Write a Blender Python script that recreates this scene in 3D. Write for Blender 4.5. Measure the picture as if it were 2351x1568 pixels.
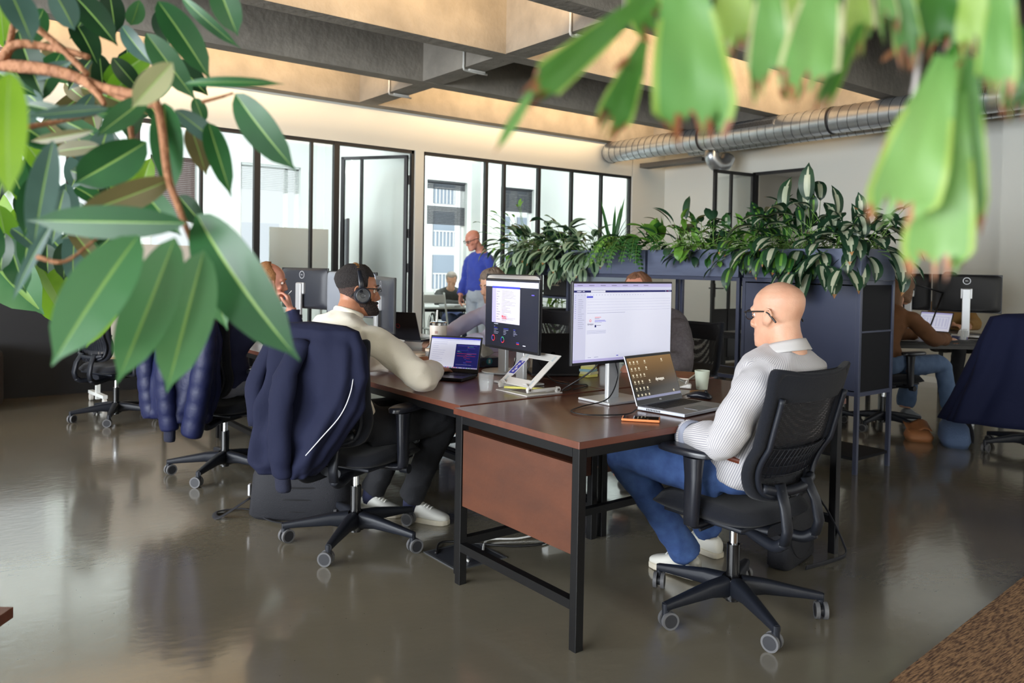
import bpy, bmesh, math, random
from mathutils import Vector, Matrix, noise
from math import sin, cos, pi, radians, sqrt
for o in list(bpy.data.objects): bpy.data.objects.remove(o)
sc = bpy.context.scene
COL = sc.collection
V = Vector
# ---------------- camera (solved from the vanishing points of the room) ----------------
FPX, PITCH, ROLL, YAW, SH, CH = 1825.75, .0237407725, .0177897650, .658789406, -129.5, 1.347
_w = V((sin(YAW)*cos(PITCH), cos(YAW)*cos(PITCH), -sin(PITCH)))
_r = V((cos(YAW), -sin(YAW), 0)); _u = _r.cross(_w)
_R = _r*cos(ROLL)+_u*sin(ROLL); _U = _u*cos(ROLL)-_r*sin(ROLL)
cd = bpy.data.cameras.new('camera'); cam = bpy.data.objects.new('camera', cd); COL.objects.link(cam)
M4 = Matrix((( _R.x,_U.x,-_w.x,0),(_R.y,_U.y,-_w.y,0),(_R.z,_U.z,-_w.z,CH),(0,0,0,1)))
cam.matrix_world = M4
cd.sensor_width = 36; cd.lens = FPX/2351*36; cd.shift_y = SH/2351; cd.clip_start = .05; cd.clip_end = 500
cd.dof.use_dof = True; cd.dof.focus_distance = 3.3; cd.dof.aperture_fstop = 4.2
sc.camera = cam
sc.view_settings.view_transform = 'Standard'; sc.view_settings.look = 'None'
sc.view_settings.gamma = 1; sc.view_settings.exposure = 0.80; sc.view_settings.use_curve_mapping = False
sc.cycles.use_denoising = True; sc.cycles.max_bounces = 7; sc.cycles.diffuse_bounces = 4
sc.cycles.transparent_max_bounces = 14; sc.cycles.caustics_reflective = False; sc.cycles.caustics_refractive = False
sc.cycles.sample_clamp_indirect = 6
def ray(px, py): return _R*((px-1175.5)/FPX) - _U*((py-784-SH)/FPX) + _w
def on(px, py, ax, val):
    d = ray(px, py); o = V((0,0,CH)); return o + d*((val-o[ax])/d[ax])
def at(px, py, dist):  # point at a given depth along the view axis
    return V((0,0,CH)) + ray(px, py)*dist
# ---------------- world, daylight ----------------
W = bpy.data.worlds.new('World'); sc.world = W; W.use_nodes = True
bg = W.node_tree.nodes['Background']; bg.inputs[0].default_value = (.93,.97,1,1); bg.inputs[1].default_value = 0.62
def area(name, loc, rot, sx, sy, power, col=(1,1,1), spread=None):
    l = bpy.data.lights.new(name, 'AREA'); l.shape = 'RECTANGLE'; l.size = sx; l.size_y = sy; l.energy = power; l.color = col
    if spread: l.spread = spread
    o = bpy.data.objects.new(name, l); COL.objects.link(o); o.location = loc; o.rotation_euler = rot; return o
# daylight entering the windows of the left wall, of the wall behind the camera and of the glass offices
area('daylight_left', (-5.9,2.5,1.9), (pi/2,0,-pi/2), 9, 2.3, 800, (.90,.95,1))
area('daylight_back', (1.5,-5.4,2.0), (pi/2,0,pi), 9, 2.2, 900, (1,.95,.88))
area('daylight_north', (6,22,8.4), (pi/2+.0,0,0), 34, 8, 7000, (.95,.98,1))
area('daylight_right', (9.9,-1.2,1.9), (pi/2,0,pi/2), 4.5, 2.0, 12, (1,.95,.88))
OFW = 42
# ---------------- helpers ----------------
def srgb(c):
    return tuple((x/255/12.92 if x/255 <= .04045 else ((x/255+.055)/1.055)**2.4) for x in c)+(1,)
MATS = {}
def mat(name, col, rough=.5, metal=0, spec=None, bump=None, var=None, emit=None, trans=None, coat=0, sheen=0, sss=None, alpha=None):
    """procedural material; col is sRGB 0-255; bump=(scale,strength[,detail]); var=(scale,(r,g,b),amount)"""
    if name in MATS: return MATS[name]
    m = bpy.data.materials.new(name); m.use_nodes = True; nt = m.node_tree; N = nt.nodes; L = nt.links
    b = N['Principled BSDF']; c = srgb(col)
    b.inputs['Base Color'].default_value = c; b.inputs['Roughness'].default_value = rough; b.inputs['Metallic'].default_value = metal
    if spec is not None: b.inputs['Specular IOR Level'].default_value = spec
    if coat: b.inputs['Coat Weight'].default_value = coat; b.inputs['Coat Roughness'].default_value = .12
    if alpha: b.inputs['Alpha'].default_value = alpha
    if sheen: b.inputs['Sheen Weight'].default_value = sheen
    if sss: b.inputs['Subsurface Weight'].default_value = sss; b.inputs['Subsurface Scale'].default_value = .01
    tc = N.new('ShaderNodeTexCoord')
    if var:
        n = N.new('ShaderNodeTexNoise'); n.inputs['Scale'].default_value = var[0]; n.inputs['Detail'].default_value = 6
        r = N.new('ShaderNodeValToRGB'); r.color_ramp.elements[0].position = .5-var[2]/2; r.color_ramp.elements[1].position = .5+var[2]/2
        r.color_ramp.elements[0].color = c; r.color_ramp.elements[1].color = srgb(var[1])
        if len(var) > 3:
            mp = N.new('ShaderNodeMapping'); mp.inputs['Scale'].default_value = var[3]; L.new(tc.outputs['Object'], mp.inputs[0]); L.new(mp.outputs[0], n.inputs[0])
        else: L.new(tc.outputs['Object'], n.inputs[0])
        L.new(n.outputs[0], r.inputs[0]); L.new(r.outputs[0], b.inputs['Base Color'])
    if bump:
        n = N.new('ShaderNodeTexNoise'); n.inputs['Scale'].default_value = bump[0]; n.inputs['Detail'].default_value = bump[2] if len(bump) > 2 else 3
        bp = N.new('ShaderNodeBump'); bp.inputs['Strength'].default_value = bump[1]; bp.inputs['Distance'].default_value = .01
        if len(bump) > 3:
            mp = N.new('ShaderNodeMapping'); mp.inputs['Scale'].default_value = bump[3]; L.new(tc.outputs['Object'], mp.inputs[0]); L.new(mp.outputs[0], n.inputs[0])
        else: L.new(tc.outputs['Object'], n.inputs[0])
        L.new(n.outputs[0], bp.inputs['Height']); L.new(bp.outputs[0], b.inputs['Normal'])
    if emit: b.inputs['Emission Color'].default_value = c; b.inputs['Emission Strength'].default_value = emit
    if trans: b.inputs['Transmission Weight'].default_value = trans; b.inputs['IOR'].default_value = 1.4
    MATS[name] = m; return m
def glass_mat(name, tint=(246,251,250), refl=.10):
    if name in MATS: return MATS[name]
    m = bpy.data.materials.new(name); m.use_nodes = True; nt = m.node_tree; N = nt.nodes; L = nt.links
    for n in list(N): N.remove(n)
    o = N.new('ShaderNodeOutputMaterial'); t = N.new('ShaderNodeBsdfTransparent'); t.inputs[0].default_value = srgb(tint)
    g = N.new('ShaderNodeBsdfGlossy'); g.inputs['Roughness'].default_value = .02; mx = N.new('ShaderNodeMixShader')
    lw = N.new('ShaderNodeLayerWeight'); lw.inputs[0].default_value = .25
    mm = N.new('ShaderNodeMath'); mm.operation = 'MULTIPLY_ADD'; mm.inputs[1].default_value = .5; mm.inputs[2].default_value = .0
    L.new(lw.outputs['Fresnel'], mm.inputs[0]); L.new(mm.outputs[0], mx.inputs[0]); L.new(t.outputs[0], mx.inputs[1]); L.new(g.outputs[0], mx.inputs[2]); L.new(mx.outputs[0], o.inputs[0])
    MATS[name] = m; return m
class MB:
    """collects geometry, then links it as ONE mesh object"""
    def __init__(s): s.v = []; s.f = []; s.m = []; s.cur = 0; s.X = None
    def add(s, vs, fs):
        o = len(s.v)
        s.v += [tuple(s.X @ V(v)) if s.X else tuple(v) for v in vs]
        s.f += [tuple(i+o for i in f) for f in fs]; s.m += [s.cur]*len(fs); return s
    def box(s, c, d, R=None, bv=0):
        if bv:
            bm = bmesh.new(); bmesh.ops.create_cube(bm, size=1)
            for v in bm.verts: v.co = V((v.co.x*d[0], v.co.y*d[1], v.co.z*d[2]))
            bmesh.ops.bevel(bm, geom=bm.edges[:], offset=bv, segments=3 if bv > .004 else 2, affect='EDGES', profile=.5)
            vs = [v.co.copy() for v in bm.verts]; fs = [[v.index for v in f.verts] for f in bm.faces]; bm.free()
        else:
            vs = [V((x*d[0]/2, y*d[1]/2, z*d[2]/2)) for x in (-1,1) for y in (-1,1) for z in (-1,1)]
            fs = [(0,1,3,2),(4,6,7,5),(0,4,5,1),(2,3,7,6),(0,2,6,4),(1,5,7,3)]
        c = V(c)
        return s.add([(R @ v if R else v)+c for v in vs], fs)
    def bb(s, x0, x1, y0, y1, z0, z1, bv=0): return s.box(((x0+x1)/2,(y0+y1)/2,(z0+z1)/2),(abs(x1-x0),abs(y1-y0),abs(z1-z0)),bv=bv)
    def tube(s, pts, rad, n=10, cap=True, flat=1, up=None, ell=None):
        pts = [V(p) for p in pts]; k = len(pts)
        if not hasattr(rad, '__len__'): rad = [rad]*k
        rad = list(rad)+[rad[-1]]*k
        vs = []; fs = []; prev = None
        for i, p in enumerate(pts):
            t = (pts[min(i+1,k-1)]-pts[max(i-1,0)]).normalized()
            if prev is None:
                a = V(up) if up else (V((0,0,1)) if abs(t.z) < .9 else V((1,0,0)))
                a = (a - t*a.dot(t)).normalized()
            else:
                a = prev - t*prev.dot(t); a = a.normalized() if a.length > 1e-6 else t.orthogonal().normalized()
            prev = a; b = t.cross(a)
            for j in range(n):
                q = 2*pi*j/n; vs.append(p + a*(cos(q)*rad[i]*flat) + b*(sin(q)*rad[i]))
        for i in range(k-1):
            for j in range(n):
                fs.append((i*n+j, i*n+(j+1)%n, (i+1)*n+(j+1)%n, (i+1)*n+j))
        if cap: fs += [tuple(range(n))[::-1], tuple((k-1)*n+j for j in range(n))]
        return s.add(vs, fs)
    def cyl(s, p0, p1, r, n=20): return s.tube([p0,p1], r, n)
    def loft(s, secs, n=24, pw=2.0, cap=True):
        """secs: (centre, ax, ay) half-axis vectors; closed rings"""
        vs = []; fs = []
        for sec in secs:
            c, ax, ay = V(sec[0]), V(sec[1]), V(sec[2]); q = sec[3] if len(sec) > 3 else pw
            for j in range(n):
                t = 2*pi*j/n; cx, sx = cos(t), sin(t)
                vs.append(c + ax*(math.copysign(abs(cx)**(2/q), cx)) + ay*(math.copysign(abs(sx)**(2/q), sx)))
        k = len(secs)
        for i in range(k-1):
            for j in range(n): fs.append((i*n+j, i*n+(j+1)%n, (i+1)*n+(j+1)%n, (i+1)*n+j))
        if cap: fs += [tuple(range(n))[::-1], tuple((k-1)*n+j for j in range(n))]
        return s.add(vs, fs)
    def lathe(s, prof, c=(0,0,0), n=28, R=None):
        vs = []; fs = []; k = len(prof); c = V(c)
        for r, z in prof:
            for j in range(n):
                v = V((r*cos(2*pi*j/n), r*sin(2*pi*j/n), z)); vs.append((R @ v if R else v)+c)
        for i in range(k-1):
            for j in range(n): fs.append((i*n+j, i*n+(j+1)%n, (i+1)*n+(j+1)%n, (i+1)*n+j))
        if min(p[0] for p in prof) > .6*max(p[0] for p in prof): fs += [((k-1)*n+j, (k-1)*n+(j+1)%n, (j+1)%n, j) for j in range(n)]
        else: fs += [tuple(range(n))[::-1], tuple((k-1)*n+j for j in range(n))]
        return s.add(vs, fs)
    def grid(s, fn, nu, nv, close=False):
        vs = [fn(i/nu, j/nv) for i in range(nu+(0 if close else 1)) for j in range(nv+1)]; m = nv+1; fs = []
        K = nu if close else nu+1
        for i in range(nu):
            for j in range(nv): a = i*m+j; b = ((i+1) % K)*m+j; fs.append((a, b, b+1, a+1))
        return s.add(vs, fs)
    def prism(s, poly, h, X=None):
        """poly in xy, extruded 0..h in z, placed by matrix X"""
        n = len(poly); vs = [V((p[0],p[1],0)) for p in poly]+[V((p[0],p[1],h)) for p in poly]
        if X: vs = [X @ v for v in vs]
        fs = [tuple(range(n))[::-1], tuple(range(n,2*n))]+[(i,(i+1)%n,n+(i+1)%n,n+i) for i in range(n)]
        return s.add(vs, fs)
    def quad(s, a, b, c, d): return s.add([a,b,c,d], [(0,1,2,3)])
    def build(s, name, m, parent=None, smooth=False, loc=None, solid=0, sub=0, bev=0, norm=True, ang=None):
        me = bpy.data.meshes.new(name); me.from_pydata(s.v, [], s.f)
        ms = m if isinstance(m, (list,tuple)) else [m]
        for q in ms: me.materials.append(q)
        if len(ms) > 1: me.polygons.foreach_set('material_index', s.m)
        me.update()
        if norm:
            bm = bmesh.new(); bm.from_mesh(me); bmesh.ops.recalc_face_normals(bm, faces=bm.faces[:]); bm.to_mesh(me); bm.free()
        if smooth: me.polygons.foreach_set('use_smooth', [True]*len(me.polygons))
        if smooth and ang is not None:
            me.set_sharp_from_angle(angle=radians(ang))
        o = bpy.data.objects.new(name, me); COL.objects.link(o)
        if parent: o.parent = parent
        if loc: o.location = loc
        if solid: q = o.modifiers.new('solid','SOLIDIFY'); q.thickness = solid; q.offset = 0
        if bev: q = o.modifiers.new('bevel','BEVEL'); q.width = bev; q.segments = 2; q.limit_method = 'ANGLE'
        if sub: q = o.modifiers.new('sub','SUBSURF'); q.levels = sub; q.render_levels = sub
        return o
def crv(pts, n=8):
    """Catmull-Rom through pts"""
    P = [V(p) for p in pts]; P = [P[0]*2-P[1]]+P+[P[-1]*2-P[-2]]; out = []
    for i in range(1, len(P)-2):
        a, b, c, d = P[i-1], P[i], P[i+1], P[i+2]
        for k in range(n):
            t = k/n; out.append(.5*((2*b)+(c-a)*t+(2*a-5*b+4*c-d)*t*t+(3*b-a-3*c+d)*t**3))
    out.append(P[-2]); return out
def tag(o, label, cat, group=None, kind=None):
    o['label'] = label; o['category'] = cat
    if group: o['group'] = group
    if kind: o['kind'] = kind
    return o
def thing(name, label, cat, loc=(0,0,0), rz=0, group=None):
    o = bpy.data.objects.new(name, None); COL.objects.link(o); o.location = loc; o.rotation_euler = (0,0,rz); o.empty_display_size = .1
    return tag(o, label, cat, group)
def struct(name, mb, m, **k):
    o = mb.build(name, m, **k); o['kind'] = 'structure'; return o
def dup(root, loc, rz=0, label=None, group=None, skip=()):
    def rec(o, par):
        c = o.copy(); COL.objects.link(c)
        if par: c.parent = par
        for ch in o.children:
            if ch.name.split('.')[0] not in skip: rec(ch, c)
        return c
    r = rec(root, None); r.location = loc; r.rotation_euler = (0,0,rz)
    if label: r['label'] = label
    if group: r['group'] = group
    return r
def text(name, s, size, m, parent=None, X=None, bold=0, align='CENTER'):
    c = bpy.data.curves.new(name, 'FONT'); c.body = s; c.size = size; c.align_x = align; c.align_y = 'CENTER'; c.offset = bold; c.extrude = .0002
    o = bpy.data.objects.new(name, c); COL.objects.link(o); bpy.context.view_layer.update()
    me = bpy.data.meshes.new_from_object(o.evaluated_get(bpy.context.evaluated_depsgraph_get())); bpy.data.objects.remove(o); me.materials.clear(); me.materials.append(m)
    o = bpy.data.objects.new(name, me); COL.objects.link(o)
    if parent: o.parent = parent
    if X: o.matrix_local = X
    return o
def frame(o, x, y, z=None):
    """matrix with origin o, x axis x, y axis y"""
    x = V(x).normalized(); z_ = x.cross(V(y)).normalized(); y = z_.cross(x)
    return Matrix(((x.x,y.x,z_.x,o[0]),(x.y,y.y,z_.y,o[1]),(x.z,y.z,z_.z,o[2]),(0,0,0,1)))
RZ = lambda a: Matrix.Rotation(a, 3, 'Z'); RX = lambda a: Matrix.Rotation(a, 3, 'X'); RY = lambda a: Matrix.Rotation(a, 3, 'Y')
# ---------------- materials of the room ----------------
def floor_mat():
    m = bpy.data.materials.new('poured_floor'); m.use_nodes = True; N = m.node_tree.nodes; L = m.node_tree.links; b = N['Principled BSDF']
    tc = N.new('ShaderNodeTexCoord'); n = N.new('ShaderNodeTexNoise'); n.inputs['Scale'].default_value = .8; n.inputs['Detail'].default_value = 7
    L.new(tc.outputs['Object'], n.inputs[0]); r = N.new('ShaderNodeValToRGB')
    r.color_ramp.elements[0].position = .35; r.color_ramp.elements[1].position = .68
    r.color_ramp.elements[0].color = srgb((112,107,94)); r.color_ramp.elements[1].color = srgb((132,124,106))
    L.new(n.outputs[0], r.inputs[0])
    # dark specks
    s = N.new('ShaderNodeTexVoronoi'); s.inputs['Scale'].default_value = 34; L.new(tc.outputs['Object'], s.inputs[0])
    lt = N.new('ShaderNodeMath'); lt.operation = 'LESS_THAN'; lt.inputs[1].default_value = .055; L.new(s.outputs['Distance'], lt.inputs[0])
    n3 = N.new('ShaderNodeTexNoise'); n3.inputs['Scale'].default_value = 9; L.new(tc.outputs['Object'], n3.inputs[0])
    g3 = N.new('ShaderNodeMath'); g3.operation = 'GREATER_THAN'; g3.inputs[1].default_value = .53; L.new(n3.outputs[0], g3.inputs[0])
    mu = N.new('ShaderNodeMath'); mu.operation = 'MULTIPLY'; L.new(lt.outputs[0], mu.inputs[0]); L.new(g3.outputs[0], mu.inputs[1])
    mx = N.new('ShaderNodeMix'); mx.data_type = 'RGBA'; L.new(mu.outputs[0], mx.inputs[0]); L.new(r.outputs[0], mx.inputs[6]); mx.inputs[7].default_value = srgb((58,54,50))
    L.new(mx.outputs[2], b.inputs['Base Color'])
    n2 = N.new('ShaderNodeTexNoise'); n2.inputs['Scale'].default_value = 2.2; n2.inputs['Detail'].default_value = 4; L.new(tc.outputs['Object'], n2.inputs[0])
    mr = N.new('ShaderNodeMapRange'); mr.inputs[3].default_value = .10; mr.inputs[4].default_value = .24; L.new(n2.outputs[0], mr.inputs[0]); L.new(mr.outputs[0], b.inputs['Roughness'])
    mp = N.new('ShaderNodeMapping'); mp.inputs['Scale'].default_value = (14,26,1); mp.inputs['Rotation'].default_value = (0,0,.6); L.new(tc.outputs['Object'], mp.inputs[0])
    n4 = N.new('ShaderNodeTexNoise'); n4.inputs['Scale'].default_value = 1; n4.inputs['Detail'].default_value = 3; L.new(mp.outputs[0], n4.inputs[0])
    bp = N.new('ShaderNodeBump'); bp.inputs['Strength'].default_value = .06; bp.inputs['Distance'].default_value = .02; L.new(n4.outputs[0], bp.inputs['Height']); L.new(bp.outputs[0], b.inputs['Normal'])
    b.inputs['Specular IOR Level'].default_value = .8; b.inputs['Coat Weight'].default_value = .7; b.inputs['Coat Roughness'].default_value = .10
    return m
M_floor = floor_mat()
M_wall = mat('wall_paint', (209,210,203), .7, bump=(60,.05))
M_conc = mat('raw_concrete', (118,113,105), .9, var=(3.5,(148,142,132),.6), bump=(14,.9,8))
M_slab = mat('wood_wool_slab', (48,42,38), .95, bump=(70,1.0,4), var=(60,(98,84,66),.35))
M_steel = mat('black_steel_frame', (17,18,22), .45)
M_glass = glass_mat('office_glass')
M_white = mat('white_paint', (226,229,226), .6)
# ---------------- the room ----------------
YW, XW, ZW = 9.0, 10.16, 3.30
struct('floor', MB().bb(-6,10.3,-5.6,12.5,-.1,0), M_floor)
struct('ceiling', MB().bb(-6,10.3,-5.6,9.12,4.12,4.3), M_slab)
for k in range(-6, 4):
    y = 5.89+1.467*k - (.007 if k else 0)
    if y > 9 or y < -5.4: continue
    w = .17 if k < 2 else .19
    struct('beam_lengthwise', MB().bb(-6,9.9,y,min(y+w+.02,9.0),ZW,4.12), M_conc)
for i, x in enumerate((-4.9,-.25,4.44,9.66)):
    struct('beam_crosswise', MB().bb(x,x+.25,-5.6,9.0,ZW+.003,4.12), M_conc)
# north wall with two glazed openings
w = MB()
for a in ((-6,-2.4,0,ZW),(-2.4,9.374,2.83,ZW),(5.345,5.47,0,2.83),(9.39,XW+.12,0,4.12)): w.bb(a[0],a[1],YW,YW+.14,a[2],a[3])
w.bb(-6,9.39,YW,YW+.14,ZW,4.12)
struct('wall_north', w, M_wall)
# right wall with doorway
w = MB(); w.bb(XW,XW+.14,7.243,YW+.14,0,4.12); w.bb(XW,XW+.14,6.33,7.243,2.81,4.12); w.bb(XW,XW+.14,1.2,6.33,0,4.12); w.bb(XW,XW+.14,-5.6,-3.6,0,4.12); w.bb(XW,XW+.14,-3.6,1.2,3,4.12); w.bb(XW,XW+.14,-3.6,1.2,0,.7)
struct('wall_east', w, M_wall)
struct('column', MB().bb(XW-.22,XW,3.25,3.78,0,4.12), M_wall)
struct('baseboard_east', MB().bb(XW-.015,XW,3.78,6.3,0,.07), M_white)
# left and rear walls carry the windows that light the room
w = MB(); w.bb(-6.14,-6,-5.6,YW,0,.7); w.bb(-6.14,-6,-5.6,YW,3.1,4.12)
for a in (-5.6,-2.1,1.6,5.2,8.4): w.bb(-6.14,-6,a,a+.45,.7,3.1)
struct('wall_west', w, M_wall)
w = MB(); w.bb(-6,XW,-5.74,-5.6,0,.8); w.bb(-6,XW,-5.74,-5.6,3.1,4.12)
for a in (-6,-3.2,-.2,2.8,5.8,9.2): w.bb(a,a+.5,-5.74,-5.6,.8,3.1)
struct('wall_south', w, M_wall)
# glazed partitions
fx = dict(left=[-2.4,-1.2,-.3,.6,1.356,1.986,2.651,3.27,3.93], right=[6.504,6.824,7.458,8.11,8.732])
f = MB(); g = MB()
def fr(mb, x0, x1, z0, z1, y=YW+.05, d=.05): mb.bb(x0,x1,y-d/2,y+d/2,z0,z1)
fr(f,-2.4,5.33,2.79,2.83); fr(f,5.30,5.34,0,2.83); fr(f,-2.4,5.33,0,.04)
for x in fx['left']:
    ww = .07 if x in (3.27,1.986) else .03
    fr(f,x-ww/2,x+ww/2,0,2.82, d=.055)
fr(f,4.215,4.285,0,2.82,d=.06)
struct('window_1', f, M_steel)
f2 = MB(); fr(f2,5.475,9.385,2.79,2.83); fr(f2,5.475,5.505,0,2.83); fr(f2,9.35,9.385,0,2.83); fr(f2,5.475,9.385,0,.04)
for x in fx['right']: fr(f2,x-.02,x+.02 if x not in (6.504,7.458) else x+.03,0,2.82, d=.055)
struct('window_2', f2, M_steel)
g.quad((-2.4,YW+.05,.02),(4.25,YW+.05,.02),(4.25,YW+.05,2.8),(-2.4,YW+.05,2.8)); struct('window_pane_1', g, M_glass, norm=False)
g = MB(); g.quad((5.5,YW+.05,.02),(9.37,YW+.05,.02),(9.37,YW+.05,2.8),(5.5,YW+.05,2.8)); struct('window_pane_2', g, M_glass, norm=False)
# black low panel of the partition
struct('trim_1', MB().bb(-2.4,3.25,YW-.10,YW+.02,0,1.02), mat('black_panel',(30,30,33),.6))
# open door leaf, hinged at the right jamb and swung into the office
hx, hy = 5.27, YW+.07
tipv = on(808,360,2,2.77); dirv = (V((tipv.x,tipv.y,0))-V((hx,hy,0))).normalized()
ang = math.atan2(dirv.y, dirv.x)
dl = MB(); Rl = .98
dd = MB()
for a,b,z0,z1 in ((0,.045,.02,2.77),(Rl-.045,Rl,.02,2.77),(0,Rl,2.73,2.77),(0,Rl,.02,.07),(.66,.69,.02,2.77)): dd.bb(a,b,-.02,.02,z0,z1)
do = dd.build('door_1', M_steel, loc=(hx,hy,0)); do.rotation_euler = (0,0,ang); do['kind'] = 'structure'
g = MB(); g.quad((.03,0,.05),(Rl-.03,0,.05),(Rl-.03,0,2.75),(.03,0,2.75)); g.build('door_pane', M_glass, parent=do, norm=False)
hg = MB()
for z in (.4,1.3,1.75,2.45): hg.cyl((-.01,-.03,z-.06),(-.01,-.03,z+.06),.014)
hg.build('hinge', M_steel, parent=do)
# ---------------- glass offices behind ----------------
YB = 12.3
def wx(px, y=YB): return on(px,500,1,y).x
def wz(px, py, y=YB): return on(px,py,1,y).z
wins = [(wx(-330),wx(-120),2.75,.9),(wx(-60),wx(120),2.75,.9),(wx(170),wx(305),2.75,.9),(wx(345),wx(452),wz(430,362),.9),(wx(552),wx(690),wz(620,378),.9),(wx(980),wx(1072),wz(1020,415),.85),(wx(1149),wx(1226),wz(1190,432),.85)]
w = MB(); xs = [-6]; 
for a in wins: xs += [a[0], a[1]]
xs.append(XW+.14)
for i in range(0, len(xs), 2): w.bb(xs[i], xs[i+1], YB, YB+.2, 0, 4.12)
for a in wins: w.bb(a[0],a[1],YB,YB+.2,a[2],4.12); w.bb(a[0],a[1],YB,YB+.2,0,a[3])
w.bb(-6,-2.6,YB,YB+.2,0,4)
struct('wall_back_offices', w, M_white)
struct('ceiling_offices', MB().bb(-6,10.3,9.14,12.5,3.62,3.75), M_white)
struct('wall_office_divider', MB().bb(5.42,5.54,9.15,YB,0,3.62), M_white)
struct('wall_office_end', MB().bb(XW,XW+.14,9.1,12.5,0,3.62), M_white)
struct('wall_office_west', MB().bb(-6.14,-6,9.0,12.5,0,3.62), M_white)
px0 = wx(748)
struct('column_office', MB().bb(wx(706),wx(745),YB-.35,YB,0,3.62), M_white)
struct('column_office', MB().bb(wx(1082),wx(1105),YB-.3,YB,0,3.62), M_white)
M_bw = mat('white_window_frame',(235,236,234),.5)
M_bk = mat('black_blind',(38,40,46),.5); M_wb = mat('white_blind',(205,208,208),.5)
for i, a in enumerate(wins):
    f = MB(); t = .05
    f.bb(a[0],a[0]+t,YB+.1,YB+.16,a[3],a[2]); f.bb(a[1]-t,a[1],YB+.1,YB+.16,a[3],a[2]); f.bb(a[0],a[1],YB+.1,YB+.16,a[3],a[3]+t); f.bb(a[0],a[1],YB+.1,YB+.16,a[2]-t,a[2])
    if i == 4: m = (a[0]+a[1])/2+.28; f.bb(m-.03,m+.03,YB+.1,YB+.16,a[3],a[2])
    struct('window_%d' % (i+3), f, M_bw)
    bl = MB(); x0, x1, zt = a[0]+.02, a[1]-.02, a[2]
    drop = (.25,.25,.25,.95,.40,.80,.45)[i]; nn = int(drop/.028)
    for k in range(nn):
        tilt = .5 if i != 5 else (1.25 if k > 15 or k < 5 else .15)
        bl.box(((x0+x1)/2,YB+.05,zt-.03-k*.028),(x1-x0,.026,.0015),RX(tilt+ (.9 if i in (3,6) else 0)))
    bl.bb(x0,x1,YB+.03,YB+.07,zt-.03,zt)
    for s_ in (.2,.8): bl.cyl((x0+(x1-x0)*s_,YB+.03,zt),(x0+(x1-x0)*s_,YB+.03,zt-drop),.002,5)
    nm = ['white blind rolled up at the far left office window','white blind rolled up at the second office window from the left, behind the ficus','white blind rolled up at the third office window, behind the ficus branch','brown slatted blind of the leftmost office window','white venetian blind drawn up at the wide office window','half lowered black venetian blind behind the standing person','short black venetian blind on the office window behind the trailing plants'][i]
    tag(bl.build('window_blind', M_wb if i in (0,1,2,4) else (mat('brown_blind',(72,52,46),.6) if i == 3 else M_bk)), nm, 'window blind')
for i, x in enumerate((-4.2,-1.6,1.0,3.4,6.6,8.9)):  # added lamps, hidden above the openings, to brighten the office interiors
    t = thing('office_fill_lamp', 'added fill lamp hidden above the office glazing, %s' % ('far left','second from the left','third from the left','next to the open glass door','over the wheelchair','far right')[i], 'lamp', (x,9.42,3.30))
    MB().box((0,0,0),(1.8,.12,.05),bv=.008).build('housing', mat('lamp_body', (225,222,215), .4), t); MB().box((0,.0,.14),(.02,.02,.30)).build('rod', M_white, t)
    MB().box((0,.0605,0),(1.7,.002,.04)).build('diffuser', mat('fill_lamp_cool',(236,244,255),.4,emit=3), t)
    l = bpy.data.lights.new('office_fill_lamp','AREA'); l.shape='RECTANGLE'; l.size=1.7; l.size_y=.12; l.energy=OFW; l.color=(.93,.98,1)
    o = bpy.data.objects.new('office_fill_light', l); COL.objects.link(o); o.parent = t; o.location = (0,.075,0); o.rotation_euler = (radians(84),0,0)
# pale houses across the street and the city beyond
bw = mat('pale_render',(216,218,216),.9); bd = mat('pale_glazing',(140,152,164),.5)
def house(label, x0, x1, y, z0, z1, cols, rows, m=bw, ww=1.5, wh=2.0):
    t = thing('building', label, 'building', (x0, y, z0))
    MB().bb(0,x1-x0,0,6,0,z1-z0).build('wall', m, t)
    for r in range(rows):
        for c in range(cols):
            cx = (x1-x0)*(c+.5)/cols; cz = (z1-z0)*(r+.55)/rows
            q = MB(); q.bb(cx-ww/2,cx+ww/2,-.06,-.02,cz-wh/2,cz+wh/2); q.bb(cx-ww/2,cx-ww/2+.1,-.1,-.02,cz-wh/2,cz+wh/2); q.build('window', bd, t)
            q = MB(); 
            for j in range(6): q.bb(cx-ww/2+.1+j*ww/6,cx-ww/2+.16+j*ww/6,-.14,-.1,cz-wh/2,cz-wh/2+.9)
            q.bb(cx-ww/2,cx+ww/2,-.16,-.1,cz-wh/2+.85,cz-wh/2+.92); q.build('railing', bw, t)
hy_ = 40
house('pale apartment block with balcony windows seen through the office behind the standing person', on(983,560,1,hy_).x, on(1060,560,1,hy_).x+6, hy_, -8, on(1000,480,1,hy_).z+5, 4, 7)
house('far pale roofs low in the wide office window', on(540,600,1,90).x, on(640,600,1,90).x, 90, -10, on(600,512,1,90).z, 5, 0, mat('far_roof',(222,226,230),.9))
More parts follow.
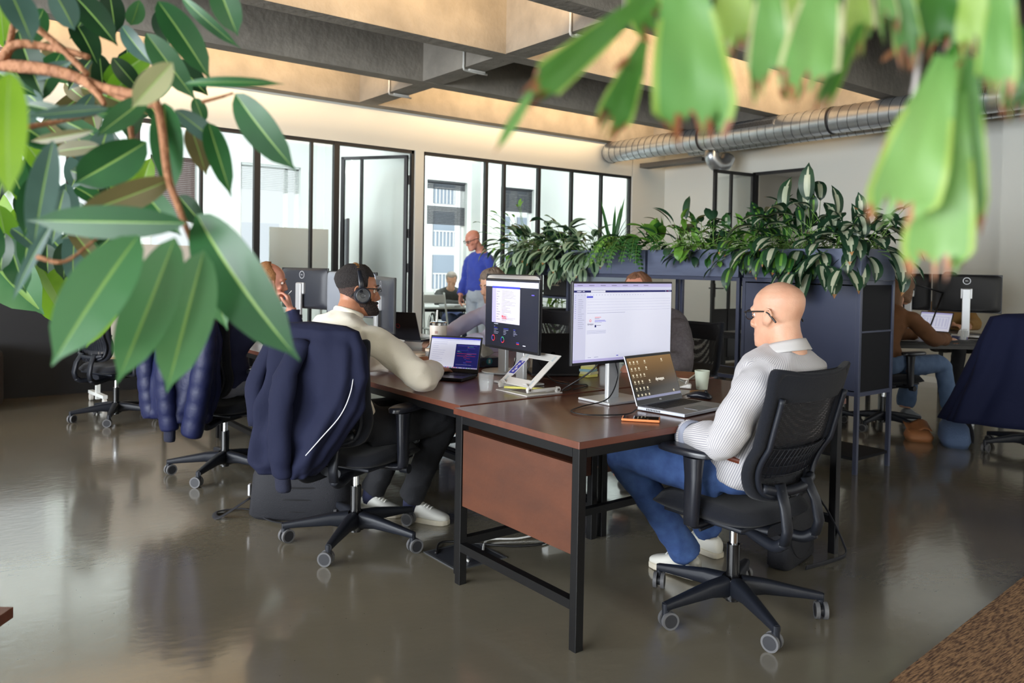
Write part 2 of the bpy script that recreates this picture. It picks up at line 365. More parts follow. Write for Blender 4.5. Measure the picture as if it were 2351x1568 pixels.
# ---------------- lamps hung inside the ceiling coffers ----------------
M_lampb = mat('lamp_body', (225,222,215), .4)
def uplight(x0, x1, y, label):
    t = thing('linear_uplight', label, 'lamp', ((x0+x1)/2, y, 3.42))
    L = x1-x0
    MB().box((0,0,0),(L,.05,.05),bv=.006).build('housing', M_lampb, t)
    q = MB(); 
    for sx in (-.35,0,.35): q.box((sx*L,-.035,.02),(.03,.06,.02))
    q.build('bracket', M_steel, t)
    MB().box((0,.0,.0262),(L-.06,.036,.003)).build('diffuser', mat('lamp_glow',(255,222,170),.4,emit=6), t)
    l = bpy.data.lights.new('uplight','AREA'); l.shape='RECTANGLE'; l.size=L-.1; l.size_y=.20; l.energy=UPW*L; l.color=(1,.70,.40)
    o = bpy.data.objects.new('uplight', l); COL.objects.link(o); o.parent = t; o.location = (0,.04,.06); o.rotation_euler = (radians(152),0,0)
UPW = 30
for (x0,x1) in ((-4.4,-.6),(.1,4.2),(4.9,9.4)):
    uplight(x0,x1,4.42+.19+.06,'white linear lamp fixed behind the beam %s' % {-4.4:'at the far left coffer, over the plants',.1:'above the left desks, nearer row',4.9:'over the planters, nearer row'}[x0])
    uplight(x0,x1,7.35+.19+.08,'white linear lamp behind the farther beam, %s' % {-4.4:'at the far left coffer',.1:'by the glass wall',4.9:'by the duct'}[x0])
# conduits on the cross beam
M_galv = mat('galvanised', (206,210,214), .30, metal=.85, var=(9,(182,188,194),.5))
M_cond = mat('grey_conduit',(190,190,186),.5)
for i, y in enumerate((4.98,6.55,8.05)):
    c = MB(); x = 4.42
    c.tube(crv([(x,y,3.95),(x,y,3.6),(x,y,3.36),(x,y,3.29),(x+.05,y+.01,3.275),(x+.30,y+.02,3.275)],5),.011,8)
    c.box((x+.16,y+.02,3.285),(.2,.06,.02),bv=.004)
    tag(c.build('cable_conduit', M_cond, smooth=True), 'grey conduit bent under the concrete cross beam, %s' % ('nearest one at the top of the picture','middle one of three','farthest one by the glass wall')[i], 'conduit', 'conduits on the cross beam')
# ---------------- spiral ducts ----------------
def duct(name, label, path, r, rib, group=None):
    t = thing(name, label, 'duct', path[0]); P = [V(p)-V(path[0]) for p in path]
    MB().tube(P, r, 40, up=(0,0,1)).build('pipe', M_galv, t, smooth=True, ang=50)
    # spiral seam
    pts = []; tot = 0; s = MB()
    for i in range(len(P)-1):
        a, b = P[i], P[i+1]; d = (b-a); n = max(2,int(d.length/.006)); up = V((0,0,1)); dn = d.normalized(); sd = dn.cross(up).normalized(); u2 = sd.cross(dn)
        for k in range(n):
            q = tot+d.length*k/n; th = 2*pi*q/rib; pts.append(a+d*(k/n)+(sd*cos(th)+u2*sin(th))*(r+.0006))
        tot += d.length
    s.tube(pts, .0036, 4, cap=False); s.build('seam', mat('duct_seam',(58,62,68),.5,metal=.4), t, smooth=True)
    return t
dx = 8.72
dt = duct('air_duct', 'large galvanised spiral duct running under the beams along the right wall', [(dx+.10,8.93,3.13),(dx,8.80,3.13),(dx,-2,3.13)], .155, .12)
for yy in (7.05,5.15,4.9):
    q = MB()
    if yy != 4.9: q.lathe([(.158,-.012),(.163,-.012),(.163,.012),(.158,.012)], (0-.10,yy-8.93,0), 40, RX(pi/2)); q.build('clamp', mat('rubber',(28,28,30),.7), dt, smooth=True)
def grille(y0, y1, rz):
    q = MB(); L = y1-y0; yc = (y0+y1)/2-8.93; A = RY(rz)
    n = int(L/.022)
    q.box(V((-.10,yc,0))+A @ V((-.156,0,0)), (.006,L,.085), A)
    q.build('grille_frame', M_galv, dt); q = MB()
    q.box(V((-.10,yc,0))+A @ V((-.1585,0,0)), (.004,L-.03,.062), A); q.build('grille_opening', mat('dark_slot',(18,19,21),.7), dt); q = MB()
    for k in range(n): q.box(V((-.10,yc-L/2+.022+k*.022,0))+A @ V((-.161,0,0)), (.004,.006,.06), A)
    q.build('grille_slat', M_galv, dt)
grille(5.85,6.75,.42); grille(3.4,4.2,.35)
duct('air_duct', 'smaller galvanised spiral duct behind the large one, nearer the right wall', [(9.42,7.85,3.13),(9.42,-2,3.13)], .085, .11)
el = MB(); el.tube(crv([(9.42,7.45,3.12),(9.42,7.45,2.98),(9.52,7.43,2.88),(9.66,7.42,2.90),(9.76,7.42,3.02)],5),.105,28)
tag(el.build('duct_elbow', M_galv, smooth=True), 'bent galvanised duct elbow hanging under the smaller duct', 'duct')
ct = MB(); ct.bb(9.50,9.70,7.7,8.95,2.97,2.975)
for x in (9.50,9.70): ct.bb(x-.004,x+.004,7.7,8.95,2.97,3.04)
for k in range(13): ct.bb(9.50,9.70,7.72+k*.095,7.74+k*.095,2.97,3.03)
tag(ct.build('cable_tray', mat('tray',(110,108,104),.5,metal=.5)), 'perforated cable tray under the duct in the corner', 'cable tray')
# door frame on the right wall with the leaf standing open into the room
d2 = MB()
for a in ((6.33,6.37,0,2.81),(6.33,7.25,2.77,2.81),(7.2,7.25,0,2.81)): d2.bb(XW-.03,XW+.05,a[0],a[1],a[2],a[3])
struct('door_frame_2', d2, M_steel)
lt = on(1640,387,2,2.80); hx2, hy2 = XW-.03, 7.225
dv = V((lt.x-hx2, lt.y-hy2, 0)); a2 = math.atan2(dv.y,dv.x); dd = MB(); Rl = min(dv.length,1.05)
for a,b,z0,z1 in ((0,.05,.02,2.79),(Rl-.05,Rl,.02,2.79),(0,Rl,2.745,2.79),(0,Rl,.02,.07),(Rl*.56,Rl*.56+.035,.02,2.79)): dd.bb(a,b,-.02,.02,z0,z1)
dd.bb(.05,Rl-.05,-.01,.01,.05,.78)
do2 = dd.build('door_2', M_steel, loc=(hx2,hy2,0)); do2.rotation_euler=(0,0,a2); do2['kind']='structure'
g = MB(); g.quad((.04,0,.78),(Rl-.04,0,.78),(Rl-.04,0,2.76),(.04,0,2.76)); g.build('door_pane', M_glass, parent=do2, norm=False)
q = MB(); q.box((Rl-.03,0,1.05),(.05,.06,.2),bv=.004); q.cyl((Rl-.03,-.03,1.08),(Rl-.03,-.075,1.08),.01,10); q.cyl((Rl-.03,-.07,1.08),(Rl-.17,-.07,1.08),.009,10); q.cyl((Rl-.03,.03,1.08),(Rl-.03,.07,1.08),.01,10); q.cyl((Rl-.03,.07,1.08),(Rl-.17,.07,1.08),.009,10); q.build('door_handle', M_steel, do2, smooth=True, ang=40)
struct('wall_side_room', MB().bb(XW+1.9,XW+2.0,5,9,0,3.2), mat('side_room_paint',(196,192,182),.8))
struct('wall_side_room', MB().bb(XW+.14,XW+2.0,5.6,5.7,0,3.2).bb(XW+.14,XW+2.0,7.9,8,0,3.2), mat('side_room_paint',(196,192,182),.8))
struct('ceiling_side_room', MB().bb(XW+.14,XW+2,5.6,8,2.95,3.0), mat('side_room_ceiling',(170,166,158),.8))
# ---------------- desks ----------------
def wood(name, c1, c2, rough, sc_=(3,26,3), coat=0):
    return mat(name, c1, rough, var=(1.2,c2,.7,sc_), coat=coat, bump=(40,.03))
M_top = wood('desk_top_wood', (88,47,36), (112,66,50), .30, (22,2.0,4), coat=.25)
M_topB = wood('desk_top_wood_lengthwise', (88,47,36), (112,66,50), .30, (2.0,22,4), coat=.25)
M_edge = wood('desk_edge_wood', (84,44,32), (106,60,44), .4)
M_panel = mat('modesty_wood', (70,36,20), .5, var=(5,(94,50,28),.6,(1,1,2.4)), bump=(50,.05))
M_leg = mat('desk_leg_black', (13,13,15), .42, spec=.3)
M_screw = mat('screw', (190,192,195), .3, metal=1)
def desk(label, x0, x1, y0, y1, z=.745, axis='y', panels=(), group='brown desks of the island'):
    t = thing('desk', label, 'desk', ((x0+x1)/2,(y0+y1)/2,0), 0, group); cx, cy = (x0+x1)/2,(y0+y1)/2
    W_, D_ = x1-x0, y1-y0
    MB().box((0,0,z-.0135),(W_,D_,.026),bv=.0018).build('tabletop', M_top if axis=='y' else M_topB, t)
    i = .012; s = .036
    for sx in (-1,1):
        for sy in (-1,1):
            MB().box((sx*(W_/2-i-s/2),sy*(D_/2-i-s/2),(z-.03)/2),(s,s,z-.028)).build('leg', M_leg, t, bev=.002)
    r = MB()
    for sx in (-1,1): r.box((sx*(W_/2-i-s/2),0,z-.045),(s,D_-2*i-2*s,.034))
    for sy in (-1,1): r.box((0,sy*(D_/2-i-s/2),z-.045),(W_-2*i-2*s,s,.034))
    r.build('frame', M_leg, t)
    for p in panels: p(t, W_, D_, z, i, s)
    return t
def side_panel(sx, z0=.335, z1=.655, out=0):
    def f(t, W_, D_, z, i, s):
        x = sx*(W_/2-i-s*.45)+out
        MB().box((x,0,(z0+z1)/2),(.018,D_-2*i-2*s-.002,z1-z0)).build('modesty_panel', M_panel, t, bev=.001)
    return f
def back_panel(sy, z0=.335, z1=.655):
    def f(t, W_, D_, z, i, s):
        MB().box((0,sy*(D_/2-i-s*.45),(z0+z1)/2),(W_-2*i-2*s-.002,.018,z1-z0)).build('modesty_panel', M_panel, t, bev=.001)
    return f
def stretchers(sides=((-1),(1)), z=.16, longy=1, zs=None):
    def f(t, W_, D_, zt, i, s):
        for sx in sides: MB().box((sx*(W_/2-i-s/2),0,z),(.034,D_-2*i-2*s,.034)).build('stretcher', M_leg, t)
        MB().box((0,longy*(D_/2-i-s/2),z+.02),(W_-2*i-2*s,.034,.034)).build('stretcher', M_leg, t)
    return f
def end_plate(t, W_, D_, z, i, s):
    # brown panel bolted to the far end, seen from its inner side with its screws
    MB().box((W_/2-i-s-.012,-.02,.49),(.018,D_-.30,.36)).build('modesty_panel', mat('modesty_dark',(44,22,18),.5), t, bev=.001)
    for k in (.36,.49,.62):
        MB().cyl((W_/2-i-s-.023,-D_/2+.15,k),(W_/2-i-s-.019,-D_/2+.15,k),.005,10).build('screw', M_screw, t)
dB = desk('brown wooden desk nearest the camera with a reddish panel between its black end legs', 1.86, 3.585, 2.008, 2.792, axis='x', panels=[side_panel(-1), stretchers((-1,1)), end_plate])
dA = desk('brown desk under the arms of the person with headphones', 1.913, 2.765, 2.822, 4.44, panels=[stretchers((1,)), back_panel(-1,.32,.66)])
desk('brown desk behind the black and white screen, holding the yellow notes', 2.775, 3.63, 2.822, 4.44, panels=[stretchers((-1,1)), back_panel(-1,.32,.66)])
desk('brown desk in front of the person holding a hand to the mouth', 1.913, 2.765, 4.46, 6.08, panels=[stretchers((-1,1))])
desk('brown desk before the person in the lavender shirt', 2.775, 3.63, 4.46, 6.08, panels=[stretchers((-1,1))])
desk('last brown desk of the island toward the glass wall, left row', 1.913, 2.765, 6.10, 7.72, panels=[stretchers((-1,1))])
desk('last brown desk of the island toward the glass wall, right row', 2.775, 3.63, 6.10, 7.72, panels=[stretchers((-1,1))])
# ---------------- cabinets with planters ----------------
M_cab = mat('cabinet_metal', (54,60,82), .40, var=(2,(62,68,92),.5))
M_cabd = mat('cabinet_metal_dark', (24,25,29), .75, spec=.2)
M_plant = mat('planter_wood', (80,88,112), .5, var=(3,(94,102,126),.5,(1,1,9)))
M_soil = mat('soil', (46,36,28), .95, bump=(80,1,4))
CX0, CX1 = 5.03, 5.485
def cabinet(label, y0, y1, kind):
    t = thing('cabinet', label, 'cabinet', ((CX0+CX1)/2,(y0+y1)/2,0), 0, 'cabinets under the planters'); W_, D_ = CX1-CX0, y1-y0; s = .028; zt = 1.292; zb = .535
    for sx in (-1,1):
        for sy in (-1,1): MB().box((sx*(W_/2-s/2),sy*(D_/2-s/2),zt/2),(s,s,zt)).build('leg', M_cab, t, bev=.002)
    for z, nm in ((zt-s/2,'top_frame'),(zb,'bottom_frame')):
        f = MB()
        for sx in (-1,1): f.box((sx*(W_/2-s/2),0,z),(s-.002,D_-2*s,s))
        for sy in (-1,1): f.box((0,sy*(D_/2-s/2),z),(W_-2*s+.004,s-.002,s))
        f.build(nm, M_cab, t)
    q = MB(); q.box((0,0,zt-.006),(W_-.01,D_-.01,.008)); q.build('top_panel', M_cab, t)
    q = MB(); q.box((0,0,.10),(W_-.02,D_-.02,.02),bv=.002); q.build('low_shelf', M_cabd, t)
    if kind == 'doors':
        x = -W_/2+.012
        for sy in (-1,1):
            d = MB().box((x,sy*(D_/2-s)/2,(zt-s+zb+.012)/2),(.018,D_/2-s-.003,zt-s-zb-.03),bv=.0015).build('door', M_cab, t)
        q = MB()
        for sy in (-1,1): q.box((0,sy*(D_/2-s/2),(zt+zb)/2),(W_-2*s,.008,zt-zb-s))
        q.box((W_/2-s/2,0,(zt+zb)/2),(.008,D_-2*s,zt-zb-s)); q.box((0,0,zb),(W_-2*s,D_-2*s,.01)); q.build('side_panel', M_cabd, t)
        q = MB()
        for sy in (-1,1): q.box((0,sy*(D_/2-.004),.95),(W_-2*s,.01,.012))
        q.build('cross_rail', M_cab, t)
    elif kind == 'open':
        q = MB().box((0,0,zb),(W_-2*s,D_-2*s,.015)); q.build('shelf', M_cabd, t)
    elif kind == 'flap':
        MB().box((-W_/2+.012,0,zt-s-.05),(.018,D_-2*s-.01,.10),bv=.0015).build('door_rail', mat('flap_grey',(120,130,140),.45), t)
        MB().box((0,0,zb),(W_-2*s,D_-2*s,.015)).build('shelf', M_cabd, t)
        MB().box((0,0,.95),(W_-2*s,D_-2*s,.015)).build('shelf', M_cabd, t)
    elif kind == 'shelves':
        for z in (zb,.80,1.05): MB().box((0,0,z),(W_-2*s,D_-2*s,.018)).build('shelf', M_cab, t)
    return t
def planter(label, y0, y1, h=.212):
    t = thing('planter_box', label, 'planter', ((CX0+CX1)/2,(y0+y1)/2,1.294), 0, 'planter boxes on the cabinets'); W_, D_ = CX1-CX0+.0, y1-y0; q = MB(); th = .014
    for sx in (-1,1): q.box((sx*(W_/2-th/2),0,h/2),(th,D_,h),bv=.002)
    for sy in (-1,1): q.box((0,sy*(D_/2-th/2),h/2),(W_-2*th,th,h))
    q.box((0,0,.006),(W_-.03,D_-.03,.01)); q.build('box', M_plant, t)
    MB().box((0,0,h-.035),(W_-.03,D_-.03,.03)).build('soil', M_soil, t)
    return t
ys = [2.738,3.670,3.695,4.632,4.655,5.60,5.628,6.58]
cabinet('blue grey metal cabinet with two closed doors behind the bald person', ys[0], ys[1], 'doors')
cabinet('open see-through metal cabinet frame right of the white screen', ys[2], ys[3], 'open')
cabinet('metal cabinet with a light grey flap rail behind the white screen', ys[4], ys[5], 'flap')
cabinet('open shelved metal cabinet at the glass wall end, behind the dark screen', ys[6], ys[7], 'shelves')
planter('blue grey planter box holding silver striped broad leaves', ys[0]+.002, ys[1]-.012)
planter('blue grey planter box with ivy and small bright leaves', ys[2]+.012, ys[3]-.003)
planter('blue grey planter box with ferns and grass', ys[4]+.003, ys[5]-.003)
planter('blue grey planter box at the glass wall end with patterned drooping leaves', ys[6]+.003, ys[7])
# ---------------- office chair ----------------
M_cf = mat('chair_fabric', (27,29,36), .95, spec=.2, bump=(420,.35,2), sheen=.1)
M_cp = mat('chair_plastic', (27,30,38), .46, spec=.35, bump=(90,.05))
M_cpg = mat('chair_plastic_gloss', (30,32,40), .28)
M_tread = mat('caster_tread', (96,96,98), .5)
M_chrome = mat('chrome', (205,207,210), .12, metal=1)
def mesh_mat():
    m = bpy.data.materials.new('chair_mesh'); m.use_nodes = True; N = m.node_tree.nodes; L = m.node_tree.links; b = N['Principled BSDF']
    b.inputs['Base Color'].default_value = srgb((22,24,30)); b.inputs['Roughness'].default_value = .6
    tc = N.new('ShaderNodeTexCoord'); v = N.new('ShaderNodeTexVoronoi'); v.inputs['Scale'].default_value = 150; v.inputs['Randomness'].default_value = .15
    L.new(tc.outputs['Object'], v.inputs[0]); q = N.new('ShaderNodeMath'); q.operation = 'LESS_THAN'; q.inputs[1].default_value = .30; L.new(v.outputs['Distance'], q.inputs[0])
    t = N.new('ShaderNodeBsdfTransparent'); mx = N.new('ShaderNodeMixShader'); L.new(q.outputs[0], mx.inputs[0]); L.new(b.outputs[0], mx.inputs[1]); L.new(t.outputs[0], mx.inputs[2]); L.new(mx.outputs[0], N['Material Output'].inputs[0])
    return m
M_cm = mesh_mat()
def chair(label, loc, rz, star=0.0, group='black office chairs', headrest=False, armz=.675, lean=.10):
    t = thing('office_chair', label, 'chair', loc, rz, group)
    sec = lambda c,w,h,a: (c, V((-sin(a),cos(a),0))*w, V((0,0,h)), 3.2)
    # five-arm base
    for k in range(5):
        a = star+k*2*pi/5; d = V((cos(a),sin(a),0)); m = MB()
        m.loft([(d*.035+V((0,0,.105)),V((-sin(a),cos(a),0))*.030,V((0,0,.040)),3.4),(d*.12+V((0,0,.108)),V((-sin(a),cos(a),0))*.026,V((0,0,.030)),3.4),(d*.27+V((0,0,.092)),V((-sin(a),cos(a),0))*.019,V((0,0,.019)),3.4),(d*.342+V((0,0,.083)),V((-sin(a),cos(a),0))*.015,V((0,0,.015)),3.4)],14)
        m.tube([d*.335+V((0,0,.095)),d*.335+V((0,0,.050))],.014,12)
        lg = m.build('base_leg', M_cp, t, smooth=True, ang=45)
        cs = MB(); ca = a+1.1+k*.9; ax = V((-sin(ca),cos(ca),0)); c0 = d*.335+V((cos(ca),sin(ca),0))*.012+V((0,0,.033))
        for sg in (-1,1): cs.tube([c0+ax*sg*.007,c0+ax*sg*.0225],.0258,20)
        cs.tube([c0-ax*.008,c0+ax*.008],.020,14); cs.tube([c0+V((0,0,.004)),d*.335+V((0,0,.055))],.012,10)
        c_ = cs.build('caster', mat('caster_hub',(36,37,42),.5), lg, smooth=True, ang=40)
        tr = MB()
        for sg in (-1,1):
            R_ = frame((0,0,0), ax.orthogonal(), ax.cross(ax.orthogonal())).to_3x3()
            tr.lathe([(.0255,-.0075),(.033,-.0075),(.033,.0075),(.0255,.0075)], c0+ax*sg*.0155, 24, R_)
        tr.build('tread', M_tread, c_, smooth=True, ang=40) if False else tr.build('caster_tread', M_tread, lg, smooth=True, ang=40)
    m = MB(); m.tube([(0,0,.045),(0,0,.155)],.026,20); m.tube([(0,0,.06),(0,0,.135)],.046,24); m.tube([(0,0,.15),(0,0,.27)],.025,20); m.build('column', mat('gas_column_black',(16,16,18),.22), t, smooth=True, ang=40)
    MB().tube([(0,0,.26),(0,0,.37)],.0155,16).build('gas_lift', M_chrome, t, smooth=True, ang=40)
    m = MB(); m.loft([((0,-.19,.375),V((.06,0,0)),V((0,0,.022)),3),((0,-.08,.37),V((.085,0,0)),V((0,0,.038)),3),((0,.08,.375),V((.10,0,0)),V((0,0,.03)),3),((0,.15,.39),V((.09,0,0)),V((0,0,.018)),3)],18)
    m.box((0,0,.405),(.42,.36,.016),bv=.005)
    m.tube([(.09,.05,.385),(.25,.05,.375)],.007,8); m.tube([(.23,.05,.375),(.275,.05,.375)],.022,16); m.tube([(-.09,-.02,.385),(-.24,-.02,.375)],.006,8); m.build('mechanism', M_cp, t, smooth=True, ang=40)
    # seat cushion
    m = MB()
    def seat(u, v):
        x = (u-.5)*2; y = (v-.5)*2; r = 4.5; k = (abs(x)**r+abs(y)**r)**(1/r); q = max(abs(x),abs(y)); s_ = (q/k) if k > 1e-6 else 1
        X_, Y_ = x*s_*.245, y*s_*.245; e = q
        z = .478+.012*cos(y*2.2)-.014*(1-x*x)*.6-.018*max(0,y-.6)*2.2
        if e > .86: z -= (e-.86)/.14*.028*((e-.86)/.14)
        return V((X_, Y_+.02, z))
    m.grid(seat, 22, 22)
    def seatb(u, v):
        p = seat(u, v); x = (u-.5)*2; y = (v-.5)*2; e = max(abs(x),abs(y)); return V((p.x*(1-.05*e), (p.y-.02)*(1-.05*e)+.02, .418))
    m.grid(seatb, 22, 22)
    # side wall
    def side(u, v):
        s4 = u*4; k = int(s4) % 4; f = s4-int(s4); uv = [(f,0),(1,f),(1-f,1),(0,1-f)][k]
        a, b = seat(*uv), seatb(*uv); q = a.lerp(b, v); out = V((q.x,q.y-.02,0)).normalized()*.012*sin(pi*v); return q+out
    m.grid(side, 80, 5, close=True); m.build('seat', M_cf, t, smooth=True)
    # arm rests
    for sx in (-1,1):
        a = MB(); a.loft([((sx*.285,-.02,armz-.02),V((.030,0,0)),V((0,.040,0)),2.6),((sx*.285,-.02,.58),V((.024,0,0)),V((0,.034,0)),2.6),((sx*.285,-.015,.43),V((.022,0,0)),V((0,.030,0)),2.6),((sx*.28,-.01,.40),V((.02,0,0)),V((0,.028,0)),2.6)],18)
        a.tube(crv([(sx*.282,-.01,.42),(sx*.25,-.005,.395),(sx*.14,0,.39)],4),.018,10); ap = a.build('armrest_post', M_cpg, t, smooth=True, ang=50)
        p = MB(); p.loft([((sx*.285,.015,armz-.016),V((.032,0,0)),V((0,.105,0)),2.5),((sx*.285,.015,armz-.010),V((.047,0,0)),V((0,.125,0)),2.5),((sx*.285,.015,armz+.006),V((.049,0,0)),V((0,.128,0)),2.5),((sx*.285,.015,armz+.014),V((.043,0,0)),V((0,.12,0)),2.5),((sx*.285,.015,armz+.016),V((.03,0,0)),V((0,.10,0)),2.5)],26)
        p.build('armrest', M_cpg, t, smooth=True, ang=60)
    # backrest: outline in (x,z), bending back with height
    def by(x, z): # y of the back surface
        h = (z-.50); return -.235-lean*h*1.15+.05*sin(min(1,max(0,h/.22))*pi)*.6-.0 + x*x*.9
    half = [(0,.505),(.10,.508),(.18,.53),(.215,.60),(.232,.70),(.236,.80),(.238,.90),(.246,.985),(.238,1.008),(.21,1.008),(.10,.992),(0,.990)]
    H = crv([(x,z,0) for x,z in half],5); out = [(p.x,p.y) for p in H]+[(-p.x,p.y) for p in H[::-1][1:-1]]
    rim = [V((x,by(x,z),z)) for x,z in out]
    r = MB(); n = len(rim); cz = V((0,by(0,.75),.75)); vs = []; 
    def ring(sc_x, off, zs=1.0): return [V((p.x*sc_x, by(p.x*sc_x,(p.z-.75)*zs+.75)+off, (p.z-.75)*zs+.75)) for p in rim]
    rings = [ring(1,-.004),ring(1.0,.014),ring(.97,.022,.985),ring(.80,.018,.90),ring(.785,.010,.89),ring(.79,-.002,.892),ring(.96,-.012,.98)]
    for k in range(len(rings)):
        o = len(vs); vs += rings[k]
    fs = []
    for k in range(len(rings)):
        for j in range(n): fs.append((k*n+j, k*n+(j+1)%n, ((k+1)%len(rings))*n+(j+1)%n, ((k+1)%len(rings))*n+j))
    r.add(vs, fs); r.build('back_border', M_cf, t, smooth=True)
    hb = MB()
    hb.grid(lambda u,v: V(((u-.5)*2*.225, by((u-.5)*.45,.885+.105*v)+.020-.006*(2*v-1)**2, .885+.112*v)), 16, 5)
    hb.grid(lambda u,v: V(((u-.5)*2*.225, by((u-.5)*.45,.885+.105*v)-.010+.006*(2*v-1)**2, .885+.112*v)), 16, 5); hb.build('headband', M_cf, t, smooth=True)
    ms = MB(); ms.grid(lambda u,v: V(((u-.5)*2*(.185 if v > .2 else .165+.1*v), by((u-.5)*.36,.545+.345*v)+.006, .545+.345*v)), 14, 12); ms.build('back_mesh', M_cm, t, smooth=True)
    lm = MB(); zz = [.60,.635,.67,.705]
    for z in zz: lm.tube([(x/10*.175, by(x/10*.175,z)-.012, z+.012*(x/10)**2) for x in range(-10,11)],.0022,5)
    for x in range(-7,8): lm.tube([(x/7*.165, by(x/7*.165,z)-.012, z) for z in (.60,.65,.712)],.0016,5)
    lm.grid(lambda u,v: V(((u-.5)*.36, by((u-.5)*.36,.595+.12*v)-.006, .595+.12*v)), 12, 4); lm.build('lumbar_panel', M_cp, t, smooth=True)
    # plastic frame behind the border, and the forked bracket
    fb = MB(); L_ = [V((p.x*.86, by(p.x*.86,(p.z-.75)*.92+.75)-.022, (p.z-.75)*.92+.75)) for p in rim if p.z < .93]
    L1 = [p for p in L_ if p.x >= 0]; L2 = [p for p in L_ if p.x <= 0]
    L1.sort(key=lambda p: p.z); L2.sort(key=lambda p: p.z)
    fb.tube(L1, .011, 8, flat=1); fb.tube(L2, .011, 8)
    for sx in (-1,1):
        fb.loft([((sx*.085,by(.085,.56)-.03,.575),V((.028,0,0)),V((0,.010,0)),3),((sx*.10,-.285,.50),V((.026,0,0)),V((0,.012,0)),3),((sx*.105,-.30,.42),V((.024,0,0)),V((0,.014,0)),3),((sx*.10,-.285,.365),V((.022,0,0)),V((0,.016,0)),3)],14)
        fb.tube(crv([(sx*.10,-.285,.37),(sx*.09,-.24,.345),(sx*.07,-.16,.352),(sx*.05,-.08,.37)],5),[.022]*15+[.02],10)
    fb.tube(crv([(-.16,by(.16,.55)-.022,.565),(-.08,by(.08,.54)-.028,.548),(0,by(0,.54)-.03,.545),(.08,by(.08,.54)-.028,.548),(.16,by(.16,.55)-.022,.565)],5),.018,10)
    fb.build('back_bracket', M_cp, t, smooth=True)
    if headrest:
        h = MB(); h.tube([(0,-.31,.92),(0,-.35,1.10)],.012,8); h.build('headrest_post', M_cp, t, smooth=True)
        h = MB(); h.grid(lambda u,v: V(((u-.5)*.30, -.335+((u-.5)*.30)**2*2.2, 1.06+.12*v)), 12, 4); h.build('headrest', M_cf, t, smooth=True, solid=.03)
    return t
ch1 = chair('black mesh office chair the bald person in the striped shirt sits on', (2.61,1.915,0), radians(1), star=radians(26), lean=.24)
ch0 = chair('black office chair with a quilted puffer jacket, second along the left side', (1.65,5.08,0), radians(-62), lean=.10)
ch2 = dup(ch0, (1.765,3.49,0), radians(-65), 'black mesh office chair with a navy jacket, under the person with headphones')
chL = chair('empty black office chair with a headrest in front of the whiteboard', (1.46,7.30,0), radians(-68), star=radians(30), headrest=True)
dup(ch0, (3.98,3.45,0), radians(92), 'black chair back showing right of the white screen, behind the grey shoulder')
dup(ch0, (3.95,4.85,0), radians(90), 'black office chair of the person in the lavender shirt')
dup(ch0, (6.80,3.47,0), radians(-105), 'black office chair of the person in the brown jumper, right of the cabinet')
chF = dup(ch0, (6.80,2.34,0), radians(-72), 'office chair at the right edge under a large navy coat')
dup(ch0, (6.62,3.95,0), radians(140), 'black chair with a dark jacket seen through the open cabinet frame')
dup(ch0, (4.0,2.55,0), radians(100), 'black office chair base seen under the nearest desk between its legs') if False else None
# ---------------- screens ----------------
M_bez = mat('monitor_bezel', (26,27,31), .35); M_mback = mat('monitor_back', (44,47,56), .45); M_silver = mat('silver_stand', (212,214,216), .32, metal=.45)
def em(name, c, s=.29): return mat('screen_'+name, c, .25, emit=s)
S_w = em('white',(214,216,234)); S_g = em('pale',(196,198,222)); S_n = em('navy',(24,28,96)); S_l = em('line',(150,152,180)); S_b = em('blue',(60,66,190)); S_d = em('dark',(34,36,48)); S_r = em('red',(214,60,70)); S_gr = em('green',(70,170,120)); S_lav = em('lavender',(176,170,214)); S_pk = em('paper',(206,198,214)); S_v = em('violet',(96,84,200)); S_tx = em('text',(100,100,126)); S_br = em('brown',(90,72,48),.45)
SM = [S_w,S_g,S_n,S_l,S_b,S_d,S_r,S_gr,S_lav,S_pk,S_v,S_tx,S_br]
def ui(rects, w, h, name, parent, y=-.0, X=None):
    """rects: (u0,v0,u1,v1,mat) in 0..1, v down; screen plane xz, facing -y"""
    m = MB(); m.X = X
    for k, r in enumerate(rects):
        m.cur = r[4]; u0,v0,u1,v1 = r[:4]; d = y-.00008*(k if k < 12 else 12+(k % 7)) - (0 if k == 0 else .0004); 
        m.quad(((u0-.5)*w,d,(.5-v0)*h),((u1-.5)*w,d,(.5-v0)*h),((u1-.5)*w,d,(.5-v1)*h),((u0-.5)*w,d,(.5-v1)*h))
    return m.build(name, SM, parent, norm=False)
